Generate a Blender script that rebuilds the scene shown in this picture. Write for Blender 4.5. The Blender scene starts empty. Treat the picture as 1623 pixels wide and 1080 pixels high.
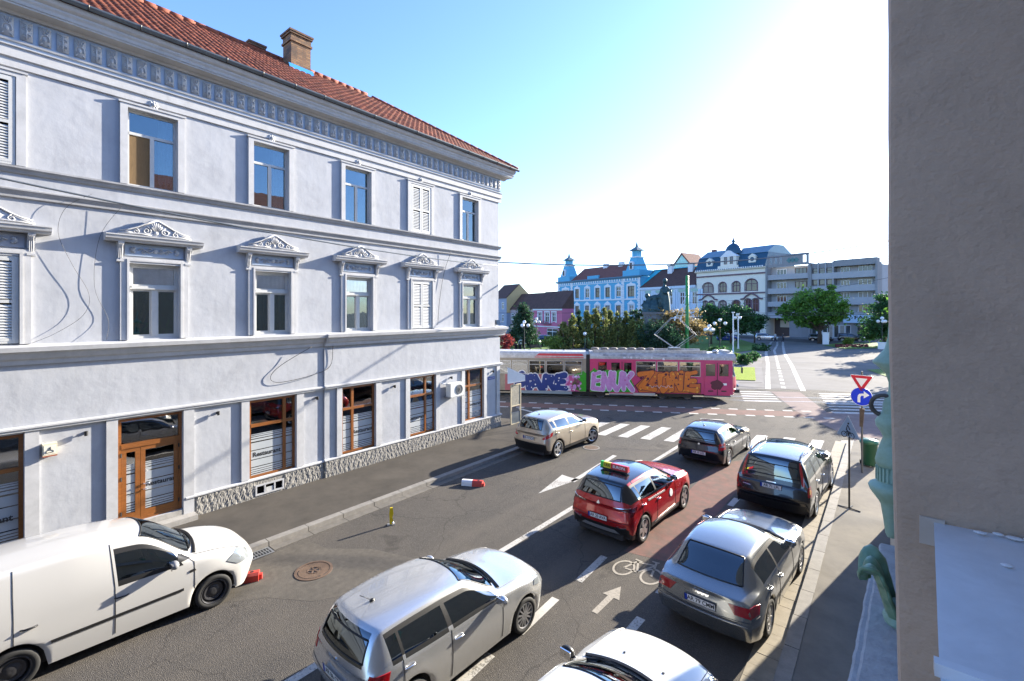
import bpy, bmesh, math, random
import numpy as np
from mathutils import Vector, Matrix
from mathutils.bvhtree import BVHTree
R = math.radians
random.seed(7)
scene = bpy.context.scene
COL = scene.collection

# ------------------------------------------------------------ camera, sky, sun, exposure
F_PX, CAM_H, YAW = 730.0, 5.8, math.atan(595 / 730)
cam_d = bpy.data.cameras.new('camera')
cam_d.sensor_width = 36.0
cam_d.lens = 36.0 * F_PX / 1623
cam_d.shift_y = -47.0 / 1623
cam_d.clip_start = 0.05
cam_d.clip_end = 3000
cam = bpy.data.objects.new('camera', cam_d)
COL.objects.link(cam)
cam.location = (0, 0, CAM_H)
cam.rotation_euler = (R(90), 0, YAW)
scene.camera = cam

SUN_AZ, SUN_EL = R(12.5), R(18)
world = bpy.data.worlds.new('World')
scene.world = world
world.use_nodes = True
wn = world.node_tree.nodes
sky = wn.new('ShaderNodeTexSky')
sky.sky_type = 'NISHITA'
sky.sun_disc = False
sky.sun_elevation = SUN_EL
sky.sun_rotation = SUN_AZ
sky.air_density = 1.0
sky.dust_density = 0.5
sky.ozone_density = 2.0
wn['Background'].inputs[1].default_value = 0.098
# clear, cool white balance of the whole sky
tint = wn.new('ShaderNodeMix'); tint.data_type = 'RGBA'; tint.blend_type = 'MULTIPLY'
tint.inputs[0].default_value = 1.0; tint.inputs[7].default_value = (0.81, 0.96, 1.30, 1)
world.node_tree.links.new(sky.outputs[0], tint.inputs[6])
world.node_tree.links.new(tint.outputs[2], wn['Background'].inputs[0])

sun_d = bpy.data.lights.new('sun', 'SUN')
sun_d.energy = 5.0
sun_d.angle = R(0.5)
sun_d.color = (1.0, 0.915, 0.77)
sun = bpy.data.objects.new('sun', sun_d)
COL.objects.link(sun)
sdir = Vector((math.sin(SUN_AZ) * math.cos(SUN_EL), math.cos(SUN_AZ) * math.cos(SUN_EL), math.sin(SUN_EL)))
sun.rotation_euler = (-sdir).to_track_quat('-Z', 'Y').to_euler()
sun.location = sdir * 60

scene.view_settings.view_transform = 'Standard'
scene.view_settings.look = 'None'
scene.view_settings.exposure = 2.0
scene.view_settings.gamma = 1

# ------------------------------------------------------------ helpers
SN, CS = math.sin(YAW), math.cos(YAW)
def G(px, py, z=0.0):
    """survey: point of the photograph -> place on the level z"""
    a = (px - 811.5) / F_PX
    b = -(py - 493.0) / F_PX
    t = (z - CAM_H) / b
    return ((-SN + a * CS) * t, (CS + a * SN) * t)

class MB:
    def __init__(s):
        s.v, s.f = [], []
    def add(s, vs, fs):
        n = len(s.v)
        s.v += [tuple(p) for p in vs]
        s.f += [tuple(i + n for i in q) for q in fs]
        return s
    def box(s, x0, x1, y0, y1, z0, z1):
        return s.add([(x0, y0, z0), (x1, y0, z0), (x1, y1, z0), (x0, y1, z0), (x0, y0, z1), (x1, y0, z1), (x1, y1, z1), (x0, y1, z1)],
                     [(0, 3, 2, 1), (4, 5, 6, 7), (0, 1, 5, 4), (1, 2, 6, 5), (2, 3, 7, 6), (3, 0, 4, 7)])
    def obox(s, c, ax, ay, az):
        """box from centre and three half-axis vectors"""
        c = Vector(c); ax = Vector(ax); ay = Vector(ay); az = Vector(az)
        P = [c + i * ax + j * ay + k * az for k in (-1, 1) for i, j in ((-1, -1), (1, -1), (1, 1), (-1, 1))]
        return s.add(P, [(0, 3, 2, 1), (4, 5, 6, 7), (0, 1, 5, 4), (1, 2, 6, 5), (2, 3, 7, 6), (3, 0, 4, 7)])
    def prism_x(s, prof, x0, x1, cap=True):
        """profile of (y,z) points swept along x"""
        n = len(prof)
        vs = [(x0, y, z) for y, z in prof] + [(x1, y, z) for y, z in prof]
        fs = [(i, (i + 1) % n, n + (i + 1) % n, n + i) for i in range(n)]
        if cap:
            fs += [tuple(range(n))[::-1], tuple(range(n, 2 * n))]
        return s.add(vs, fs)
    def prism_y(s, prof, y0, y1):
        """profile of (x,z) points swept along y"""
        n = len(prof)
        vs = [(x, y0, z) for x, z in prof] + [(x, y1, z) for x, z in prof]
        fs = [(i, (i + 1) % n, n + (i + 1) % n, n + i) for i in range(n)]
        fs += [tuple(range(n))[::-1], tuple(range(n, 2 * n))]
        return s.add(vs, fs)
    def prism_z(s, prof, z0, z1):
        n = len(prof)
        vs = [(x, y, z0) for x, y in prof] + [(x, y, z1) for x, y in prof]
        fs = [(i, (i + 1) % n, n + (i + 1) % n, n + i) for i in range(n)]
        fs += [tuple(range(n))[::-1], tuple(range(n, 2 * n))]
        return s.add(vs, fs)
    def tube(s, pts, r, n=6, closed=False):
        pts = [Vector(p) for p in pts]
        m = len(pts)
        rs = r if isinstance(r, (list, tuple)) else [r] * m
        vs, fs = [], []
        up = Vector((0.13, 0.21, 1)).normalized()
        for i, p in enumerate(pts):
            if closed:
                d = pts[(i + 1) % m] - pts[i - 1]
            else:
                d = pts[min(i + 1, m - 1)] - pts[max(i - 1, 0)]
            d.normalize()
            a = d.cross(up)
            if a.length < 1e-3:
                a = d.cross(Vector((1, 0, 0)))
            a.normalize()
            b = d.cross(a)
            for k in range(n):
                t = 2 * math.pi * k / n
                vs.append(p + rs[i] * (math.cos(t) * a + math.sin(t) * b))
        for i in range(m if closed else m - 1):
            for k in range(n):
                i2 = (i + 1) % m
                fs.append((i * n + k, i * n + (k + 1) % n, i2 * n + (k + 1) % n, i2 * n + k))
        if not closed:
            fs += [tuple(range(n))[::-1], tuple(range((m - 1) * n, m * n))]
        return s.add(vs, fs)
    def lathe(s, prof, n=16, c=(0, 0, 0), axis='z', arc=2 * math.pi):
        """profile of (radius, height)"""
        vs, fs = [], []
        full = arc > 6.28
        m = n if full else n + 1
        for r, h in prof:
            for k in range(m):
                t = arc * k / n
                a, b = r * math.cos(t), r * math.sin(t)
                p = {'z': (a, b, h), 'y': (a, h, b), 'x': (h, a, b)}[axis]
                vs.append((p[0] + c[0], p[1] + c[1], p[2] + c[2]))
        for i in range(len(prof) - 1):
            for k in range(n):
                k2 = (k + 1) % m
                fs.append((i * m + k, i * m + k2, (i + 1) * m + k2, (i + 1) * m + k))
        return s.add(vs, fs)
    def ball(s, c, r, n=10, m=7):
        rx, ry, rz = r if isinstance(r, (tuple, list)) else (r, r, r)
        vs = [(c[0], c[1], c[2] - rz)]
        for i in range(1, m):
            t = math.pi * i / m
            for k in range(n):
                q = 2 * math.pi * k / n
                vs.append((c[0] + rx * math.sin(t) * math.cos(q), c[1] + ry * math.sin(t) * math.sin(q), c[2] - rz * math.cos(t)))
        vs.append((c[0], c[1], c[2] + rz))
        fs = [(0, 1 + (k + 1) % n, 1 + k) for k in range(n)]
        for i in range(m - 2):
            for k in range(n):
                a = 1 + i * n
                fs.append((a + k, a + (k + 1) % n, a + n + (k + 1) % n, a + n + k))
        e = len(vs) - 1
        a = 1 + (m - 2) * n
        fs += [(e, a + k, a + (k + 1) % n) for k in range(n)]
        return s.add(vs, fs)
    def mesh(s, name, mat, smooth=False):
        me = bpy.data.meshes.new(name)
        me.from_pydata(s.v, [], s.f)
        me.update()
        if smooth:
            me.polygons.foreach_set('use_smooth', [True] * len(me.polygons))
        if mat:
            me.materials.append(mat)
        return me
    def build(s, name, mat, parent=None, smooth=False, fix=True):
        me = s.mesh(name, mat, smooth)
        if fix:
            bm = bmesh.new(); bm.from_mesh(me)
            bmesh.ops.recalc_face_normals(bm, faces=bm.faces)
            bm.to_mesh(me); bm.free()
        return put(name, me, parent)

def put(name, me, parent=None, loc=None, rot=None):
    o = bpy.data.objects.new(name, me)
    COL.objects.link(o)
    if parent is not None:
        o.parent = parent
    if loc is not None:
        o.location = loc
    if rot is not None:
        o.rotation_euler = rot
    return o

def tag(o, label=None, cat=None, group=None, kind=None):
    if label: o['label'] = label
    if cat: o['category'] = cat
    if group: o['group'] = group
    if kind: o['kind'] = kind
    return o

def thing(name, label, cat, loc=(0, 0, 0), rz=0.0, group=None):
    o = put(name, None, None, loc, (0, 0, rz))
    o.empty_display_size = 0.2
    return tag(o, label, cat, group)

def copy_tree(o, parent=None, mats=None):
    c = o.copy()
    COL.objects.link(c)
    c.parent = parent
    for ch in o.children:
        copy_tree(ch, c, mats)
    return c

def smooth_angle(o, ang=35):
    me = o.data
    me.polygons.foreach_set('use_smooth', [True] * len(me.polygons))
    me.set_sharp_from_angle(angle=R(ang))
    return o

# ------------------------------------------------------------ materials
def mat(name, col, rough=0.6, metal=0.0, var=0.0, vscale=3.0, bump=0.0, bscale=30.0, bdist=0.01, coat=0.0, spec=0.5,
        col2=None, stain=0.0, sscale=0.6, island=0.0, streak=0.0, stretch=None, emit=None, sub=0.0):
    m = bpy.data.materials.new(name)
    m.use_nodes = True
    nt = m.node_tree
    N, L = nt.nodes, nt.links
    b = N['Principled BSDF']
    b.inputs['Base Color'].default_value = (*col, 1)
    b.inputs['Roughness'].default_value = rough
    b.inputs['Metallic'].default_value = metal
    b.inputs['Coat Weight'].default_value = coat
    b.inputs['Coat Roughness'].default_value = 0.03
    b.inputs['Specular IOR Level'].default_value = spec
    if emit:
        b.inputs['Emission Color'].default_value = (*col, 1)
        b.inputs['Emission Strength'].default_value = emit
    geo = N.new('ShaderNodeNewGeometry')
    vec = geo.outputs['Position']
    if stretch:
        mp = N.new('ShaderNodeMapping')
        mp.inputs['Scale'].default_value = stretch
        L.new(vec, mp.inputs['Vector'])
        vec = mp.outputs[0]
    cur = None
    def mixc(fac, a, bcol, mode='MIX'):
        x = N.new('ShaderNodeMix'); x.data_type = 'RGBA'; x.blend_type = mode
        L.new(fac, x.inputs[0])
        if isinstance(a, tuple): x.inputs[6].default_value = (*a, 1)
        else: L.new(a, x.inputs[6])
        x.inputs[7].default_value = (*bcol, 1)
        return x.outputs[2]
    if var or col2:
        n = N.new('ShaderNodeTexNoise'); n.inputs['Scale'].default_value = vscale; n.inputs['Detail'].default_value = 6
        n.inputs['Roughness'].default_value = 0.65
        L.new(vec, n.inputs['Vector'])
        rp = N.new('ShaderNodeMapRange'); rp.inputs[1].default_value = 0.3; rp.inputs[2].default_value = 0.7
        L.new(n.outputs[0], rp.inputs[0])
        c2 = col2 if col2 else tuple(max(0, c * (1 - var)) for c in col)
        cur = mixc(rp.outputs[0], col, c2)
    if stain:
        n = N.new('ShaderNodeTexNoise'); n.inputs['Scale'].default_value = sscale; n.inputs['Detail'].default_value = 8
        n.inputs['Roughness'].default_value = 0.7; n.inputs['Distortion'].default_value = 0.6
        L.new(vec, n.inputs['Vector'])
        rp = N.new('ShaderNodeMapRange'); rp.inputs[1].default_value = 0.48; rp.inputs[2].default_value = 0.75; rp.inputs[4].default_value = stain
        L.new(n.outputs[0], rp.inputs[0])
        cur = mixc(rp.outputs[0], cur if cur else col, tuple(c * 0.45 for c in col))
    if streak:
        # dried rain runs
        mq = N.new('ShaderNodeMapping'); mq.inputs['Scale'].default_value = (1, 1, .07)
        L.new(geo.outputs['Position'], mq.inputs['Vector'])
        n = N.new('ShaderNodeTexNoise'); n.inputs['Scale'].default_value = 5; n.inputs['Detail'].default_value = 7; n.inputs['Roughness'].default_value = .7
        L.new(mq.outputs[0], n.inputs['Vector'])
        rp = N.new('ShaderNodeMapRange'); rp.inputs[1].default_value = .52; rp.inputs[2].default_value = .78; rp.inputs[4].default_value = streak
        L.new(n.outputs[0], rp.inputs[0])
        cur = mixc(rp.outputs[0], cur if cur else col, tuple(c * .55 for c in col))
    if island:
        rp = N.new('ShaderNodeMapRange'); rp.inputs[3].default_value = 1 - island; rp.inputs[4].default_value = 1 + island
        L.new(geo.outputs['Random Per Island'], rp.inputs[0])
        hs = N.new('ShaderNodeHueSaturation')
        L.new(rp.outputs[0], hs.inputs['Value'])
        if cur: L.new(cur, hs.inputs['Color'])
        else: hs.inputs['Color'].default_value = (*col, 1)
        cur = hs.outputs[0]
    if cur:
        L.new(cur, b.inputs['Base Color'])
    if bump:
        n = N.new('ShaderNodeTexNoise'); n.inputs['Scale'].default_value = bscale; n.inputs['Detail'].default_value = 5
        L.new(vec, n.inputs['Vector'])
        bp = N.new('ShaderNodeBump'); bp.inputs['Strength'].default_value = bump; bp.inputs['Distance'].default_value = bdist
        L.new(n.outputs[0], bp.inputs['Height'])
        L.new(bp.outputs[0], b.inputs['Normal'])
    if sub:
        # thin leaf: part of the light passes through
        tl = N.new('ShaderNodeBsdfTranslucent')
        if cur: L.new(cur, tl.inputs[0])
        else: tl.inputs[0].default_value = (*col, 1)
        ms = N.new('ShaderNodeMixShader'); ms.inputs[0].default_value = sub
        L.new(b.outputs[0], ms.inputs[1]); L.new(tl.outputs[0], ms.inputs[2])
        L.new(ms.outputs[0], N['Material Output'].inputs[0])
    return m

def glass_mat(name, tint, refl, rough=0.01, gcol=(1, 1, 1)):
    """pane: part of the light passes (tinted), part mirrors"""
    m = bpy.data.materials.new(name)
    m.use_nodes = True
    nt = m.node_tree; N, L = nt.nodes, nt.links
    N.remove(N['Principled BSDF'])
    out = N['Material Output']
    tr = N.new('ShaderNodeBsdfTransparent'); tr.inputs[0].default_value = (*tint, 1)
    gl = N.new('ShaderNodeBsdfGlossy'); gl.inputs['Roughness'].default_value = rough; gl.inputs['Color'].default_value = (*gcol, 1)
    fr = N.new('ShaderNodeFresnel'); fr.inputs[0].default_value = 1.5
    mr = N.new('ShaderNodeMapRange'); mr.inputs[1].default_value = 0.0; mr.inputs[2].default_value = 1.0
    mr.inputs[3].default_value = refl; mr.inputs[4].default_value = 1.0
    L.new(fr.outputs[0], mr.inputs[0])
    geo = N.new('ShaderNodeNewGeometry')
    nz = N.new('ShaderNodeTexNoise'); nz.inputs['Scale'].default_value = 1.7
    L.new(geo.outputs['Position'], nz.inputs['Vector'])
    bp = N.new('ShaderNodeBump'); bp.inputs['Strength'].default_value = 0.04; bp.inputs['Distance'].default_value = 0.05
    L.new(nz.outputs[0], bp.inputs['Height']); L.new(bp.outputs[0], gl.inputs['Normal'])
    mx = N.new('ShaderNodeMixShader')
    L.new(mr.outputs[0], mx.inputs[0]); L.new(tr.outputs[0], mx.inputs[1]); L.new(gl.outputs[0], mx.inputs[2])
    L.new(mx.outputs[0], out.inputs[0])
    return m

MT = {}
MT['plaster'] = mat('pale lavender plaster', (0.395, 0.405, 0.43), 0.9, var=0.12, vscale=1.2, bump=0.30, bscale=3.5, bdist=0.03, stain=0.30, sscale=0.9, streak=0.30)
MT['moulding'] = mat('white moulding paint', (0.46, 0.46, 0.465), 0.75, var=0.15, vscale=4, bump=0.15, bscale=40, bdist=0.005, stain=0.35, sscale=1.5, streak=0.35)
MT['frieze'] = mat('blue grey frieze paint', (0.33, 0.40, 0.50), 0.85, var=0.12, vscale=2, bump=0.1)
MT['soffit'] = mat('weathered grey soffit', (0.48, 0.47, 0.45), 0.9, var=0.25, vscale=1.5, bump=0.1, stain=0.3)
MT['course'] = mat('weathered grey ledge', (0.34, 0.34, 0.345), 0.9, var=0.25, vscale=3, bump=0.2, stain=0.4, sscale=2)
MT['wframe'] = mat('white window paint', (0.48, 0.48, 0.465), 0.5, var=0.08, vscale=6, stain=0.15, sscale=4)
MT['wood'] = mat('varnished brown wood', (0.27, 0.095, 0.022), 0.35, var=0.35, vscale=5, stretch=(1, 1, 6), coat=0.3)
MT['glass'] = glass_mat('window glass', (0.55, 0.6, 0.62), 0.13, gcol=(0.75, 0.92, 1.0))
MT['sglass'] = glass_mat('shop glass', (0.5, 0.5, 0.5), 0.16)
MT['glass_clear'] = glass_mat('thin window glass', (1.0, 1.0, 1.0), 0.12)
MT['curtain'] = mat('white net curtain', (0.88, 0.89, 0.89), 0.9, var=0.2, vscale=4)
MT['drape'] = mat('beige drape', (0.50, 0.40, 0.26), 0.9, var=0.25, vscale=4)
MT['gold_drape'] = mat('ochre drape', (0.45, 0.24, 0.06), 0.9, var=0.3, vscale=5)
MT['film'] = mat('frosted window film', (0.36, 0.385, 0.40), 0.5, var=0.05)
MT['ink'] = mat('dark lettering', (0.02, 0.02, 0.02), 0.6)
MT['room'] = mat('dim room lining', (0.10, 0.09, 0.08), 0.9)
MT['black'] = mat('black plastic', (0.012, 0.012, 0.013), 0.45)
MT['rubber'] = mat('tyre rubber', (0.016, 0.016, 0.016), 0.8, bump=0.1, bscale=60)
MT['alloy'] = mat('alloy wheel metal', (0.55, 0.55, 0.56), 0.3, metal=0.85)
MT['alloy_dark'] = mat('dark wheel steel', (0.05, 0.05, 0.055), 0.4, metal=0.5)
MT['steel'] = mat('galvanised steel', (0.42, 0.43, 0.44), 0.4, metal=0.7, var=0.2, vscale=8)
MT['gutter'] = mat('grey painted gutter', (0.13, 0.15, 0.17), 0.4, metal=0.4, var=0.2, vscale=6)
MT['tile'] = mat('red clay tile', (0.25, 0.066, 0.032), 0.8, var=0.45, vscale=2.2, bump=0.2, bscale=30, island=0.35)
MT['tile_plain'] = mat('red clay tile field', (0.33, 0.09, 0.045), 0.85, var=0.4, vscale=3)
MT['chrome'] = mat('chrome', (0.8, 0.8, 0.8), 0.12, metal=1.0)
MT['matt_black'] = mat('matt black void', (0.006, 0.006, 0.006), 1.0, spec=0.0)
MT['carglass'] = glass_mat('tinted car glass', (0.09, 0.115, 0.115), 0.15, gcol=(0.85, 0.95, 1.0))
MT['cabin'] = mat('dark car interior', (0.03, 0.03, 0.032), 0.9)
MT['plate_white'] = mat('number plate white', (0.78, 0.78, 0.78), 0.4)
MT['plate_blue'] = mat('number plate blue', (0.01, 0.04, 0.35), 0.4)
MT['red_lens'] = mat('red lamp lens', (0.42, 0.008, 0.012), 0.12, coat=1.0)
MT['amber_lens'] = mat('amber lamp lens', (0.75, 0.28, 0.01), 0.15, coat=1.0)
MT['clear_lens'] = mat('clear lamp lens', (0.26, 0.28, 0.29), 0.06, metal=0.3, coat=1.0)
def worn_paint():
    m = mat('worn white road paint', (0.46, 0.44, 0.40), 0.85, var=0.18, vscale=5, bump=0.4, bscale=80)
    N, L = m.node_tree.nodes, m.node_tree.links
    b = N['Principled BSDF']
    src = b.inputs['Base Color'].links[0].from_socket
    geo = N.new('ShaderNodeNewGeometry')
    n1 = N.new('ShaderNodeTexNoise'); n1.inputs['Scale'].default_value = 22; n1.inputs['Detail'].default_value = 6; n1.inputs['Roughness'].default_value = .75
    n2 = N.new('ShaderNodeTexNoise'); n2.inputs['Scale'].default_value = 1.1; n2.inputs['Detail'].default_value = 3
    L.new(geo.outputs['Position'], n1.inputs['Vector']); L.new(geo.outputs['Position'], n2.inputs['Vector'])
    ad = N.new('ShaderNodeMath'); ad.operation = 'MULTIPLY_ADD'; ad.inputs[1].default_value = .55
    L.new(n2.outputs[0], ad.inputs[0]); L.new(n1.outputs[0], ad.inputs[2])
    mr = N.new('ShaderNodeMapRange'); mr.inputs[1].default_value = .80; mr.inputs[2].default_value = .90; mr.inputs[4].default_value = .85
    L.new(ad.outputs[0], mr.inputs[0])
    mx = N.new('ShaderNodeMix'); mx.data_type = 'RGBA'; L.new(mr.outputs[0], mx.inputs[0]); L.new(src, mx.inputs[6]); mx.inputs[7].default_value = (.11, .10, .09, 1)
    L.new(mx.outputs[2], b.inputs['Base Color'])
    return m
MT['white_paint'] = worn_paint()
MT['white_solid'] = mat('white enamel', (0.78, 0.78, 0.77), 0.4)
MT['bronze'] = mat('patinated bronze', (0.035, 0.085, 0.095), 0.5, metal=0.35, var=0.5, vscale=3)
MT['leafg'] = mat('green leaves', (0.055, 0.14, 0.018), 0.55, island=0.5)
MT['bark'] = mat('brown bark', (0.10, 0.07, 0.05), 0.9, var=0.3, vscale=8, bump=0.5, bscale=25)

def text(s, size, m, parent=None, loc=(0, 0, 0), rot=(0, 0, 0), name='lettering', offset=0.0, extr=0.0, align='CENTER', shear=0.0, space=1.0, sx=1.0):
    c = bpy.data.curves.new(name, 'FONT')
    c.body = s; c.size = size; c.align_x = align; c.align_y = 'CENTER'
    c.offset = offset; c.extrude = extr; c.shear = shear; c.space_character = space
    c.resolution_u = 3
    o = bpy.data.objects.new(name, c)
    COL.objects.link(o)
    dg = bpy.context.evaluated_depsgraph_get()
    me = bpy.data.meshes.new_from_object(o.evaluated_get(dg))
    bpy.data.objects.remove(o)
    bpy.data.curves.remove(c)
    me.materials.clear(); me.materials.append(m)
    if sx != 1.0:
        for v in me.vertices: v.co.x *= sx
    return put(name, me, parent, loc, rot)

def baked(o):
    """apply the modifiers of o"""
    dg = bpy.context.evaluated_depsgraph_get()
    me = bpy.data.meshes.new_from_object(o.evaluated_get(dg))
    o.modifiers.clear()
    o.data = me
    return o

def fused(mb, name, m, parent=None, voxel=0.03, smooth=1):
    """many overlapping solids fused into one continuous skin"""
    o = mb.build(name, m, parent)
    md = o.modifiers.new('r', 'REMESH'); md.mode = 'VOXEL'; md.voxel_size = voxel; md.use_smooth_shade = True
    if smooth:
        sm = o.modifiers.new('s', 'SMOOTH'); sm.iterations = smooth * 3; sm.factor = 0.5
    baked(o)
    o.data.materials.clear(); o.data.materials.append(m)
    o.data.polygons.foreach_set('use_smooth', [True] * len(o.data.polygons))
    return o
# ------------------------------------------------------------ ground
def asphalt_mat():
    m = bpy.data.materials.new('worn asphalt')
    m.use_nodes = True
    nt = m.node_tree; N, L = nt.nodes, nt.links
    b = N['Principled BSDF']
    b.inputs['Roughness'].default_value = 0.9
    b.inputs['Specular IOR Level'].default_value = 0.15
    geo = N.new('ShaderNodeNewGeometry')
    def noise(sc, det=6, rough=0.6, dist=0.0):
        n = N.new('ShaderNodeTexNoise'); n.inputs['Scale'].default_value = sc; n.inputs['Detail'].default_value = det
        n.inputs['Roughness'].default_value = rough; n.inputs['Distortion'].default_value = dist
        L.new(geo.outputs['Position'], n.inputs['Vector']); return n.outputs[0]
    def rng(v, a, c, lo=0.0, hi=1.0):
        r = N.new('ShaderNodeMapRange'); r.inputs[1].default_value = a; r.inputs[2].default_value = c
        r.inputs[3].default_value = lo; r.inputs[4].default_value = hi
        L.new(v, r.inputs[0]); return r.outputs[0]
    def mix(f, a, c):
        x = N.new('ShaderNodeMix'); x.data_type = 'RGBA'
        L.new(f, x.inputs[0])
        for s_, v in ((6, a), (7, c)):
            if isinstance(v, tuple): x.inputs[s_].default_value = (*v, 1)
            else: L.new(v, x.inputs[s_])
        return x.outputs[2]
    c = mix(rng(noise(0.35, 5, 0.6, 0.4), 0.35, 0.65), (0.0704, 0.0648, 0.0584), (0.0976, 0.0864, 0.0736))
    c = mix(rng(noise(1.3, 8, 0.7, 0.8), 0.52, 0.75, 0, 0.55), c, (0.0560, 0.0528, 0.0496))
    vo = N.new('ShaderNodeTexVoronoi'); vo.inputs['Scale'].default_value = 85
    L.new(geo.outputs['Position'], vo.inputs['Vector'])
    bw = N.new('ShaderNodeRGBToBW'); L.new(vo.outputs['Color'], bw.inputs[0])
    c = mix(rng(bw.outputs[0], 0.62, 0.9, 0, 0.55), c, (0.1680, 0.1520, 0.1320))
    c = mix(rng(bw.outputs[0], 0.0, 0.32, 0.5, 0), c, (0.0360, 0.0344, 0.0320))
    # tyre tracks drawn out along the street, and oil spots
    mp = N.new('ShaderNodeMapping'); mp.inputs['Scale'].default_value = (1.1, .05, 1); L.new(geo.outputs['Position'], mp.inputs['Vector'])
    tn = N.new('ShaderNodeTexNoise'); tn.inputs['Scale'].default_value = 1.0; tn.inputs['Detail'].default_value = 4; L.new(mp.outputs[0], tn.inputs['Vector'])
    c = mix(rng(tn.outputs[0], 0.48, 0.66, 0, 0.5), c, (0.1200, 0.1056, 0.0880))
    c = mix(rng(noise(0.9, 3, 0.5, 0.2), 0.64, 0.70, 0, 0.55), c, (0.0400, 0.0368, 0.0336))
    # cracks
    v2 = N.new('ShaderNodeTexVoronoi'); v2.feature = 'DISTANCE_TO_EDGE'; v2.inputs['Scale'].default_value = 0.33
    vm = N.new('ShaderNodeVectorMath'); vm.operation = 'MULTIPLY_ADD'; vm.inputs[1].default_value = (0.7200, 0.7200, 0.7200)
    nn = N.new('ShaderNodeTexNoise'); nn.inputs['Scale'].default_value = 1.2; nn.inputs['Detail'].default_value = 6
    L.new(geo.outputs['Position'], nn.inputs['Vector'])
    L.new(nn.outputs['Color'], vm.inputs[0]); L.new(geo.outputs['Position'], vm.inputs[2])
    L.new(vm.outputs[0], v2.inputs['Vector'])
    c = mix(rng(v2.outputs['Distance'], 0.0, 0.006, 0.45, 0), c, (0.0240, 0.0224, 0.0208))
    L.new(c, b.inputs['Base Color'])
    bp = N.new('ShaderNodeBump'); bp.inputs['Strength'].default_value = 0.7; bp.inputs['Distance'].default_value = 0.012
    L.new(vo.outputs['Distance'], bp.inputs['Height'])
    L.new(bp.outputs[0], b.inputs['Normal'])
    return m
MT['asphalt'] = asphalt_mat()
MT['pave_asphalt'] = mat('footway asphalt', (0.0920, 0.0816, 0.0688), 0.95, spec=0.1, col2=(0.0600, 0.0544, 0.0480), vscale=0.8, bump=0.4, bscale=70, bdist=0.008, stain=0.6, sscale=0.5)
MT['kerb'] = mat('kerb concrete', (0.2400, 0.2240, 0.2000), 0.9, var=0.3, vscale=5, bump=0.3, bscale=40, stain=0.4, sscale=2)
MT['slab'] = mat('sandy gutter slab', (0.2880, 0.2480, 0.1840), 0.9, var=0.3, vscale=4, bump=0.3, bscale=40, stain=0.4, sscale=2.5)
MT['patch'] = mat('asphalt patch', (0.1000, 0.0864, 0.0688), 0.9, var=0.4, vscale=7, bump=0.5, bscale=60, stain=0.6, sscale=1.2)
MT['pale'] = mat('pale worn concrete', (0.225, 0.212, 0.20), 0.95, spec=0.1, var=0.25, vscale=0.6, bump=0.2, bscale=20, stain=0.4, sscale=0.3)
MT['redlane'] = mat('faded red cycle lane', (0.22, 0.115, 0.095), 0.95, spec=0.1, col2=(0.125, 0.10, 0.085), vscale=4, bump=0.3, bscale=60, stain=0.5, sscale=1.5)
MT['redlane_pale'] = mat('bleached red cycle lane', (0.25, 0.19, 0.17), 0.95, spec=0.1, var=0.25, vscale=2, stain=0.3)
MT['grass'] = mat('lawn', (0.115, 0.20, 0.022), 0.9, col2=(0.0800, 0.1600, 0.0160), vscale=2, bump=1.0, bscale=30, bdist=0.05)
MT['earth'] = mat('rail bed dark', (0.0400, 0.0376, 0.0360), 0.9, var=0.3)

g = MB().add([(-900, -300, 0), (900, -300, 0), (900, 1500, 0), (-900, 1500, 0)], [(0, 1, 2, 3)]).build('ground', MT['pale'], fix=False)
tag(g, kind='structure')

def sheet(name, pts, z, m, parent=None, kind=None):
    o = MB().add([(x, y, z) for x, y in pts], [tuple(range(len(pts)))]).build(name, m, parent, fix=False)
    if o.data.polygons[0].normal.z < 0:
        o.data.flip_normals()
    if kind: tag(o, kind=kind)
    return o
TA = R(32)
TE = (math.cos(TA), math.sin(TA)); TN = (-math.sin(TA), math.cos(TA))
TO = (-7.53, 31.89)
def T(a, b):
    """cross street frame: a along the tram line, b away from the camera"""
    return (TO[0] + a * TE[0] + b * TN[0], TO[1] + a * TE[1] + b * TN[1])

road = sheet('road', [(-11.8, -30), (-1.2, -30), (-1.2, 26), T(40, -6), T(60, 5.2), T(-90, 5.2), T(-90, -14), (-16, 10), (-11.8, 10)], 0.004, MT['asphalt'], kind='structure')
# avenue beyond the cross street
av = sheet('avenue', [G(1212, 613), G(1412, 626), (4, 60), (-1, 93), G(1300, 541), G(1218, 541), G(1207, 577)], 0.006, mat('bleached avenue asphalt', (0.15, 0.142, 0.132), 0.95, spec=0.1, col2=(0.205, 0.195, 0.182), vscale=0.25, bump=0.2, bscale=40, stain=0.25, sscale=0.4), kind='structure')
far = sheet('far_street', [(-120, 148), (-60, 128), (-22, 114), (10, 103), (12, 90), (-8, 97), (-20, 104), (-60, 117), (-125, 137)], 0.010, MT['asphalt'], kind='structure')

def mark(name, pts, z=0.009, m=None, parent=None):
    return sheet(name, pts, z, m or MT['white_paint'], parent if parent else road)
def strip(name, a, b, w, z=0.009, m=None, parent=None):
    a, b = Vector((*a, 0)), Vector((*b, 0))
    d = (b - a).normalized(); n = Vector((-d.y, d.x, 0)) * w / 2
    return mark(name, [(a - n)[:2], (b - n)[:2], (b + n)[:2], (a + n)[:2]], z, m, parent)

# repair patch by the manhole and paler wheel tracks
mark('asphalt_patch', [(-11.4, 5.75), (-10.6, 5.85), (-9.7, 6.55), (-8.6, 6.9), (-8.2, 5.7), (-8.9, 4.6), (-9.7, 4.1), (-10.6, 3.0), (-11.4, 2.5)], 0.006, MT['patch'])
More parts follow.
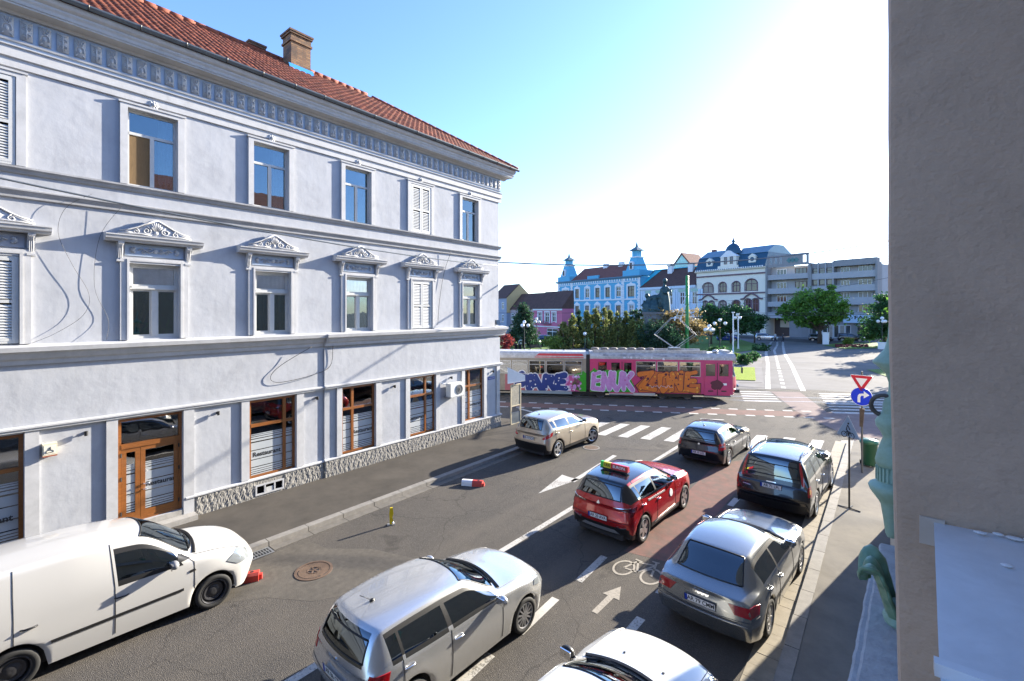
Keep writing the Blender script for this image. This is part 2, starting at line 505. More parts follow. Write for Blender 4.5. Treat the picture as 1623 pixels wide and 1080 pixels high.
# faded red cycle lane
mark('cycle_lane', [(-4.92, 10.3), (-3.78, 10.55), (-3.75, 19.0), (-4.35, 19.6), (-5.0, 18.3)], 0.006, MT['redlane'])
# cycle lane along the cross street
def rowA(a): return -2.04 - .03 * (a + 14)
def rowB(a): return -3.53 - .043 * (a + 13.5)
mark('cycle_lane', [T(-40, rowB(-40) + .14), T(3.0, rowB(3) + .14), T(3.0, rowA(3) - .14), T(-40, rowA(-40) - .14)], 0.006, MT['redlane'])
mark('cycle_lane', [T(3.0, rowB(3) + .14), T(6.5, rowB(6)), T(6.5, rowA(6)), T(3.0, rowA(3) - .14)], 0.006, MT['redlane_pale'])
for k in range(26):
    a = -22.0 + k * 0.99
    strip('lane_dash', T(a, rowA(a)), T(a + .5, rowA(a + .5)), 0.25)
    strip('lane_dash', T(a + .35, rowB(a)), T(a + .85, rowB(a + .5)), 0.25)
# pale crossing flare of the cycle route
mark('crossing_flare', [G(1222, 621), G(1268, 622), G(1312, 655), G(1400, 668), G(1420, 700), G(1380, 712), G(1335, 688), G(1262, 652)], 0.007, MT['redlane_pale'])
# zebra over the near street
for k, x in enumerate([-11.35, -10.4, -9.45, -8.5, -7.55, -6.6, -5.55, -4.5, -3.45, -2.4]):
    y0 = 19.25 + (x + 10.4) * 0.34
    mark('zebra_stripe', [(x - .2, y0), (x + .24, y0 + .06), (x + .22, y0 + 2.75), (x - .22, y0 + 2.62)])
mark('zebra_stripe', [(-1.72, 21.0), (-1.3, 21.6), (-1.15, 25.6), (-1.6, 25.2)])
# long bars of the big zebra over the cross street
for k in range(5):
    b = 0.3 + k * 0.88
    strip('zebra_bar', T(0.6 + 0.25 * k, b), T(2.0 + (b + 3.2) * 0.24, b + 0.03), 0.38)
for k in range(8):
    b = -2.7 + k * 0.9
    strip('zebra_bar', T(4.0 + (b + 3.6) * 0.38, b), T(15, b), 0.45)
# lane lines, arrows
strip('lane_line', (-7.22, 8.2), (-7.18, 12.2), 0.16)
strip('lane_line', (-6.98, 16.5), (-6.93, 20.0), 0.16)
strip('lane_line', (-7.24, 3.2), (-7.22, 6.6), 0.16)
strip('lane_line', (-8.28, 13.4), (-8.46, 16.9), 0.17)
mark('lane_arrow', [G(853, 783), G(919, 760), G(904, 757.5), G(891, 753)])
for y in (2.6, 4.55, 6.5, 8.55, 11.0):
    strip('lane_dash', (-5.13, y), (-5.18, y + 1.25), 0.17)
for y in (4.0, 5.9, 7.55, 9.2, 11.5, 14.7, 17.1):
    strip('lane_dash', (-3.62, y), (-3.60, y + 0.72), 0.17)
strip('lane_line', G(822, 648), G(858, 657), 0.18)
strip('lane_line', T(-3.6, -5.3), T(-2.4, -5.35), 0.15)
# bicycle symbol with its arrow
bs = MB()
def ring(mb, c, r, w, n=22, sq=1.0):
    vs, fs = [], []
    for k in range(n):
        t = 2 * math.pi * k / n
        for rr in (r - w, r):
            vs.append((c[0] + rr * math.cos(t), c[1] + rr * sq * math.sin(t), 0.009))
    for k in range(n):
        k2 = (k + 1) % n
        fs.append((2 * k, 2 * k + 1, 2 * k2 + 1, 2 * k2))
    mb.add(vs, fs)
def bar2(mb, a, b, w):
    a, b = Vector((*a, 0.009)), Vector((*b, 0.009))
    d = (b - a).normalized(); n = Vector((-d.y, d.x, 0)) * w / 2
    mb.add([a - n, b - n, b + n, a + n], [(0, 1, 2, 3)])
bx, by = -4.35, 9.75
w1, w2 = (bx - .26, by - .10), (bx + .36, by - .05)
ring(bs, w1, .23, .045, sq=1.5); ring(bs, w2, .23, .045, sq=1.5)
for a, b in ((w1, (bx - .12, by + .35)), ((bx - .12, by + .35), (bx + .05, by - .08)), (w1, (bx + .05, by - .08)), ((bx - .12, by + .3), (bx + .25, by + .42)),
             ((bx + .05, by - .08), (bx + .26, by + .4)), (w2, (bx + .24, by + .55)), ((bx + .14, by + .55), (bx + .3, by + .57)), ((bx - .2, by + .4), (bx - .03, by + .38))):
    bar2(bs, a, b, .05)
MT['tan_paint'] = mat('sun bleached tan marking', (.36, .32, .26), .9, var=.4, vscale=20)
bs.build('bicycle_symbol', MT['tan_paint'], road, fix=False)
mark('lane_arrow', [(-4.42, 7.85), (-4.30, 7.85), (-4.28, 8.5), (-4.16, 8.5), (-4.34, 8.95), (-4.53, 8.5), (-4.41, 8.5)], .009, MT['tan_paint'])
# lines of the avenue
def poly_strip(name, pts, w, parent, z=0.011, m=None):
    for a, b in zip(pts[:-1], pts[1:]):
        strip(name, a, b, w, z, m, parent)
poly_strip('lane_line', [G(1217, 617), G(1217, 577), G(1214, 560), G(1218, 549), G(1223, 542)], 0.34, av)
poly_strip('lane_line', [G(1273, 620), G(1255, 580), G(1243, 560), G(1241, 549), G(1241, 542)], 0.34, av)
p0, p1 = G(1242, 616), G(1229, 562)
for k in range(14):
    f0, f1 = k / 14, (k + .5) / 14
    strip('lane_dash', (p0[0] + (p1[0] - p0[0]) * f0, p0[1] + (p1[1] - p0[1]) * f0), (p0[0] + (p1[0] - p0[0]) * f1, p0[1] + (p1[1] - p0[1]) * f1), 0.3, 0.011, None, av)
poly_strip('lane_line', [G(1229, 562), G(1227, 556), G(1232, 547), G(1232, 542)], 0.3, av)
# dark edge between crossing and avenue, rail slots of the tramway
strip('road_joint', G(1170, 613), G(1400, 625), 0.22, 0.010, MT['earth'])
strip('road_joint', G(1172, 607), G(1208, 607), 0.25, 0.012, MT['earth'], av)
strip('road_joint', G(1196, 585), G(1400, 590), 0.12, 0.012, MT['earth'], av)
for b in (0.45, 1.9):
    strip('tram_rail', T(-80, b), T(60, b), 0.09, 0.010, MT['steel'])

# lawns
def lawn(name, pts, n, h=0.07, z=0.05):
    o = sheet(name, pts, z, MT['grass'], kind='structure')
    return o
MT['lawn_y'] = mat('yellow green lawn', (.26, .32, .02), .9, col2=(.18, .26, .02), vscale=3, bump=1.0, bscale=30, bdist=.05, spec=.1)  # brighter and yellower green than the other lawns
lw = lawn('lawn', [G(1166, 603), G(1198, 604), G(1196, 583), G(1160, 583)], 0)
lw.data.materials[0] = MT['lawn_y']
lawn('lawn', [G(1305, 548), G(1330, 544), G(1400, 544), G(1412, 552), G(1340, 554)], 0)
lawn('lawn', [G(1374, 587), G(1412, 585), G(1412, 600)], 0)
lawn('lawn', [(-70, 62), (-52, 50), (-30, 58), (-18, 62), (-14, 80), (-26, 108), (-66, 122), (-90, 100)], 0)
pth = sheet('path', [G(895, 552), G(850, 556), (-36, 53), (-26, 57), G(900, 548)], 0.056, MT['pale'], kind='structure')

# left pavement with kerb stones
def pavement(name, pts, m):
    o = MB().prism_z(pts, -0.05, 0.12).build(name, m)
    tag(o, kind='structure'); return o
KL = -12.0
pl = pavement('pavement', [(-14.8, -14), (KL, -14), (KL, 16.6), (-12.5, 18.0), (-13.6, 18.9), (-14.9, 18.9), (-22, 16.5), (-40, 5), (-40, 0), (-16, 16)], MT['pave_asphalt'])
ks = MB().box(0, 0.22, 0, 0.985, -0.04, 0.133).mesh('kerb_stone', MT['kerb'])
for k in range(30):
    put('kerb_stone', ks, pl, (KL + 0.004, -13 + k * 1.0 + 0.0075, 0), (0, 0, R(random.uniform(-.3, .3))))
gs = MB().box(0, 0.28, 0, 0.985, -0.04, 0.016).mesh('gutter_slab', mat('dirty gutter slab', (.15, .135, .115), .9, var=.35, vscale=5, bump=.3, stain=.4, sscale=2))
for k in range(30):
    if 17 <= k <= 17: continue
    put('gutter_slab', gs, pl, (KL + 0.23, -13 + k * 1.0 + 0.0075, random.uniform(-.002, .002)))
# drain grate in the gutter
gr = thing('drain_grate', 'slotted iron drain grate in the gutter before the white van', 'drain', (KL + 0.235, 4.35, 0.002))
MB().box(0, .36, 0, .62, 0, .012).build('sump', MT['black'], gr)
fr_ = MB().box(0, .36, 0, .04, .008, .026).box(0, .36, .58, .62, .008, .026).box(0, .04, .04, .58, .008, .026).box(.32, .36, .04, .58, .008, .026)
fr_.build('frame', MT['steel'], gr)
bm_ = MB().box(.04, .32, 0, .022, .010, .024).mesh('bar', MT['steel'])
for k in range(8):
    put('bar', bm_, gr, (0, .075 + k * .064, 0))
put('bar', MB().box(.17, .19, .04, .58, .011, .0245).mesh('bar', MT['steel']), gr)
# manhole cover
mh = thing('manhole_cover', 'rusty round iron manhole cover with embossed ribs in the roadway', 'manhole', (-9.92, 5.17, 0.005), R(20))
rust = mat('rusty cast iron', (0.17, 0.11, 0.075), 0.75, metal=0.3, var=0.4, vscale=9, bump=0.3)
MB().lathe([(0.40, 0), (0.40, .012), (0.34, .014), (0.34, 0.004)], 32).build('ring', rust, mh)
MB().lathe([(0.335, 0), (0.335, .006), (0.0001, .006)], 32).build('lid', MT['alloy_dark'], mh)
rb = MB()
for k in range(-7, 8):
    x = k * .042
    h = math.sqrt(.32 ** 2 - x * x)
    if abs(x) < .13:
        q = math.sqrt(.15 ** 2 - x * x)
        rb.box(x - .011, x + .011, q, h, .006, .014).box(x - .011, x + .011, -h, -q, .006, .014)
    else:
        rb.box(x - .011, x + .011, -h, h, .006, .014)
rb.build('ribs', rust, mh)
em = MB().lathe([(.14, .006), (.14, .015), (.12, .015), (.12, .006)], 20)
for k in range(5):
    t = k * 2 * math.pi / 5
    em.obox((.06 * math.cos(t), .06 * math.sin(t), .010), (.05 * math.cos(t), .05 * math.sin(t), 0), (-.014 * math.sin(t), .014 * math.cos(t), 0), (0, 0, .006))
em.build('emblem', rust, mh)

m2 = thing('manhole_cover', 'small pale manhole cover in the road beside the champagne crossover', 'manhole', (*G(937, 710), 0.005), R(50))
MB().lathe([(0.36, 0), (0.36, .010), (0.30, .012), (0.30, 0.004)], 28).build('ring', MT['kerb'], m2)
MB().lathe([(0.295, 0), (0.295, .006), (0.0001, .006)], 28).build('lid', rust, m2)
# right pavement
KR = -1.3
prt = pavement('pavement', [(KR + .16, -6), (2.0, -6), (2.0, 25.5), (-0.4, 26.2), (-1.0, 25.6), (KR + .16, 24.5)], mat('dusty footway concrete', (0.22, 0.20, 0.165), 0.95, spec=0.1, col2=(0.16, 0.148, 0.13), vscale=1.2, bump=0.4, bscale=50, stain=0.45, sscale=1.1))
for k in range(30):
    put('kerb_stone', ks, prt, (KR - 0.06, -5 + k * 1.0 + .0075, 0), (0, 0, R(random.uniform(-.4, .4))))
sl = MB().box(0, 0.42, 0, 0.325, -0.04, 0.02).mesh('gutter_slab', MT['slab'])
for k in range(90):
    put('gutter_slab', sl, prt, (KR - 0.49, -5 + k * .3333 + .004, random.uniform(-.003, .003)), (0, 0, R(random.uniform(-.6, .6))))
# ------------------------------------------------------------ wall with openings (local frame: x along facade, y into the house, z up)
def wall_open(mb, x0, x1, z0, z1, ops, reveal=0.25, y=0.0):
    xs = sorted({x0, x1, *[min(max(v, x0), x1) for o in ops for v in o[:2]]})
    zs = sorted({z0, z1, *[min(max(v, z0), z1) for o in ops for v in o[2:4]]})
    for a, b in zip(xs[:-1], xs[1:]):
        for c, d in zip(zs[:-1], zs[1:]):
            mx, mz = (a + b) / 2, (c + d) / 2
            if any(o[0] < mx < o[1] and o[2] < mz < o[3] for o in ops):
                continue
            mb.add([(a, y, c), (b, y, c), (b, y, d), (a, y, d)], [(0, 1, 2, 3)])
    for a, b, c, d in [o[:4] for o in ops]:
        r = y + reveal
        mb.add([(a, y, c), (a, r, c), (a, r, d), (a, y, d)], [(0, 1, 2, 3)])
        mb.add([(b, y, c), (b, r, c), (b, r, d), (b, y, d)], [(3, 2, 1, 0)])
        mb.add([(a, y, d), (b, y, d), (b, r, d), (a, r, d)], [(3, 2, 1, 0)])
        mb.add([(a, y, c), (b, y, c), (b, r, c), (a, r, c)], [(0, 1, 2, 3)])

def frame_rect(mb, x0, x1, z0, z1, w, y0, y1):
    mb.box(x0, x0 + w, y0, y1, z0, z1).box(x1 - w, x1, y0, y1, z0, z1)
    mb.box(x0 + w, x1 - w, y0, y1, z1 - w, z1).box(x0 + w, x1 - w, y0, y1, z0, z0 + w)

def wavy(x0, x1, z0, z1, y, amp=.025, n=26, lean=0.0, waves=6):
    mb = MB()
    vs = []
    for k in range(n + 1):
        f = k / n
        for zz in (z0, (z0 + z1) / 2, z1):
            g_ = (z1 - zz) / (z1 - z0)
            vs.append((x0 + (x1 - x0) * f * (1 - lean * g_), y + amp * math.sin(f * waves * 2 * math.pi) * (0.5 + g_ * .5), zz))
    fs = []
    for k in range(n):
        for j in range(2):
            fs.append((3 * k + j, 3 * k + 3 + j, 3 * k + 4 + j, 3 * k + 1 + j))
    return mb.add(vs, fs)

def spiral(c, r0, r1, turns, a0, n=16, sgn=1, y=0.0):
    return [(c[0] + (r0 + (r1 - r0) * k / n) * math.cos(a0 + sgn * turns * 2 * math.pi * k / n), y, c[1] + (r0 + (r1 - r0) * k / n) * math.sin(a0 + sgn * turns * 2 * math.pi * k / n)) for k in range(n + 1)]

# ------------------------------------------------------------ the corner building across the street
CB = thing('corner_building', 'long pale lavender two-storey corner building with white mouldings and red tiled roof', 'building', (-14.9, 0, 0), R(90))
BX0, BX1, DEP = -42.0, 17.22, 10.4
PITCH = [-0.25, 2.73, 5.71, 8.74, 11.63, 14.51]       # left edge of each window surround
UP = [(p + .16, p + 1.20, 9.0, 10.93) for p in [-3.2] + PITCH]
LO = [(p + .19, p + 1.25, 5.09, 7.0) for p in [-3.2] + PITCH]
GF = [(-2.3, 1.08, .62, 3.07), (2.70, 4.06, .40, 3.07), (5.75, 7.16, .70, 3.08), (8.76, 10.12, .74, 3.10), (11.72, 13.07, .74, 3.12), (14.81, 16.06, .78, 3.14)]
w = MB()
wall_open(w, BX0, BX1, 0.0, 12.6, UP + LO + GF, 0.30)
w.add([(BX1, 0, 0), (BX1, DEP, 0), (BX1, DEP, 12.6), (BX1, 0, 12.6)], [(0, 1, 2, 3)])
w.add([(BX0, 0, 0), (BX0, DEP, 0), (BX0, DEP, 12.6), (BX0, 0, 12.6)], [(3, 2, 1, 0)])
w.add([(BX0, DEP, 0), (BX1, DEP, 0), (BX1, DEP, 12.6), (BX0, DEP, 12.6)], [(3, 2, 1, 0)])
w.build('wall', MT['plaster'], CB, fix=False)
# floors and a lining wall so that the rooms read as rooms
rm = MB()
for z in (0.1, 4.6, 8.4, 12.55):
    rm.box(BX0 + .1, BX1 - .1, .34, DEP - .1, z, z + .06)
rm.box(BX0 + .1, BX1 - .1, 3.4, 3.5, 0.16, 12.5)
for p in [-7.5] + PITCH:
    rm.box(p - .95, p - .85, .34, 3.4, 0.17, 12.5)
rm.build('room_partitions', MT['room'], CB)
# the ground storey steps forward to the right of the seam
gp_ = MB()
wall_open(gp_, 8.12, BX1 + .05, 0.70, 4.50, GF[3:], 0.05, -0.05)
gp_.add([(8.12, 0, .7), (8.12, -.05, .7), (8.12, -.05, 4.5), (8.12, 0, 4.5)], [(0, 1, 2, 3)])
gp_.add([(BX1 + .05, 0, .7), (BX1 + .05, -.05, .7), (BX1 + .05, -.05, 4.5), (BX1 + .05, 0, 4.5)], [(3, 2, 1, 0)])
gp_.build('wall_panel', MT['plaster'], CB, fix=False)

def run(name, prof, m, x0=BX0, x1=BX1, ext=True):
    """moulding profile given as (projection, z)"""
    mb = MB().prism_x([(-p, z) for p, z in prof], x0, x1)
    return mb.build(name, m, CB)
run('architrave', [(-.02, 11.14), (.05, 11.14), (.05, 11.33), (.10, 11.35), (.10, 11.56), (.14, 11.58), (.14, 11.60), (-.02, 11.60)], MT['moulding'], x1=BX1 + .15)
run('frieze', [(-.02, 11.605), (.05, 11.605), (.05, 12.27), (-.02, 12.27)], MT['frieze'], x1=BX1 + .05)
run('frieze_ledge', [(-.02, 11.70), (.09, 11.70), (.10, 11.735), (-.02, 11.735)], MT['moulding'], x1=BX1 + .1)
run('soffit', [(-.02, 12.272), (.12, 12.272), (.16, 12.33), (.42, 12.36), (.42, 12.40), (-.02, 12.40)], MT['soffit'], x1=BX1 + .4)
run('cornice', [(-.02, 12.402), (.44, 12.402), (.46, 12.47), (.50, 12.52), (.50, 12.56), (.58, 12.60), (.62, 12.66), (.62, 12.70), (-.02, 12.70)], MT['moulding'], x1=BX1 + .62)
run('upper_sill_course', [(-.02, 8.82), (.05, 8.84), (.08, 8.90), (.12, 8.94), (.12, 8.98), (-.02, 9.0)], MT['course'], x1=BX1 + .1)
run('string_course', [(-.02, 8.28), (.06, 8.30), (.06, 8.36), (.10, 8.42), (.13, 8.45), (.13, 8.48), (-.02, 8.52)], MT['course'], x1=BX1 + .1)
run('main_ledge', [(-.02, 4.60), (.06, 4.60), (.08, 4.70), (.14, 4.74), (.20, 4.86), (.28, 4.90), (.30, 5.0), (-.02, 5.06)], MT['moulding'], x0=BX0, x1=8.10)
run('main_ledge', [(-.02, 4.60), (.12, 4.60), (.14, 4.70), (.20, 4.74), (.26, 4.86), (.34, 4.90), (.36, 5.0), (-.02, 5.06)], MT['moulding'], x0=8.10, x1=BX1 + .36)
run('lintel_band', [(-.02, 3.12), (.09, 3.12), (.09, 3.17), (.12, 3.18), (.12, 3.215), (-.02, 3.24)], MT['moulding'], x0=BX0, x1=8.10)
run('lintel_band', [(-.02, 3.14), (.14, 3.14), (.14, 3.19), (.17, 3.20), (.17, 3.235), (-.02, 3.26)], MT['moulding'], x0=8.10, x1=BX1 + .15)
run('plinth_cap', [(-.02, .66), (.09, .66), (.09, .695), (.03, .72), (-.02, .72)], MT['moulding'], x0=4.12, x1=8.10)
run('plinth_cap', [(-.02, .68), (.13, .68), (.13, .715), (.07, .74), (-.02, .74)], MT['moulding'], x0=8.10, x1=BX1 + .13)
run('plinth_cap', [(-.02, .36), (.07, .36), (.07, .395), (.03, .42), (-.02, .42)], MT['moulding'], x0=BX0, x1=2.64)

# frieze panels: two alternating carved designs
def carved(a):
    mb = MB().box(-.10, .10, -.022, 0, -.21, .21)
    y = -.03
    if a:
        for sx in (-1, 1):
            mb.tube(spiral((sx * .045, .07), .055, .012, 1.2, math.pi * (0.5), 12, sx, y), .011, 4)
            mb.tube(spiral((sx * .045, -.09), .05, .012, 1.2, -math.pi * .5, 12, -sx, y), .011, 4)
        mb.tube([(0, y, -.19), (0, y - .012, -.04), (0, y, .15)], .016, 5)
        mb.tube([(-.09, y, .18), (0, y, .15), (.09, y, .18)], .013, 4)
    else:
        mb.tube([(-.075 * math.cos(t) , y, -.04 + .09 * math.sin(t)) for t in np.linspace(-.6, math.pi + .6, 12)], .015, 4)
        mb.ball((0, y, -.06), (.03, .015, .05), 7, 5)
        for sx in (-1, 1):
            mb.tube([(sx * .02, y, .07), (sx * .06, y, .12), (sx * .085, y, .18)], .012, 4)
            mb.tube([(sx * .01, y, .1), (sx * .03, y, .17), (sx * .03, y, .2)], .011, 4)
            mb.tube([(sx * .085, y, -.19), (sx * .05, y, -.15)], .012, 4)
    return mb.mesh('frieze_panel', MT['moulding'], True)
cv = [carved(0), carved(1)]
k, x = 0, -5.6
while x < BX1:
    put('frieze_panel', cv[k % 2], CB, (x, -.05, 12.0), None)
    x += .292; k += 1

# gutter with straps
gx = [(-.69 - .085 * math.cos(t), 12.78 - .085 * math.sin(t)) for t in np.linspace(0, math.pi, 9)]
gi = [(-.69 - .075 * math.cos(t), 12.785 - .075 * math.sin(t)) for t in np.linspace(math.pi, 0, 9)]
gt = MB().prism_x(gx + gi, BX0, BX1 + .75).build('gutter', MT['gutter'], CB)
strap = MB().tube([(0, -.69 - .092 * math.cos(t), 12.78 - .092 * math.sin(t)) for t in np.linspace(0, math.pi, 9)] + [(0, -.59, 12.86)], .012, 4).mesh('gutter_strap', MT['black'])
for k in range(26):
    put('gutter_strap', strap, gt, (-6.5 + k * .95, 0, 0))

# roof: clay tiles laid one by one on the slope
EZ, EP, RUN, TAN = 12.82, -.66, 5.0, math.tan(R(33))
roof = MB()
RX1 = BX1 + .72
ridge = (EP + RUN, EZ + RUN * TAN)
roof.add([(BX0, EP, EZ - .06), (RX1, EP, EZ - .06), (RX1 - RUN - .05, ridge[0], ridge[1] - .06), (BX0, ridge[0], ridge[1] - .06)], [(0, 1, 2, 3)])
roof.add([(RX1, EP, EZ - .06), (RX1, EP + 2 * RUN, EZ - .06), (RX1 - RUN - .05, ridge[0], ridge[1] - .06)], [(0, 1, 2)])
roof.add([(BX0, ridge[0], ridge[1] - .06), (RX1 - RUN - .05, ridge[0], ridge[1] - .06), (RX1, EP + 2 * RUN, EZ - .06), (BX0, EP + 2 * RUN, EZ - .06)], [(0, 1, 2, 3)])
rf = roof.build('roof', MT['tile_plain'], CB, fix=False)
tl = MB()
tw, te = .235, .335
sl_, cl_ = math.sin(R(33)), math.cos(R(33))
prof = [(0, .0), (.05, .035), (.10, .045), (.15, .02), (.19, .0), (.235, .004)]
rows = int(RUN / cl_ / te) + 1
for r in range(rows):
    d0 = r * te; d1 = min(d0 + te + .05, RUN / cl_ + .02)
    x = -7.0
    xmax = RX1 - (d0 + te * .5) * cl_
    while x + tw * .6 < xmax:
        jz = random.uniform(-.006, .006); jd = random.uniform(-.012, .012)
        vs = []
        for d, lift in ((d0 + jd, .03), (d1 + jd, .0)):
            for px_, h in prof:
                hh = h + lift + jz
                vs.append((x + px_, EP + d * cl_ - hh * sl_, EZ - .05 + d * sl_ + hh * cl_))
        for px_, h in prof:
            hh = h + jz - .0
            d = d0 + jd
            vs.append((x + px_, EP + d * cl_ - hh * sl_, EZ - .05 + d * sl_ + hh * cl_))
        n = len(prof)
        fs = [(i, i + 1, n + i + 1, n + i) for i in range(n - 1)] + [(2 * n + i, 2 * n + i + 1, i + 1, i) for i in range(n - 1)]
        tl.add(vs, fs)
        x += tw
tiles = tl.build('roof_tiles', MT['tile'], rf, fix=False)
tiles.data.polygons.foreach_set('use_smooth', [True] * len(tiles.data.polygons))
tag(tiles, kind='stuff')
# hip and ridge caps
capm = MB().tube([(0, 0, 0), (.40, 0, 0)], .10, 8).mesh('ridge_tile', MT['tile'], True)
h0, h1 = Vector((RX1, EP, EZ)), Vector((RX1 - RUN, ridge[0], ridge[1]))
dv = h1 - h0
rq = dv.to_track_quat('X', 'Z').to_euler()
for k in range(int(dv.length / .37)):
    put('ridge_tile', capm, rf, h0 + dv.normalized() * (k * .37), rq)
for k in range(int((RX1 - RUN + 7) / .37)):
    put('ridge_tile', capm, rf, (-7 + k * .37, ridge[0], ridge[1] + .02), (0, R(random.uniform(-1, 1)), 0))

# chimneys
def brick_mat():
    m = bpy.data.materials.new('sooty brick')
    m.use_nodes = True
    N, L = m.node_tree.nodes, m.node_tree.links
    b = N['Principled BSDF']; b.inputs['Roughness'].default_value = .9
    tc = N.new('ShaderNodeTexCoord'); sp = N.new('ShaderNodeSeparateXYZ'); L.new(tc.outputs['Object'], sp.inputs[0])
    ad = N.new('ShaderNodeMath'); ad.operation = 'ADD'; L.new(sp.outputs[0], ad.inputs[0]); L.new(sp.outputs[1], ad.inputs[1])
    cb = N.new('ShaderNodeCombineXYZ'); L.new(ad.outputs[0], cb.inputs[0]); L.new(sp.outputs[2], cb.inputs[1])
    br = N.new('ShaderNodeTexBrick'); br.inputs['Scale'].default_value = 1; br.inputs['Brick Width'].default_value = .25
    br.inputs['Row Height'].default_value = .075; br.inputs['Mortar Size'].default_value = .008
    br.inputs['Color1'].default_value = (.30, .17, .08, 1); br.inputs['Color2'].default_value = (.16, .085, .05, 1); br.inputs['Mortar'].default_value = (.10, .085, .07, 1)
    L.new(cb.outputs[0], br.inputs['Vector'])
    n = N.new('ShaderNodeTexNoise'); n.inputs['Scale'].default_value = 2.5; n.inputs['Detail'].default_value = 6; L.new(tc.outputs['Object'], n.inputs['Vector'])
    rp = N.new('ShaderNodeMapRange'); rp.inputs[1].default_value = .45; rp.inputs[2].default_value = .65; rp.inputs[4].default_value = .7; L.new(n.outputs[0], rp.inputs[0])
    mx = N.new('ShaderNodeMix'); mx.data_type = 'RGBA'; L.new(rp.outputs[0], mx.inputs[0]); L.new(br.outputs[0], mx.inputs[6]); mx.inputs[7].default_value = (.05, .04, .035, 1)
    L.new(mx.outputs[2], b.inputs['Base Color'])
    bp = N.new('ShaderNodeBump'); bp.inputs['Strength'].default_value = .6; bp.inputs['Distance'].default_value = .02
    L.new(br.outputs['Fac'], bp.inputs['Height']); bp.invert = True; L.new(bp.outputs[0], b.inputs['Normal'])
    return m
MT['brick'] = brick_mat()
MT['blue_sheet'] = mat('blue flashing sheet', (.05, .25, .6), .4)
def chimney(x, y, w_, d_, z1):
    z0 = EZ + (y - EP) * TAN - .8
    mb = MB().box(x, x + w_, y, y + d_, z0, z1 - .42)
    c = mb.build('chimney', MT['brick'], CB)
    MB().box(x - .05, x + w_ + .05, y - .05, y + d_ + .05, z1 - .42, z1 - .34).box(x - .01, x + w_ + .01, y - .01, y + d_ + .01, z1 - .34, z1 - .12) \
        .box(x - .06, x + w_ + .06, y - .06, y + d_ + .06, z1 - .12, z1 - .04).box(x - .09, x + w_ + .09, y - .09, y + d_ + .09, z1 - .04, z1 + .03).build('cap', MT['brick'], c)
    if w_ > .6: MB().add([(x - .1, y - .12, z0 + .70), (x + w_ + .1, y - .12, z0 + .70), (x + w_ + .1, y + .0, z0 + .95), (x - .1, y, z0 + .95)], [(0, 1, 2, 3)]).build('flashing', MT['blue_sheet'], c)
chimney(8.66, 3.5, .80, .7, 17.0)
chimney(7.45, 4.3, .5, .4, 16.28)

# ---- window pieces
def pane(win, x0, x1, z0, z1, y, m=None, name='pane'):
    return MB().box(x0, x1, y, y + .008, z0, z1).build(name, m or MT['glass'], win)
rel_u = MB()
def rosette():
    mb = MB()
    for k in range(8):
        t = k * math.pi / 4
        mb.ball((.075 * math.cos(t), -.04, .075 * math.sin(t)), (.045, .035, .045), 6, 4)
    mb.ball((0, -.07, 0), .05, 7, 5)
    return mb.mesh('rosette', MT['moulding'], True)
ros = rosette()
slat_cache = {}
def shutter(win, x0, x1, z0, z1, y):
    """two louvred leaves, each with an upper and a lower field"""
    mid = (x0 + x1) / 2
    for a, b in ((x0, mid - .008), (mid + .008, x1)):
        mb = MB()
        frame_rect(mb, a, b, z0, z1, .055, y, y + .035)
        zm = z0 + (z1 - z0) * .46
        mb.box(a + .055, b - .055, y, y + .035, zm, zm + .07)
        leaf = mb.build('shutter_leaf', MT['wframe'], win)
        key = round(b - a, 3)
        if key not in slat_cache:
            c = MB(); L_ = (b - a - .11)
            c.obox((L_ / 2, .017, 0), (L_ / 2, 0, 0), (0, .013, .026), (0, -.003, .002))
            slat_cache[key] = c.mesh('slat', MT['wframe'])
        z = z0 + .085
        while z < z1 - .075:
            if not (zm - .02 < z < zm + .09):
                put('slat', slat_cache[key], leaf, (a + .055, y, z))
            z += .062

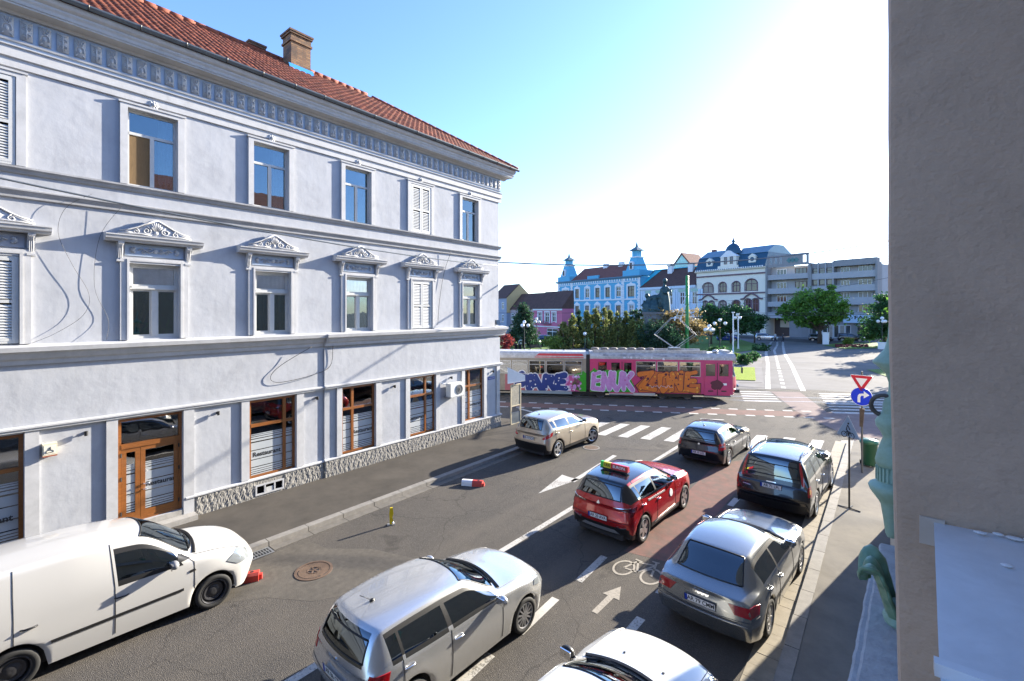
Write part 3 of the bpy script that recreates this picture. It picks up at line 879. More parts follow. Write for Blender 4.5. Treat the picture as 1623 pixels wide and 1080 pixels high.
def upper_window(p, kind, i):
    x0, x1, z0, z1 = p + .16, p + 1.20, 9.0, 10.93
    s = MB()
    # moulded surround, projecting
    s.box(p, p + .15, -.075, -.0, 9.0, 11.03).box(p + 1.21, p + 1.36, -.075, 0, 9.0, 11.03).box(p + .15, p + 1.21, -.075, 0, 10.94, 11.03)
    s.box(p - .03, p + 1.39, -.10, 0, 11.031, 11.075)
    sur = s.build('surround', MT['moulding'], CB)
    put('rosette', ros, CB, (p + .68, 0, 11.2 - .03))
    mb = MB()
    if kind == 'shutter':
        frame_rect(mb, x0, x1, z0, z1, .05, -.06, .08)
        wdw = mb.build('window', MT['wframe'], CB)
        shutter(wdw, x0 + .05, x1 - .05, z0 + .05, z1 - .05, -.065)
        return
    frame_rect(mb, x0, x1, z0, z1, .05, .10, .16)
    zt = z1 - .62; xm = (x0 + x1) / 2
    mb.box(x0 + .05, x1 - .05, .09, .16, zt, zt + .07)
    mb.box(xm - .045, xm + .045, .09, .16, z0 + .05, zt)
    wdw = mb.build('window', MT['wframe'], CB)
    pane(wdw, x0 + .05, x1 - .05, zt + .07, z1 - .05, .13)
    pane(wdw, xm + .045, x1 - .05, z0 + .05, zt, .13)
    if i == 1:
        MB().box(x0 + .05, xm - .045, .115, .135, z0 + .05, zt).build('board', mat('brown cardboard', (.16, .10, .045), .9, var=.3, vscale=9, stretch=(1, 6, .6)), wdw)
        for q in range(3):
            MB().lathe([(.035, 0), (.04, .1), (.015, .15), (.012, .2)], 8, (xm + .15 + q * .13, .22, z0 + .06)).build('bottle', mat('bottle', [(.03, .25, .1), (.2, .05, .04), (.02, .02, .02)][q], .2), wdw)
    else:
        pane(wdw, x0 + .05, xm - .045, z0 + .05, zt, .13)
    if kind == 'drape':
        wavy(x0 + .03, xm + .12, z0 + .05, zt + .02, .22, .03, lean=.35, waves=3).build('curtain', MT['drape'], wdw, True)
    elif kind == 'plain':
        wavy(x1 - .35, x1 - .03, z0 + .05, z1 - .06, .3, .03, waves=3).build('curtain', MT['curtain'], wdw, True)

# carved top of the pediment
def pediment_mesh():
    mb = MB()
    pts = [(-.78, .0)] + [(-.78 + 1.56 * k / 20, .03 + .36 * math.exp(-((k - 10) / 5.2) ** 2) + .06 * (1 - abs(k - 10) / 10)) for k in range(21)] + [(.78, 0)]
    mb.prism_y([(x, z) for x, z in pts], -.05, 0)
    y = -.06
    for sx in (-1, 1):
        mb.tube(spiral((sx * .2, .14), .10, .02, 1.5, math.pi / 2, 20, sx, y), .018, 5)
        mb.tube(spiral((sx * .42, .10), .07, .015, 1.3, math.pi / 2, 16, sx, y), .015, 5)
        mb.tube([(sx * .1, y, .03), (sx * .3, y, .05), (sx * .55, y, .04), (sx * .76, y, .03)], .018, 5)
        mb.tube([(sx * .48, y, .06), (sx * .6, y, .08), (sx * .7, y, .05)], .013, 5)
        mb.tube([(sx * .04, y, .40), (sx * .2, y, .33), (sx * .38, y, .22), (sx * .55, y, .14), (sx * .74, y, .09)], .02, 5)
    for k in range(-3, 4):
        t = math.pi / 2 + k * .28
        mb.tube([(.04 * math.cos(t), y, .12 + .04 * math.sin(t)), (.13 * math.cos(t), y - .012, .12 + .16 * math.sin(t)), (.17 * math.cos(t), y, .12 + .25 * math.sin(t))], [.012, .022, .01], 5)
    mb.ball((0, y, .1), (.05, .03, .05), 7, 5)
    return mb.mesh('carved_crest', MT['moulding'], True)
crest = pediment_mesh()
def panel_mesh():
    mb = MB()
    y = -.012
    for sx in (-1, 1):
        for k in range(-3, 4):
            t = (0 if sx > 0 else math.pi) + k * .36
            mb.tube([(sx * .40 + .03 * math.cos(t), y, .03 * math.sin(t)), (sx * .40 + .12 * math.cos(t), y - .008, .085 * math.sin(t))], [.012, .02], 4)
        mb.tube([(sx * .36, y, 0), (sx * .28, y, .05), (sx * .2, y, 0), (sx * .12, y, -.05), (sx * .04, y, 0)], .017, 4)
        mb.tube(spiral((sx * .25, -.03), .05, .012, 1.1, 0, 10, sx, y), .012, 4)
        mb.tube(spiral((sx * .13, .03), .05, .012, 1.1, 0, 10, -sx, y), .012, 4)
    mb.ball((0, y, 0), (.06, .02, .06), 8, 5)
    return mb.mesh('carved_garland', MT['moulding'], True)
garl = panel_mesh()
def console_mesh():
    pf = [(0, 0), (-.06, .0), (-.05, .06), (-.075, .12), (-.10, .2), (-.12, .28), (-.17, .34), (-.20, .40), (-.20, .44), (0, .44)]
    mb = MB()
    n = len(pf)
    mb.add([(-.06, y, z) for y, z in pf] + [(.06, y, z) for y, z in pf], [(i, (i + 1) % n, n + (i + 1) % n, n + i) for i in range(n)] + [tuple(range(n)), tuple(range(n, 2 * n))])
    mb.box(-.07, .07, -.09, 0, -.05, -.002)
    for q in (-.03, 0, .03):
        mb.tube([(q, -.07, .04), (q, -.085, .12), (q, -.125, .28), (q, -.19, .38)], .011, 4)
    return mb.mesh('console', MT['moulding'])
cons = console_mesh()

def lower_window(p, kind, i):
    c = p + .72
    x0, x1, z0, z1 = p + .19, p + 1.25, 5.09, 7.0
    s = MB()
    s.box(p, p + .18, -.075, 0, 5.065, 7.16).box(p + 1.26, p + 1.44, -.075, 0, 5.065, 7.16).box(p + .18, p + 1.26, -.075, 0, 7.01, 7.16)
    s.box(p + .13, p + .178, -.10, -.076, 5.066, 7.06).box(p + 1.262, p + 1.31, -.10, -.076, 5.066, 7.06).box(p + .13, p + 1.31, -.10, -.076, 7.061, 7.11)
    s.build('surround', MT['moulding'], CB)
    hood = MB().prism_x([(0, 7.53), (-.20, 7.53), (-.22, 7.57), (-.27, 7.59), (-.29, 7.66), (-.31, 7.67), (-.31, 7.70), (0, 7.74)], p - .31, p + 1.75).build('window_hood', MT['moulding'], CB)
    put('carved_crest', crest, hood, (c, -.06, 7.72))
    for q in (p + .0, p + 1.44):
        put('console', cons, hood, (q, -.0, 7.085))
    pb = MB().box(p + .10, p + 1.34, -.03, 0, 7.2, 7.5).build('carved_panel', mat('grey panel paint', (.33, .35, .40), .9, var=.2) if i == 0 else MT['frieze'], CB)  # the first panel has a greyer paint than the rest
    put('carved_garland', garl, pb, (c, -.035, 7.35))
    mb = MB()
    if kind == 'shutter':
        frame_rect(mb, x0, x1, z0, z1, .05, -.06, .08)
        wdw = mb.build('window', MT['wframe'], CB)
        shutter(wdw, x0 + .05, x1 - .05, z0 + .05, z1 - .05, -.065)
        return
    frame_rect(mb, x0, x1, z0, z1, .06, .07, .16)
    zt = z1 - .66; xm = (x0 + x1) / 2
    mb.box(x0 + .06, x1 - .06, .05, .16, zt, zt + .11)
    mb.box(x0 + .02, x1 - .02, .02, .05, zt + .02, zt + .05)
    mb.box(xm - .06, xm + .06, .06, .16, z0 + .06, zt)
    wdw = mb.build('window', MT['wframe'], CB)
    fr2 = MB(); frame_rect(fr2, x0 + .06, xm - .06, z0 + .06, zt, .035, .09, .14); frame_rect(fr2, xm + .06, x1 - .06, z0 + .06, zt, .035, .09, .14)
    frame_rect(fr2, x0 + .06, x1 - .06, zt + .11, z1 - .06, .035, .09, .14)
    fr2.build('sash', MT['wframe'], wdw)
    pane(wdw, x0 + .095, x1 - .095, zt + .145, z1 - .095, .11, MT['glass_clear'])
    pane(wdw, x0 + .095, xm - .095, z0 + .095, zt - .035, .11)
    pane(wdw, xm + .095, x1 - .095, z0 + .095, zt - .035, .11)
    wavy(x0 + .08, x1 - .08, zt + .10, z1 - .05, .135, .008, waves=7).build('curtain', MT['curtain'], wdw, True)
    if i == 1:
        wavy(x0 + .1, xm + .1, z0 + .05, zt, .26, .03, lean=.75, waves=3).build('curtain', MT['gold_drape'], wdw, True)
        pb_ = MB()
        for q in range(90):
            a = (random.uniform(x0 + .1, x1 - .1), random.uniform(.24, .34), z0 + random.uniform(.05, .5) * random.random() ** .5)
            t = random.uniform(0, 6.28)
            pb_.obox(a, (.05 * math.cos(t), 0, .05 * math.sin(t)), (0, .004, .01), (-.014 * math.sin(t), 0, .014 * math.cos(t)))
        pb_.build('house_plant', MT['leafg'], wdw)
    else:
        wavy(x1 - .4, x1 - .08, z0 + .05, zt, .26, .03, waves=3).build('curtain', mat('green drape', (.05, .10, .07), .9), wdw, True)
        if i == 2:
            wavy(x0 + .08, xm - .05, z0 + .05, zt, .24, .012, waves=4).build('curtain', mat('grey lace', (.20, .21, .2), .9, var=.5, vscale=30), wdw, True)

for i, (p, ku, kl) in enumerate(zip(PITCH, ('shutter', 'plain', 'plain', 'drape', 'shutter', 'drape'), ('shutter', 'gold', 'net', 'net', 'shutter', 'net'))):
    upper_window(p, ku, i)
    lower_window(p, kl, i)

# ---- ground storey: timber shop windows with striped film, piers between
pier = MB()
def pilaster(x0, x1, zb, pr):
    return MB().box(x0, x1, -pr, 0, zb, 3.115).build('pilaster', MT['moulding'], CB)
for a, b, zb, pr in ((1.09, 1.32, .425, .06), (2.47, 2.69, .425, .06), (4.07, 4.32, .10, .06), (5.52, 5.74, .725, .06), (7.17, 7.40, .725, .06),
                     (8.55, 8.75, .745, .105), (10.13, 10.36, .745, .105), (11.5, 11.71, .745, .105), (13.08, 13.3, .745, .105), (14.6, 14.8, .745, .105), (16.07, 16.26, .745, .105), (16.98, 17.2, .745, .105)):
    pilaster(a, b, zb, pr)
def film(win, x0, x1, z0, z1, y):
    """frosted vinyl laid as bands, thinning out at both ends"""
    h = z1 - z0
    bands = [(.0, .025), (.045, .03), (.09, .035), (.14, .04), (.20, .16), (.38, .20), (.60, .17), (.80, .05), (.87, .035), (.92, .028), (.96, .02)]
    mb = MB()
    for a, d in bands:
        mb.box(x0, x1, y, y + .003, z0 + a * h, z0 + (a + d) * h)
    mb.build('frosted_film', MT['film'], win)
def shop_window(o, split, fwd, trans=.78, word=True):
    x0, x1, z0, z1 = o
    y0 = .06 - fwd
    mb = MB(); frame_rect(mb, x0, x1, z0, z1, .075, y0, y0 + .09)
    zt = z1 - trans
    xs = x0 + (x1 - x0) * split
    mb.box(x0 + .075, x1 - .075, y0 - .015, y0 + .09, zt - .045, zt + .045)
    mb.box(xs - .045, xs + .045, y0 - .01, y0 + .0895, z0 + .075, z1 - .075)
    wd = mb.build('shop_window', MT['wood'], CB)
    for a, b in ((x0 + .075, xs - .045), (xs + .045, x1 - .075)):
        for c, d in ((z0 + .075, zt - .045), (zt + .045, z1 - .075)):
            MB().box(a, b, y0 + .04, y0 + .048, c, d).build('pane', MT['sglass'], wd)
        film(wd, a + .002, b - .002, z0 + .08, z0 + .08 + (zt - z0) * .80, y0 + .034)
    if word:
        a, b = (x0 + .075, xs - .045) if split > .5 else (xs + .045, x1 - .075)
        text('Restaurant', .19, MT['ink'], wd, ((a + b) / 2, y0 + .030, z0 + .08 + (zt - z0) * .385), (R(90), 0, 0), offset=.006, sx=1.0)
    return wd
shop_window(GF[2], .76, 0)
shop_window(GF[3], .33, .05)
shop_window(GF[4], .64, .05)
shop_window(GF[5], .28, .05)
wd0 = shop_window(GF[0], .40, 0, word=False)
text('Restaurant', .19, MT['ink'], wd0, (.5, .030, 1.25), (R(90), 0, 0), offset=.006)
# door: fixed transom, narrow leaf and wide leaf
x0, x1, z0, z1 = GF[1]
mb = MB(); frame_rect(mb, x0, x1, z0, z1, .075, .06, .15)
mb.box(x0 + .075, x1 - .075, .05, .15, 2.30, 2.42)
dr = mb.build('door', MT['wood'], CB)
MB().box(x0 + .08, x1 - .08, .10, .108, 2.42, z1 - .08).build('pane', MT['sglass'], dr)
xm = x0 + .46
for a, b in ((x0 + .078, xm - .004), (xm + .004, x1 - .078)):
    lf = MB(); wS = .10
    frame_rect(lf, a, b, z0 + .02, 2.297, wS, .07, .13)
    lf.box(a + wS, b - wS, .071, .129, z0 + .12, z0 + .24)
    lf.build('door_leaf', MT['wood'], dr)
    MB().box(a + wS, b - wS, .095, .103, z0 + .24, 2.197).build('pane', MT['sglass'], dr)
    film(dr, a + wS + .002, b - wS - .002, z0 + .26, 1.90, .090)
text('Restaurant', .17, MT['ink'], dr, ((xm + x1) / 2 + .02, .086, 1.28), (R(90), 0, 0), offset=.005, sx=.95)
MB().tube([(xm + .06, .07, 1.32), (xm + .06, .02, 1.32), (xm + .2, .02, 1.32)], .013, 6).build('handle', MT['chrome'], dr, True)
MB().tube([(xm + .06, .07, 1.18), (xm + .06, .03, 1.18), (xm + .16, .03, 1.18)], .011, 6).build('handle', MT['chrome'], dr, True)
hg = MB().tube([(0, 0, 0), (0, 0, .1)], .016, 6).mesh('hinge', MT['black'])
for hx in (x0 + .07, x1 - .07):
    for hz in (.62, 1.5, 2.1):
        put('hinge', hg, dr, (hx, .055, hz))
stm = mat('worn stone step', (.36, .34, .31), .9, var=.3, vscale=5, bump=.3, stain=.4, sscale=2)
MB().box(2.55, 4.32, -.36, .04, 0.10, .26).build('step', stm, CB)
MB().box(2.60, 4.06, -.05, .055, .262, .395).build('step', stm, CB)

# rough stone plinth
def plinth(xa, xb, ztop, pr):
    nx, nz = int((xb - xa) / .035), 14
    vs, fs = [], []
    for j in range(nz + 1):
        for i in range(nx + 1):
            x = xa + (xb - xa) * i / nx; z = .06 + (ztop - .06) * j / nz
            rr = abs(math.sin(x * 17 + 1.7 * math.sin(z * 5 + x * 2.1))) ** .6 * .012 + random.uniform(0, .016)
            if j in (0, nz) or i in (0, nx): rr *= .3
            vs.append((x, -pr - rr, z))
    for j in range(nz):
        for i in range(nx):
            a = j * (nx + 1) + i
            fs.append((a, a + 1, a + nx + 2, a + nx + 1))
    mb = MB().add(vs, fs)
    mb.box(xa, xb, -pr + .01, 0, .05, ztop)
    return mb.build('plinth', MT['rubble'], CB, fix=False)
MT['rubble'] = mat('rough dashed stone plinth', (.30, .285, .26), .95, col2=(.15, .143, .13), vscale=14, bump=.8, bscale=28, bdist=.03, stretch=(1, 1, .45), stain=.5, sscale=5)
plinth(4.34, 5.9, .655, .05); plinth(6.75, 8.10, .655, .05); plinth(8.10, BX1 + .08, .675, .09)
plinth(-7.0, 2.5, .355, .03)
# basement window
bw = MB(); frame_rect(bw, 5.9, 6.75, .18, .50, .045, -.08, .0)
bw.box(6.16, 6.20, -.075, 0, .225, .455).box(6.45, 6.49, -.075, 0, .225, .455)
bwo = bw.build('basement_window', MT['moulding'], CB)
MB().box(5.945, 6.705, -.03, -.02, .225, .455).build('pane', MT['matt_black'], bwo)  # matt black sheet stands for the dark inside the opening
MB().box(6.22, 6.43, -.06, -.045, .23, .36).build('flap', MT['wframe'], bwo)
MB().box(5.9, 6.75, -.05, 0, .502, .655).box(5.9, 6.75, -.05, 0, .06, .178).build('plinth_block', MT['rubble'], CB)

# ---- things fixed to the facade
def on_facade(x, p, z):
    return (-14.9 + p, x, z)
for n_, (x, pr) in enumerate(((2.1, .0), (4.9, 0), (7.85, 0), (10.95, .05), (13.95, .05), (16.7, .05))):
    lab = ['small black wall spotlight above the pale panel left of the door', 'small black wall spotlight right of the wooden door', 'small black wall spotlight right of the widest shop window',
           'small black wall spotlight between second and third shop windows', 'small black wall spotlight above the air conditioner', 'small black wall spotlight above the blue street plate'][n_]
    t_ = thing('wall_spotlight', lab, 'lamp', on_facade(x, pr, 2.88), R(90), 'wall spotlights along the shop front')
    MB().box(-.03, .03, -.03, 0, -.03, .03).build('mount', MT['black'], t_)
    MB().tube([(0, -.03, 0), (0, -.07, 0)], .014, 6).build('arm', MT['black'], t_)
    MB().tube([(0, -.085, .05), (0, -.09, -.06)], .038, 8).build('lamp_head', MT['black'], t_)
t_ = thing('box_sign', 'small cream box lamp with a drawn emblem beside the left shop window', 'sign', on_facade(1.36, 0, 2.52), R(90))
MB().box(0, .24, -.16, 0, 0, .26).build('housing', mat('cream plastic', (.62, .55, .40), .5), t_)
MB().box(.02, .22, -.166, -.161, .03, .23).build('panel', mat('ivory panel', (.70, .66, .55), .4), t_)
MB().tube([(.06, -.17, .06), (.18, -.17, .07), (.17, -.17, .11), (.13, -.17, .12), (.13, -.17, .19), (.10, -.17, .13), (.06, -.17, .10), (.06, -.17, .06)], .006, 4).build('emblem', MT['ink'], t_)
MB().box(0, .24, -.16, 0, -.03, -.001).build('base', mat('rust red', (.30, .08, .04), .6), t_)
t_ = thing('street_plate', 'small blue street name plate near the building corner', 'sign', on_facade(16.62, .05, 2.55), R(90))
MB().box(-.24, .24, -.015, 0, -.07, .07).build('plate', mat('enamel blue', (.02, .06, .28), .3), t_)
MB().box(-.19, .19, -.018, -.0155, -.022, .022).build('legend_strip', mat('worn pale legend', (.45, .48, .55), .5, var=.8, vscale=22), t_)
t_ = thing('air_conditioner', 'white air conditioner unit with round fan hung between shop windows', 'air conditioner', on_facade(13.95, .05, 2.12), R(90))
MB().box(-.38, .38, -.42, -.12, 0, .56).build('casing', mat('white sheet casing', (.68, .67, .62), .45, var=.1), t_)
MB().lathe([(.21, -.424), (.21, -.44), (.19, -.445), (.19, -.43), (.001, -.428)], 24, (.12, 0, .28), 'y').build('fan_guard', mat('grey fan', (.2, .2, .2), .5), t_)
for a in range(6):
    t = a * math.pi / 6
    MB().obox((.12, -.447, .28), (.19 * math.cos(t), 0, .19 * math.sin(t)), (0, .003, 0), (-.004 * math.sin(t), 0, .004 * math.cos(t))).build('guard_wire', MT['black'], t_)
MB().box(-.40, .40, -.44, 0, -.04, -.002).build('bracket', MT['steel'], t_)
MB().tube([(-.34, -.2, .5), (-.5, -.1, .55), (-.62, -.05, .62), (-.65, 0, .6)], .02, 6).build('hose', MT['white_solid'], t_, True)
# service bracket and lamp on the ledge end
t_ = thing('cable_bracket', 'grey cable bracket with a floodlight standing on the ledge at the corner', 'bracket', on_facade(16.75, .2, 5.04), R(90))
MB().tube([(0, 0, 0), (0, 0, .32)], .02, 6).tube([(0, 0, .3), (.35, -.2, .2)], .015, 5).build('post', MT['steel'], t_)
MB().obox((.1, -.08, .2), (.10, -.03, 0), (.02, .06, .0), (0, .03, .12)).build('floodlight', MT['gutter'], t_)
# awning and railing round the corner
t_ = thing('awning', 'white cloth awning round the corner of the lavender building', 'awning', (-14.55, 17.5, 2.2), R(90))
MB().add([(0, 0, .82), (1.1, -.25, .32), (1.1, -.25, .05), (0, 0, .0), (0, .9, .85), (1.1, .9, .35), (1.1, .9, .05), (0, .9, 0)], [(0, 1, 2, 3), (0, 4, 5, 1), (1, 5, 6, 2)]).build('canopy', mat('white awning cloth', (.72, .72, .70), .8, var=.08), t_)
MB().tube([(0, -.02, .0), (1.1, -.25, .04)], .02, 5).tube([(1.1, -.25, .05), (1.1, .9, .05)], .02, 5).build('awning_frame', MT['steel'], t_)
t_ = thing('gate_panel', 'narrow tan folding screen standing at the corner under the awning', 'screen', (-14.55, 17.75, .1), R(90))
tan_ = mat('tan painted steel', (.42, .36, .24), .6)
frm = MB(); frame_rect(frm, 0, .8, 0, 2.0, .05, -.03, .03); frm.box(.05, .75, -.025, .025, .9, .95).build('frame', tan_, t_)
MB().box(.05, .75, -.01, .01, .05, .6).build('lower_panel', MT['gutter'], t_)
MB().box(.05, .75, -.01, .01, .95, 1.95).build('upper_panel', mat('mottled panel', (.25, .23, .18), .7, var=.5, vscale=8), t_)

# loose cables on and across the facade
def curve_pts(pts, n=6):
    pts = [Vector(p) for p in pts]
    out = []
    for i in range(len(pts) - 1):
        p0, p1, p2, p3 = pts[max(i - 1, 0)], pts[i], pts[i + 1], pts[min(i + 2, len(pts) - 1)]
        for k in range(n):
            t = k / n
            out.append(.5 * ((2 * p1) + (p2 - p0) * t + (2 * p0 - 5 * p1 + 4 * p2 - p3) * t * t + (3 * p1 - p0 - 3 * p2 + p3) * t ** 3))
    return out + [pts[-1]]
def wire(name, label, pts, r=.012, m=None, group=None):
    if len(pts) < 13: pts = curve_pts(pts)
    o = MB().tube(pts, r, 5).build(name, m or MT['black'], None, True)
    tag(o, label, 'cable', group); return o
def sag(a, b, s, n=14):
    a, b = Vector(a), Vector(b)
    return [a.lerp(b, k / n) - Vector((0, 0, s * 4 * (k / n) * (1 - k / n))) for k in range(n + 1)]
FX = -14.9
wire('cable', 'thick grey cable sagging along the facade between the storeys', sag((FX + .9, -3, 8.9), (FX + .20, 17.1, 8.0), .35) , .022, MT['gutter'])
wire('cable', 'thin drooping cable loop casting a curved shadow between the left windows', [(FX + .12, 2.2, 8.6), (FX + .11, 1.75, 8.2), (FX + .10, 1.62, 7.6), (FX + .09, 1.85, 6.9), (FX + .08, 2.15, 6.2), (FX + .08, 2.05, 5.7), (FX + .08, 1.6, 5.3), (FX + .1, 1.2, 5.08)], .004)
wire('cable', 'thin cable hanging beside the left pedimented window', [(FX + .14, 2.75, 8.4), (FX + .06, 2.35, 7.6), (FX + .06, 2.25, 6.4), (FX + .06, 2.5, 5.6), (FX + .2, 2.45, 5.1)], .004)
wire('cable', 'thin cable falling between shuttered and last window', [(FX + .14, 13.9, 8.4), (FX + .06, 13.55, 7.4), (FX + .06, 13.3, 6.2), (FX + .06, 13.2, 5.2)], .009)
wire('cable', 'loose cable trailing down the wall below the ledge near the seam', [(FX + .2, 7.6, 4.62), (FX + .05, 6.7, 4.1), (FX + .05, 6.35, 3.75), (FX + .06, 6.6, 3.55), (FX + .07, 7.6, 3.65), (FX + .08, 8.3, 3.9), (FX + .1, 8.4, 4.6)], .009)
# ------------------------------------------------------------ the house the picture is taken from
OB = thing('near_house', 'house with brown roughcast window jamb at the right edge of the view', 'building', (0.0, 0, 0))
MT['roughcast'] = mat('brown grey roughcast', (0.52, 0.39, 0.285), .95, var=.16, vscale=3, bump=.9, bscale=60, bdist=.006, stain=.25, sscale=6, streak=.15)
MT['near_plaster'] = mat('ochre plaster', (.45, .38, .28), .9, var=.15)
# far window jamb: uneven vertical edge
jb = MB()
zs = np.linspace(0.0, 12.3, 84)
YJ = 1.49
vs = []
for z in zs:
    e = 0.003 + max(0, (5.8 - z)) * .021 * (1 if z > 4 else 0) + (.038 if z <= 4 else 0) + random.uniform(-.0012, .0012)
    vs += [(e + .004, YJ + .006, z), (e + .018, YJ, z), (.9, YJ, z), (e, YJ + .02, z), (e, 2.9, z)]
fs = []
for k in range(len(zs) - 1):
    a, b = 5 * k, 5 * k + 5
    fs += [(a + 1, a + 2, b + 2, b + 1), (a + 0, a + 1, b + 1, b + 0), (a + 3, a + 0, b + 0, b + 3), (a + 4, a + 3, b + 3, b + 4)]
jb.add(vs, fs)
jo = jb.build('window_jamb', MT['roughcast'], OB, True, fix=False)
smooth_angle(jo, 40)
# walls of the house beside and around the opening
hw = MB()
hw.box(.055, 9, 2.9, 16.0, 0, 12.3)
hw.box(.9, 9, YJ + .02, 2.9, 0, 12.3)
hw.box(.06, 9, -42, -1.2, 0, 12.3)
hw.box(.10, 9, -1.2, YJ - .004, 0, 5.25)
hw.box(.9, 9, -1.2, YJ - .004, 10.6, 12.3)  # unseen lintel, set high and back to let skylight onto the sill
hw.build('wall', MT['near_plaster'], OB)
MB().prism_y([(.08, 12.31), (9.3, 12.31), (4.6, 14.2)], -42, 15.9).build('roof', MT['tile_plain'], OB)
# metal sill
sm = mat('painted sheet metal sill', (.86, .90, .93), .22, metal=.1, var=.2, vscale=4, bump=.05, bscale=6, stain=.3, sscale=3)
so = MB()
zt = 5.3
nx, ny = 14, 40
vs, fs = [], []
for j in range(ny + 1):
    y = -1.19 + (YJ - .004 + 1.19) * j / ny
    for i in range(nx + 1):
        xl = .055 + (.086 - .055) * ((y - .85) / .64 if y > .85 else 0)
        x = xl + (.62 - xl) * i / nx
        vs.append((x, y, zt + (.012 * i / nx) + .0025 * math.sin(5 * x + 3 * y) + .0015 * math.sin(11 * y)))
for j in range(ny):
    for i in range(nx):
        a = j * (nx + 1) + i
        fs.append((a, a + 1, a + nx + 2, a + nx + 1))
so.add(vs, fs)
sill = so.build('window_sill', sm, OB, True, fix=False)
MB().box(.05, .62, .855, .872, zt + .0, zt + .018).build('folded_seam', sm, sill)
fk = MB()
for (fx, fy, sx) in ((.16, 1.455, .012), (.19, 1.47, .01), (.215, 1.465, .016), (.235, 1.475, .008), (.25, 1.17, .02), (.265, 1.15, .012), (.24, 1.14, .01), (.18, 1.30, .01)):
    fk.ball((fx, fy, zt + .006), (sx, sx * .6, .003), 7, 4)
fk.build('paint_flakes', MT['white_solid'], sill)
MB().box(.060, .105, YJ - .006, YJ - .001, 5.24, 5.305).build('mortar_patch', mat('mortar smear', (.62, .54, .46), .9, var=.2, bump=.3), OB)
# stone ledge below, with two steps
lg = MB()
stone = mat('cracked pale stone ledge', (.40, .40, .40), .9, var=.25, vscale=6, bump=.8, bscale=24, bdist=.015, stain=.5, sscale=8)
def ledge(xa, xb, ya, yb, z0, z1):
    ny = 40
    vs, fs = [], []
    for k in range(ny + 1):
        y = ya + (yb - ya) * k / ny
        xo = xa + (xb - xa) * k / ny + random.uniform(-.004, .004)
        vs += [(xo + .012, y, z0), (xo, y, z0 + .04), (xo, y, z1 - .012), (xo + .015, y, z1), (.4, y, z1 + .01)]
    for k in range(ny):
        a = 5 * k
        fs += [(a + i, a + i + 1, a + i + 6, a + i + 5) for i in range(4)]
    e = 5 * ny
    fs += [(e, e + 1, e + 2, e + 3, e + 4), (4, 3, 2, 1, 0)]
    return MB().add(vs, fs)
ledge(-.235, -.115, 2.6, 5.6, 3.30, 3.44).build('ledge', stone, OB, fix=True)
ledge(-.19, -.06, 2.6, 5.85, 3.442, 3.50).build('ledge', stone, OB, fix=True)
ledge(-.26, -.17, 2.6, 4.75, 3.0, 3.298).build('ledge', stone, OB, fix=True)

# green turned ornament on the ledge
gm = mat('weathered pale green paint', (.24, .36, .25), .6, col2=(.30, .47, .40), vscale=7, bump=.3, bscale=25, stain=.35, sscale=6)
orn = thing('facade_ornament', 'weathered pale green turned ornament with flared bowls on the house ledge', 'ornament', (.035, 6.2, 3.45))
zz = lambda y: 5.8 - (y - 493) / 152 - 3.45
pf = [(3, 500), (5, 535), (9, 553), (16, 563), (24, 573), (24, 576), (15, 584), (8, 592), (4, 606), (4, 618), (8, 630), (11, 640), (12, 652), (17, 660), (21, 668), (20, 676), (14, 686), (11, 693), (15, 705), (19, 720), (21, 730), (20, 737), (18, 739), (18, 762), (21, 764), (28, 768), (30, 772), (28, 778), (22, 787), (17, 794), (14, 800), (11, 820), (8, 845), (6, 850)]
MB().lathe([(r / 152, zz(y)) for r, y in pf], 24).build('turned_body', gm, orn, True)
fr = MB()
for k in range(24):
    t = k * 2 * math.pi / 24
    fr.obox((.125 * math.cos(t), .125 * math.sin(t), (zz(739) + zz(762)) / 2), (.010 * math.cos(t), .010 * math.sin(t), 0), (-.009 * math.sin(t), .009 * math.cos(t), 0), (0, 0, .07))
fr.build('fringe', gm, orn)
MB().tube([(-.065 + .105 * math.cos(t), -.02, zz(643) + .105 * math.sin(t)) for t in np.linspace(.9, 5.6, 16)], [.022] * 14 + [.02, .016], 8).build('hook', mat('dark painted hook', (.07, .065, .06), .5), orn, True)
lf = thing('leaf_ornament', 'curled dark green leaf ornament lying low on the stone ledge', 'ornament', (.0, 4.45, 3.50))
lf.scale = (.80, 1.35, .95)
spine = curve_pts([(.03, 0, .0), (.0, 0, .10), (-.04, 0, .22), (-.08, 0, .34), (-.125, 0, .385), (-.15, 0, .34), (-.15, 0, .28)], 4)
nv = 24
vs, fs = [], []
for i, p in enumerate(spine):
    t = i / (len(spine) - 1)
    wd_ = (.05 + .10 * math.sin(min(1, t * 1.25) * math.pi * .62)) * (1 - .75 * max(0, t - .72) / .28)
    wd_ *= 1 + .10 * math.cos(i * 1.6)
    d_ = (spine[min(i + 1, len(spine) - 1)] - spine[max(i - 1, 0)]).normalized()
    nn_ = Vector((-d_.z, 0, d_.x))
    for k in range(nv + 1):
        v = 2 * k / nv - 1
        q = p + Vector((0, v * wd_, 0)) + nn_ * (.016 * math.cos(v * 3.2 * math.pi) - .05 * v * v)
        vs.append(tuple(q))
for i in range(len(spine) - 1):
    for k in range(nv):
        a_ = i * (nv + 1) + k
        fs.append((a_, a_ + 1, a_ + nv + 2, a_ + nv + 1))
lo_ = MB().add(vs, fs).build('curled_leaf', mat('dark green paint', (.11, .21, .13), .45, col2=(.17, .30, .20), vscale=8, bump=.3, bscale=20), lf, True)
sd_ = lo_.modifiers.new('t', 'SOLIDIFY'); sd_.thickness = .03; sd_.offset = 0
baked(lo_)
MB().lathe([(.09, 0), (.10, .03), (.06, .06), (.055, .12), (.03, .16), (.001, .17)], 12, (.06, 0, 0)).build('leaf_foot', gm, lf, True)
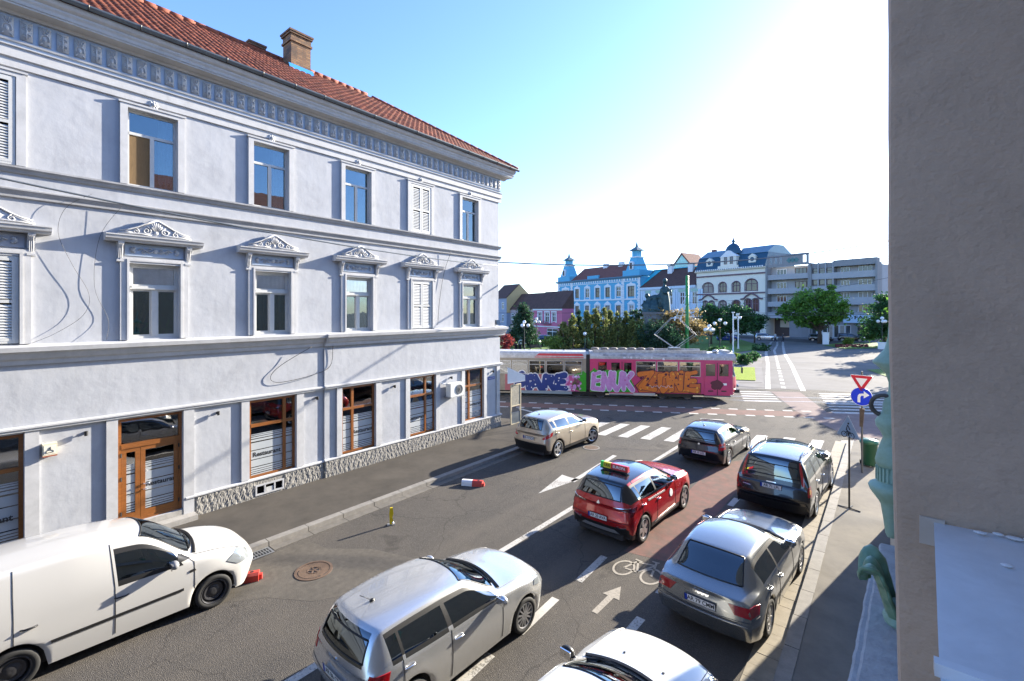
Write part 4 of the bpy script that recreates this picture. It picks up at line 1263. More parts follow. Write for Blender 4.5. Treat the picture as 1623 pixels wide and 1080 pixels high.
# ------------------------------------------------------------ row of houses across the square (frame: x to the right, y into the house)
ROWR = math.atan2(-.317, .948)
def row(u, d=0.0):
    return (-21.8 + .948 * u + .317 * d, 119.8 - .317 * u + .948 * d, 0)
MT['slate'] = mat('blue grey metal roof', (.03, .10, .165), .5, metal=.3, var=.3, vscale=1.5)
MT['slate_l'] = mat('pale blue metal roof', (.12, .23, .30), .5, metal=.3, var=.2, vscale=1.5)
MT['oldtile'] = mat('old brown roof tile', (.11, .055, .042), .85, var=.4, vscale=1.2, bump=.5, bscale=6, bdist=.05)
MT['redtile'] = mat('far red roof tile', (.20, .07, .05), .85, var=.3, vscale=1.5, bump=.5, bscale=6, bdist=.05)
MT['trim_w'] = mat('white stucco trim', (.74, .75, .76), .8, var=.08)
MT['blue_w'] = mat('bright blue stucco', (.11, .40, .58), .85, var=.10, vscale=.5)
MT['lblue_w'] = mat('pale blue stucco', (.55, .65, .74), .85, var=.08, vscale=.5)
MT['cream_w'] = mat('cream stucco', (.74, .70, .60), .85, var=.06, vscale=.5)
MT['plum'] = mat('plum stucco trim', (.15, .09, .11), .8)
MT['conc'] = mat('grey panel concrete', (.26, .26, .265), .9, var=.15, vscale=.8)
MT['conc_l'] = mat('light balcony concrete', (.38, .38, .39), .9, var=.12, vscale=.8)
MT['pink_w'] = mat('pink stucco', (.56, .15, .25), .85, var=.1, vscale=.5)
MT['dkwood'] = mat('brown window wood', (.10, .05, .035), .6)
MT['fglass'] = mat('dark far pane', (.03, .035, .04), .06, spec=.8)
MT['warm_pane'] = mat('curtained pane', (.32, .28, .24), .3, var=.4, vscale=1)

def win(root, x0, x1, z0, z1, fm, rec=.18, bars=(1, 1), pm=None, fw=.09):
    mb = MB(); frame_rect(mb, x0, x1, z0, z1, fw, rec - .05, rec + .05)
    nx, nz = bars
    for k in range(1, nx + 1):
        x = x0 + (x1 - x0) * k / (nx + 1); mb.box(x - fw / 2, x + fw / 2, rec - .04, rec + .049, z0 + fw, z1 - fw)
    for k in range(1, nz + 1):
        z = z0 + (z1 - z0) * (.64 if nz == 1 else k / (nz + 1)); mb.box(x0 + fw, x1 - fw, rec - .045, rec + .048, z - fw / 2, z + fw / 2)
    o = mb.build('window', fm, root)
    MB().box(x0 + fw, x1 - fw, rec + .0, rec + .02, z0 + fw, z1 - fw).build('pane', pm or MT['fglass'], o)
    return o
def shell(root, W, H, D, ops, m, rev=.3, x0=0.0):
    mb = MB(); wall_open(mb, x0, x0 + W, 0, H, ops, rev)
    mb.add([(x0, 0, 0), (x0, D, 0), (x0, D, H), (x0, 0, H)], [(3, 2, 1, 0)])
    mb.add([(x0 + W, 0, 0), (x0 + W, D, 0), (x0 + W, D, H), (x0 + W, 0, H)], [(0, 1, 2, 3)])
    mb.add([(x0, D, 0), (x0 + W, D, 0), (x0 + W, D, H), (x0, D, H)], [(3, 2, 1, 0)])
    mb.add([(x0, D, H), (x0 + W, D, H), (x0 + W, 0, H), (x0, 0, H)], [(3, 2, 1, 0)])
    return mb.build('wall', m, root, fix=False)
def gable(root, x0, x1, d, z0, zr, m, over=.4):
    mb = MB().prism_x([(-over, z0), (d + over, z0), (d / 2, zr)], x0, x1)
    return mb.build('roof', m, root)
def trimrun(root, name, x0, x1, z0, z1, p, m):
    return MB().box(x0, x1, -p, .0, z0, z1).build(name, m, root)

# --- blue house with two turrets, u -77.8 .. -37.8
B = thing('blue_house', 'bright blue stucco palace with white trim and two corner turrets', 'building', row(-77.8), ROWR)
W = 40.0
wx = [2.9, 6.2, 0]  # corner bay window
up_c = [(2.9, 6.2), (35.0, 37.8)]
mids = [10.0, 15.3, 20.4, 25.2, 30.0]
ops, wins = [], []
for a, b in up_c:
    ops.append((a, b, 10.2, 13.4)); ops.append((a + .5, b - .4, 4.4, 7.6))
for a in mids:
    ops.append((a, a + 2.1, 10.3, 13.4)); ops.append((a, a + 2.1, 4.4, 7.5))
for a in [3] + mids + [35.5]:
    ops.append((a, a + 2.3, .3, 3.0))
shell(B, W, 16.2, 14, ops, MT['blue_w'])
for i, o in enumerate(ops):
    dark = i % 4 == 3
    win(B, *o, MT['dkwood'] if i % 3 else MT['trim_w'], bars=(1, 1), pm=MT['warm_pane'] if dark else None, fw=.14)
    if o[2] > 4:
        sr = MB(); a, b, c, d = o
        sr.box(a - .45, a - .001, -.14, 0, c - .5, d + .1).box(b + .001, b + .45, -.14, 0, c - .5, d + .1).box(a - .6, b + .6, -.2, 0, c - .75, c - .501)
        sr.box(a - .45, b + .45, -.14, 0, d + .101, d + .35)
        m_ = (a + b) / 2
        if c > 8:
            sr.prism_y([(a - .5, d + .351), (b + .5, d + .351), (b + .2, d + .7), (m_ + .5, d + .9), (m_, d + 1.35), (m_ - .5, d + .9), (a - .2, d + .7)], -.2, 0)
        else:
            sr.prism_y([(a - .7, d + .351), (b + .7, d + .351), (m_, d + 1.5)], -.25, 0)
        sr.build('window_surround', MT['trim_w'], B)
for x0 in (0, 7.4, 32.3, 38.8):
    for k in range(22):
        wq = 1.2 if k % 2 else .8
        x_ = x0 if x0 < 20 else x0 + 1.2 - wq
        if x0 in (7.4,): x_ = x0 + (1.2 - wq) / 2
        MB().box(x_, x_ + wq, -.12, 0, 3.6 + k * .56, 3.6 + k * .56 + .5).build('quoin', MT['trim_w'], B)
trimrun(B, 'string_course', 0, W, 9.2, 9.6, .2, MT['trim_w']); trimrun(B, 'string_course', 0, W, 3.1, 3.5, .2, MT['trim_w'])
trimrun(B, 'cornice_band', 0, W, 14.85, 15.05, .15, MT['trim_w'])
MB().prism_x([(0, 15.9), (-.3, 15.95), (-.8, 16.3), (-.9, 16.55), (0, 16.6)], -.6, W + .6).build('cornice', mat('blue grey cornice', (.10, .24, .36), .7), B)
for k in range(36):
    MB().box(.5 + k * 1.1, 1.0 + k * 1.1, -.12, 0, 15.2, 15.85).build('frieze_block', MT['trim_w'], B)
gable(B, 8, 33.0, 12, 16.6, 21.2, MT['redtile'], .3)
MB().box(16.5, 22, -.2, .4, 16.6, 17.7).build('parapet', MT['blue_w'], B)
for x_ in (18.8, 26):
    MB().box(x_, x_ + 1.8, 5, 6.2, 20, 22.0).build('chimney', MT['trim_w'], B)
for x0 in (1.2, 34.0):
    t0 = MB().box(x0 - .9, x0 + 5.9, -.3, 6, 16.601, 18.3).build('turret', MT['blue_w'], B)
    def sq(h0, z0, h1, z1, mb):
        c = x0 + 2.5; cy = 2.3
        mb.add([(c + sx * h, cy + sy * h, z) for h, z in ((h0, z0), (h1, z1)) for sx, sy in ((-1, -1), (1, -1), (1, 1), (-1, 1))], [(0, 1, 5, 4), (1, 2, 6, 5), (2, 3, 7, 6), (3, 0, 4, 7), (4, 5, 6, 7), (3, 2, 1, 0)])
    mb = MB(); sq(2.3, 18.301, 1.35, 22.2, mb); mb.build('stage', MT['blue_w'], t0)
    mb = MB(); sq(1.55, 22.2, 1.55, 22.5, mb); mb.build('band', MT['trim_w'], t0)
    mb = MB(); sq(1.0, 22.501, 1.0, 24.4, mb); mb.build('lantern', MT['blue_w'], t0)
    mb = MB(); sq(1.75, 24.401, .35, 25.6, mb); sq(.33, 25.601, .04, 27.2, mb); mb.build('cap', mat('turret cap metal', (.05, .10, .13), .5), t0)
    MB().tube([(x0 + 2.5, 2.3, 27), (x0 + 2.5, 2.3, 29)], .06, 5).build('spike', MT['black'], t0)
    nb = MB().prism_y([(x0 + 1.75, 18.5), (x0 + 3.25, 18.5), (x0 + 3.25, 20.3)] + [(x0 + 2.5 + .75 * math.cos(t), 20.3 + .75 * math.sin(t)) for t in np.linspace(.3, math.pi - .3, 7)] + [(x0 + 1.75, 20.3)], -.25, 1.2)
    nb.build('niche_frame', MT['trim_w'], t0)
    MB().prism_y([(x0 + 2.1, 18.7), (x0 + 2.9, 18.7), (x0 + 2.9, 20.1)] + [(x0 + 2.5 + .4 * math.cos(t), 20.2 + .4 * math.sin(t)) for t in np.linspace(.3, math.pi - .3, 6)] + [(x0 + 2.1, 20.1)], -.29, -.24).build('niche', MT['black'], t0)

# --- pale blue house behind the monument, u -37.7 .. -18.6
L_ = thing('pale_blue_house', 'low pale blue house with dark tiled roof behind the bronze monument', 'building', row(-37.7), ROWR)
ops = [(2.3 + k * 3.9, 3.8 + k * 3.9, 7.6, 10.9) for k in range(5)] + [(2.3 + k * 3.9, 4.3 + k * 3.9, .4, 3.4) for k in range(5)]
shell(L_, 19.1, 12.6, 12, ops, MT['lblue_w'])
for i, o in enumerate(ops):
    win(L_, *o, MT['trim_w'], bars=(1, 1), pm=MT['dkwood'] if i % 2 else None, fw=.16)
for k in range(6):
    for q in (0, .75):
        MB().box(.35 + k * 3.9 + q, .95 + k * 3.9 + q, -.18, 0, 4.6, 11.6).build('pilaster', MT['lblue_w'], L_)
for k in range(5):
    MB().box(1.9 + k * 3.9, 4.2 + k * 3.9, -.08, 0, 11.0, 11.7).build('green_panel', mat('pale green stucco', (.36, .50, .42), .85), L_)
trimrun(L_, 'cornice', -.1, 19.1, 12.0, 12.7, .45, MT['lblue_w']); trimrun(L_, 'string_course', 0, 19.1, 4.0, 4.5, .25, MT['trim_w'])
MB().prism_x([(-.5, 12.7), (6, 18.2), (12, 12.7)], .0, 19.1).build('roof', MT['oldtile'], L_)
MB().add([(.02, -.55, 12.72), (3.2, 5.9, 18.25), (.0, 6.1, 18.25)], [(0, 1, 2)]).prism_x([(5.6, 18.15), (6.4, 18.15), (6, 18.4)], 0, 19).build('ridge_flashing', mat('turquoise flashing', (.03, .40, .48), .5), L_)
for x_ in (6.5, 13.5):
    c = MB().box(x_, x_ + 1.5, 4.2, 5.2, 16.4, 18.9).build('chimney', MT['trim_w'], L_)
    MB().box(x_ - .2, x_ + 1.7, 4.0, 5.4, 18.9, 19.2).build('cap', MT['conc'], c)
# green copper gable seen behind
gg = thing('green_gable_house', 'pale green gable end rising between the blue turret and dark roof', 'building', row(-38.5, 13), ROWR)
MB().prism_y([(0, 0), (11, 0), (11, 17), (5.5, 23), (0, 17)], 0, 8).build('wall', mat('mint stucco', (.45, .66, .58), .85, var=.05), gg)
MB().prism_y([(-.4, 16.6), (5.5, 23.1), (11.4, 16.6), (11.4, 17.1), (5.5, 23.7), (-.4, 17.1)], -.2, 8.2).build('roof', MT['redtile'], gg)

# --- cream house with mansard, u -18.4 .. 0
C_ = thing('cream_house', 'cream stucco house with plum trim, blue mansard roof and domed dormer', 'building', row(-18.4), ROWR)
def arch_open(x0, x1, z0, z1):
    return (x0, x1, z0, z1)
ops = [(1.9, 4.8, 10.4, 13.0), (6.6, 8.4, 10.4, 12.9), (10.2, 12.0, 10.4, 12.9), (13.5, 16.3, 10.5, 13.3),
       (1.9, 3.3, 5.4, 8.3), (3.7, 5.1, 5.4, 8.3), (6.6, 8.4, 5.6, 8.3), (10.2, 12.0, 5.6, 8.3), (13.4, 14.8, 5.6, 8.6), (15.2, 16.6, 5.6, 8.6)] + [(1.6 + k * 3.3, 3.8 + k * 3.3, .3, 3.3) for k in range(5)]
shell(C_, 18.4, 16.0, 13, ops, MT['cream_w'])
for i, o in enumerate(ops):
    w_ = win(C_, *o, MT['plum'], bars=(1, 1), pm=MT['warm_pane'] if i in (0, 4, 5, 6) else None, fw=.16)
    a, b, c, d = o
    if c > 4:
        # arched head: cream spandrels in the corners and a plum arch moulding
        r_ = (b - a) / 2; m_ = (a + b) / 2; zc = d - r_ * .8
        arc = [(m_ + r_ * math.cos(t), zc + r_ * .8 * math.sin(t)) for t in np.linspace(0, math.pi, 11)]
        for half in (arc[:6], arc[5:]):
            cx_ = b if half[0][0] > m_ + .01 else a
            MB().prism_y(half + [(cx_, d)] if cx_ == b else half + [(a, d)], .0, .12).build('spandrel', MT['cream_w'], C_)
        for half in (1,):
            mb = MB()
            mb.tube([(a - .12, -.05, c)] + [(m_ + (r_ + .14) * math.cos(t), -.05, zc + (r_ * .8 + .14) * math.sin(t)) for t in np.linspace(math.pi, 0, 13)] + [(b + .12, -.05, c)], .14, 4)
            mb.build('arch_moulding', MT['plum'], C_)
for a, b in ((1.2, 5.9), (12.7, 17.4)):
    m_ = (a + b) / 2
    MB().tube([(a - .3, -.25, 8.6), (a + .5, -.25, 8.75), (a + 1.0, -.25, 9.3), (m_, -.25, 10.0), (b - 1.0, -.25, 9.3), (b - .5, -.25, 8.75), (b + .3, -.25, 8.6)], .2, 5).build('curved_hood', MT['plum'], C_)
    bl = MB().box(a + .4, b - .4, -.9, 0, 4.5, 4.8).build('balcony', MT['plum'], C_)
    MB().box(a + 1.2, b - 1.2, -.95, -.85, 4.2, 5.4).build('balustrade', MT['trim_w'], bl)
trimrun(C_, 'string_course', 0, 18.4, 9.9, 10.25, .2, MT['plum']); trimrun(C_, 'string_course', 0, 18.4, 14.5, 14.85, .2, MT['plum']); trimrun(C_, 'string_course', 0, 18.4, 3.9, 4.2, .2, MT['plum'])
MB().prism_x([(0, 15.7), (-.5, 15.8), (-.7, 16.1), (0, 16.1)], -.2, 18.6).build('cornice', MT['cream_w'], C_)
MB().prism_x([(-.6, 16.1), (13, 16.1), (12, 19.6), (1.1, 19.6)], 0, 18.4).build('roof', MT['slate'], C_)
MB().prism_x([(.9, 19.6), (12.2, 19.6), (8, 21.6), (4.5, 21.6)], .2, 18.2).build('upper_roof', MT['slate_l'], C_)
for k in range(32):
    MB().obox((.3 + k * .57, -.75, 16.25), (.17, 0, 0), (0, .06, 0), (0, 0, .14)).build('snow_guard', MT['trim_w'], C_)
# domed dormer
dm = MB().box(7.2, 11.4, -.4, 3, 16.12, 19.2).build('dormer', MT['cream_w'], C_)
MB().prism_y([(7.0, 19.2), (11.6, 19.2), (10.9, 19.7), (10.3, 20.2), (9.9, 20.6), (9.3, 20.8), (8.7, 20.6), (8.3, 20.2), (7.7, 19.7)], -.5, 1).build('gable', MT['trim_w'], dm)
MB().lathe([(2.0, 20.0), (1.95, 20.8), (1.6, 21.8), (1.0, 22.4), (.35, 22.7), (.3, 23.0), (.5, 23.2), (.3, 23.5), (.05, 24.3)], 14, (9.3, 1.8, 0)).build('dome', MT['slate'], dm, True)
for x_ in (8.2, 9.75):
    win(dm, x_, x_ + .75, 17.4, 19.2, MT['plum'], -.45, (0, 0), None, .08)
MB().box(6.6, 12.0, -.7, -.41, 16.3, 17.0).build('parapet', MT['cream_w'], dm)
for x_ in (3.0, 14.3):
    d2 = MB().box(x_, x_ + 1.7, -.1, 2, 17.3, 18.6).prism_y([(x_ - .2, 18.6), (x_ + 1.9, 18.6), (x_ + .85, 19.4)], -.2, 2).build('dormer', MT['cream_w'], C_)
    MB().lathe([(.5, -.14), (.001, -.15)], 12, (x_ + .85, 0, 18.1), 'y').build('oculus', MT['slate'], d2)
MB().box(1.0, 2.0, 5, 6, 20, 22.2).build('chimney', MT['redtile'], C_)

# --- concrete flats over a gateway, u 0 .. 9.4
def flats(name, label, u0, W, H, floors, zf, gate):
    A = thing(name, label, 'building', row(u0), ROWR)
    MB().box(0, W, 1.6, 12, gate, H).build('wall', MT['conc_l'], A)
    for zb, zt_ in floors:
        o = MB().box(-.05, W + .05, -.1, 1.6, zb - .15, zb).box(-.05, W + .05, -.1, .08, zb, zt_).build('balcony', MT['conc_l'], A)
    for k in range(2):
        MB().box(-.25 + k * (W + .15), .1 + k * (W + .15), -.35, 1.8, 0 if k else gate, H + .3).build('fin_wall', MT['conc'], A)
    return A
A1 = flats('apartment_block', 'grey concrete flats with slotted parapet standing over a gateway', 0.3, 9.0, 15.8, [(13.0, 14.0), (9.8, 10.9), (6.9, 7.9), (4.3, 5.5)], 3, 4.2)
pm_ = MB(); wall_open(pm_, 0, 9, 15.8, 18.4, [(.5, 1.15, 16.4, 17.9), (1.6, 2.25, 16.4, 17.9), (2.7, 3.35, 16.4, 17.9), (7.7, 8.4, 16.4, 17.9)], .25, -.1)
pm_.build('parapet', MT['conc'], A1, fix=False)
for k in range(3):
    MB().obox((4.9 + k * .75, -.14, 17.0), (.3, 0, .3), (0, .03, 0), (-.3, 0, .3)).build('diamond', mat('green diamond', (.09, .2, .2), .8), A1)
for z in (14.0, 11.0, 8.0, 5.4):
    for x_, w_ in ((1.4, 2.2), (5.4, 2.4)):
        win(A1, x_, x_ + w_, z - .7, z + 1.3, MT['trim_w'] if x_ < 3 else MT['dkwood'], 1.5, (2, 0), None, .1)
MB().box(-.2, 3.8, 3.5, 3.6, 0, 4.2).build('gate_back', mat('gate shadow wall', (.10, .07, .06), .9), A1)  # shade inside the gateway put into this dark wall colour
MB().box(1.2, 3.6, 3.3, 3.4, 2.0, 3.6).build('gate_lit_wall', mat('sandy wall', (.6, .5, .38), .9), A1)  # pale panel coloured as the daylit wall beyond the gate
MB().box(4.4, 9.0, 1.0, 12, 0, 4.2).build('shop_front', MT['conc'], A1)
A2 = flats('apartment_block', 'lower grey concrete flats with stair window strip beside the round green tree', 9.7, 11.6, 15.0, [(12.6, 13.7), (9.9, 11.0), (7.2, 8.5), (4.9, 5.6)], 3, 3.4)
MB().box(4.2, 11.6, -.1, 1.6, 14.9, 16.2).build('parapet', MT['conc'], A2)
MB().box(0, 4.2, .3, 1.6, 3.4, 15.9).build('stair_front', MT['conc'], A2)
for x_ in (1.3, 2.7, 4.1):
    MB().box(x_ - .1, x_ + .1, .0, .3, 3.4, 16).build('rib', MT['conc_l'], A2)
for z in (13.2, 11.3, 9.4, 7.5):
    for x_ in (.2, 1.5, 2.9):
        win(A2, x_, x_ + 1.05, z, z + 1.6, MT['dkwood'], .22, (0, 1), None, .08)
for z in (13.6, 10.9, 8.4, 5.8):
    for x_, w_ in ((4.9, 1.7), (8.0, 2.4)):
        win(A2, x_, x_ + w_, z - .5, z + 1.2, MT['trim_w'], 1.5, (2, 0), MT['warm_pane'] if z == 8.4 else None, .1)
MB().box(-.2, 11.6, .5, 12, 0, 3.4).build('shop_front', MT['conc'], A2)
for k in range(7):
    win(A2, -.1 + k * 1.05, .85 + k * 1.05, .3, 2.9, MT['trim_w'], .42, (0, 0), MT['warm_pane'] if k % 2 else None, .08)
win(A2, 8.2, 11, .3, 3.0, MT['steel'], .42, (1, 0), None, .08)
sg = MB().box(6.1, 12.8, -.35, -.1, 3.4, 5.0).build('shop_sign', mat('pale blue sign board', (.42, .55, .68), .5), A2)
text('FAR', .95, MT['ink'], sg, (8.0, -.36, 4.45), (R(90), 0, 0), offset=.03, sx=1.45, align='LEFT')
MB().box(9.3, 11.4, -.36, -.352, 3.72, 3.9).build('small_print', MT['ink'], sg)

# --- pink house and its neighbours, far left of the row
Pk = thing('pink_house', 'pink stucco house with white window trim, small balcony and brown roof', 'building', row(-96.5, 2), ROWR)
ops = [(3.2, 5.6, 1.6, 5.0), (8.0, 10.6, 1.4, 5.0), (12.6, 14.8, 1.6, 5.0), (9, 16, -4.5, -1)]
mb = MB(); wall_open(mb, 0, 18.6, -6, 6.6, ops, .3)
mb.add([(0, 0, -6), (0, 6, -6), (0, 6, 6.6), (0, 0, 6.6)], [(3, 2, 1, 0)]); mb.add([(18.6, 0, -6), (18.3, 6, -6), (18.3, 6, 6.6), (18.6, 0, 6.6)], [(0, 1, 2, 3)]); mb.build('wall', MT['pink_w'], Pk, fix=False)
for o in ops:
    win(Pk, *o, MT['trim_w'], .15, (1, 1), None, .2)
    a, b, c, d = o
    if c > 0:
        MB().box(a - .5, a - .001, -.12, 0, c - .4, d + .2).box(b + .001, b + .5, -.12, 0, c - .4, d + .2).box(a - .6, b + .6, -.15, 0, d + .201, d + .7).build('window_surround', MT['trim_w'], Pk)
bl = MB().box(6.6, 12, -1.2, 0, .6, .85).build('balcony', MT['plum'], Pk)
for k in range(12):
    MB().box(6.7 + k * .46, 6.78 + k * .46, -1.18, -1.1, .85, 2.0).build('baluster', MT['black'], bl)
trimrun(Pk, 'cornice', -.1, 18.7, 6.0, 6.6, .4, MT['trim_w']); trimrun(Pk, 'string_course', 0, 18.6, -.6, -.2, .2, MT['trim_w'])
MB().add([(0, -.5, 6.6), (18.6, -.5, 6.6), (18.2, 6, 13.7), (0, 6, 13.7), (0, 6.3, 6.6), (18.2, 6.3, 6.6)], [(0, 1, 2, 3), (0, 3, 4), (1, 5, 2), (2, 5, 4, 3), (0, 4, 5, 1)]).build('roof', MT['oldtile'], Pk)
Gh = thing('grey_roof_house', 'low pale house with broad brown roof left of the pink house', 'building', row(-116, 2), ROWR)
MB().box(0, 19.3, 0, 12, -6, 6.4).build('wall', mat('dull rose stucco', (.42, .33, .36), .85, var=.1), Gh)
for k in range(4):
    win(Gh, 2.5 + k * 4.5, 4.6 + k * 4.5, 1.8, 4.8, MT['trim_w'], -.02, (1, 1), None, .2)
MB().prism_x([(-.5, 6.4), (6, 13.4), (12.5, 6.4)], 0, 19.3).build('roof', MT['oldtile'], Gh)
Oh = thing('ochre_gable_house', 'tall ochre gabled house with grey front at the far left of the square', 'building', row(-128, 0), ROWR)
MB().box(0, 13.5, 0, 14, -6, 11.4).build('wall', mat('grey blue stucco', (.30, .33, .42), .85, var=.1), Oh)
MB().prism_x([(-.4, 11.4), (7, 18), (14.4, 11.4)], 0, 13.2).build('roof', MT['oldtile'], Oh)
MB().add([(13.55, 0, 5), (13.55, 14, 5), (13.55, 14, 11.5), (13.55, 7, 17.8), (13.55, 0, 11.5)], [(0, 1, 2, 3, 4)]).build('gable_wall', mat('ochre stucco', (.62, .42, .20), .85, var=.1), Oh)
for z in (1.0, 6.5):
    win(Oh, 9.5, 11.4, z, z + 3.2, MT['trim_w'], -.02, (1, 1), None, .2)

# the three small houses stand nearer, at the mouth of the side street
for o_, u_, d_ in ((Pk, -96.5, 2), (Gh, -116, 2), (Oh, -128, 0)):
    q = row(u_, d_)
    o_.location = (q[0] * .56, q[1] * .56, 2.55); o_.scale = (.56, .56, .56)
# ------------------------------------------------------------ trees and shrubs
def leaf_mesh(name, pts, size, m, rng, aspect=.5, droop=0.0):
    n = len(pts)
    a = rng.normal(size=(n, 3)); a[:, 2] -= droop
    a /= np.linalg.norm(a, axis=1)[:, None]
    b = np.cross(a, rng.normal(size=(n, 3))); b /= np.linalg.norm(b, axis=1)[:, None]
    s = size * rng.uniform(.6, 1.3, (n, 1))
    A, B_ = a * s, b * s * aspect
    v = np.stack([pts - A, pts + B_ - A * .1, pts + A, pts - B_ - A * .1], 1).reshape(-1, 3)
    me = bpy.data.meshes.new(name)
    me.vertices.add(4 * n); me.vertices.foreach_set('co', v.ravel())
    me.loops.add(4 * n); me.loops.foreach_set('vertex_index', np.arange(4 * n, dtype=np.int32))
    me.polygons.add(n); me.polygons.foreach_set('loop_start', np.arange(0, 4 * n, 4, dtype=np.int32))
    me.polygons.foreach_set('loop_total', np.full(n, 4, dtype=np.int32))
    me.update(calc_edges=True); me.validate()
    me.materials.append(m)
    return me
def crown_pts(ells, nclump, nleaf, rng, spread=.28, shell_=.55):
    out = []
    tot = sum(e[3] * e[4] * e[5] for e in ells)
    for cx_, cy_, cz_, rx, ry, rz in ells:
        k = max(3, int(nclump * rx * ry * rz / tot))
        for _ in range(k):
            d = rng.normal(size=3); d /= np.linalg.norm(d)
            r = rng.uniform(shell_, 1.0)
            c = np.array([cx_, cy_, cz_]) + d * r * np.array([rx, ry, rz])
            q = int(nleaf / nclump)
            sp = spread * min(rx, ry, rz) * rng.uniform(.6, 1.2)
            out.append(c + rng.normal(size=(q, 3)) * np.array([sp, sp, sp * .6]))
    return np.concatenate(out)
def tree(name, label, loc, h_trunk, r_trunk, ells, nleaf, size, m, seed, nclump=70, group=None, cat='tree', spread=.28):
    rng = np.random.default_rng(seed)
    t = thing(name, label, cat, loc, 0, group)
    tr = MB()
    top = max(e[2] for e in ells)
    tr.tube([(0, 0, -.1), (.03, .02, h_trunk * .5), (0, .05, h_trunk), (.1, 0, top)], [r_trunk * 1.25, r_trunk, r_trunk * .8, r_trunk * .25], 8)
    for e in ells:
        for _ in range(3):
            d = rng.normal(size=3); d /= np.linalg.norm(d)
            q = np.array(e[:3]) + d * np.array(e[3:]) * .6
            tr.tube([(0, 0, h_trunk * .8), tuple((np.array([0, 0, h_trunk]) + q) / 2 + rng.normal(size=3) * .1), tuple(q)], [r_trunk * .5, r_trunk * .3, r_trunk * .08], 5)
    tr.build('trunk', MT['bark'], t, True)
    put('crown', leaf_mesh('crown', crown_pts(ells, nclump, nleaf, rng, spread), size, m, rng), t)
    return t
def conifer(name, label, loc, h, r, nleaf, size, m, seed, group=None, droop=.8, power=.8, base=.05):
    rng = np.random.default_rng(seed)
    t = thing(name, label, 'tree', loc, 0, group)
    MB().tube([(0, 0, -.1), (0, 0, h * .5), (0, 0, h * .95)], [.16, .10, .02], 6).build('trunk', MT['bark'], t, True)
    nb = 60
    pts = []
    for k in range(nb):
        f = rng.uniform(base, 1) ** .9
        a = rng.uniform(0, 6.283)
        rr = r * (1 - f) ** power * rng.uniform(.75, 1.12) + .1
        q = int(nleaf / nb)
        s = rng.uniform(.2, 1, q) ** .6
        c = np.stack([np.cos(a) * rr * s, np.sin(a) * rr * s, h * f - droop * s * rr * .6], 1)
        pts.append(c + rng.normal(size=(q, 3)) * np.array([.13, .13, .18]) * r * .7)
    put('crown', leaf_mesh('crown', np.concatenate(pts), size, m, rng, .4, droop), t)
    return t
MT['leaf_dark'] = mat('dark conifer needles', (.03, .075, .035), .7, island=.5, sub=.45)
MT['leaf_ev'] = mat('cypress foliage', (.20, .22, .06), .7, island=.6, sub=.45)
MT['leaf_cop'] = mat('copper brown foliage', (.24, .18, .075), .6, island=.6, sub=.45)
MT['leaf_mid'] = mat('fresh green foliage', (.105, .225, .03), .55, island=.5, sub=.45)
MT['leaf_deep'] = mat('deep green foliage', (.045, .12, .035), .6, island=.5, sub=.45)
MT['leaf_red'] = mat('red shrub foliage', (.26, .045, .04), .55, island=.5, sub=.45)
MT['leaf_yel'] = mat('yellow green foliage', (.18, .25, .04), .55, island=.5, sub=.45)

def gl(px, py):
    x, y = G(px, py); return (x, y, 0)
conifer('spruce_tree', 'dark spreading fir before the pink house at the left of the square', gl(829, 551), 6.5, 3.0, 7000, .22, MT['leaf_dark'], 1, droop=.3, power=.6)
tree('red_shrub', 'red leaved shrub beside the lavender building corner', gl(802, 557), .8, .06, [(0, 0, 1.4, .9, .9, 1.2)], 1800, .13, MT['leaf_red'], 2, 40, cat='shrub')
evs = [(893, 554, 3.9, 1.5), (908, 553, 4.9, 1.3), (917, 551, 5.7, 1.1), (930, 553, 5.6, 1.3), (943, 552, 6.0, 1.3), (957, 553, 6.2, 1.2), (966, 551, 5.9, 1.2), (979, 553, 5.5, 1.3), (992, 552, 5.5, 1.1), (1003, 554, 4.5, 1.2), (1014, 553, 4.2, 1.3)]
evl = ['leftmost and lowest broad cypress of the evergreen clump behind the tram', 'second cypress from the left in the evergreen clump behind the tram', 'dark narrow cypress with pointed tip, third from the left in the clump', 'fourth cypress from the left in the evergreen clump',
       'fifth cypress from the left in the evergreen clump', 'tallest cypress in the middle of the evergreen clump', 'narrow cypress just right of the tallest in the clump', 'fourth cypress from the right in the evergreen clump', 'third cypress from the right in the evergreen clump',
       'second cypress from the right in the evergreen clump', 'rightmost low cypress of the clump beside the copper tree']
for i, ((px, py, h, r), lb) in enumerate(zip(evs, evl)):
    conifer('cypress_tree', lb, gl(px, py), h, r, 2600, .20, MT['leaf_dark'] if i in (2,) else MT['leaf_ev'], 20 + i, 'evergreens behind the tram', .7, .55)
tree('light_bush', 'pale yellow green bush at the left foot of the evergreens', gl(878, 555), .5, .05, [(0, 0, 1.1, 1.7, 1.2, 1.0)], 1500, .16, MT['leaf_yel'], 40, 30, cat='shrub')
tree('copper_tree', 'broad copper brown tree beside the green tram pole', gl(1062, 552), 1.8, .2, [(-2.0, 0, 3.6, 2.8, 2.5, 2.5), (1.8, 0, 3.9, 2.9, 2.5, 2.3), (3.6, .5, 2.6, 1.8, 1.8, 2.0), (-.2, .5, 4.3, 2.2, 2, 1.8)], 9000, .20, MT['leaf_cop'], 41, 110)
tree('dark_yew', 'dark rounded yew in front of the copper tree below the monument', gl(1044, 557), .8, .12, [(0, 0, 2.1, 2.9, 2.2, 2.0), (1.6, 0, 1.8, 1.6, 1.6, 1.6)], 5000, .17, MT['leaf_dark'], 42, 70)
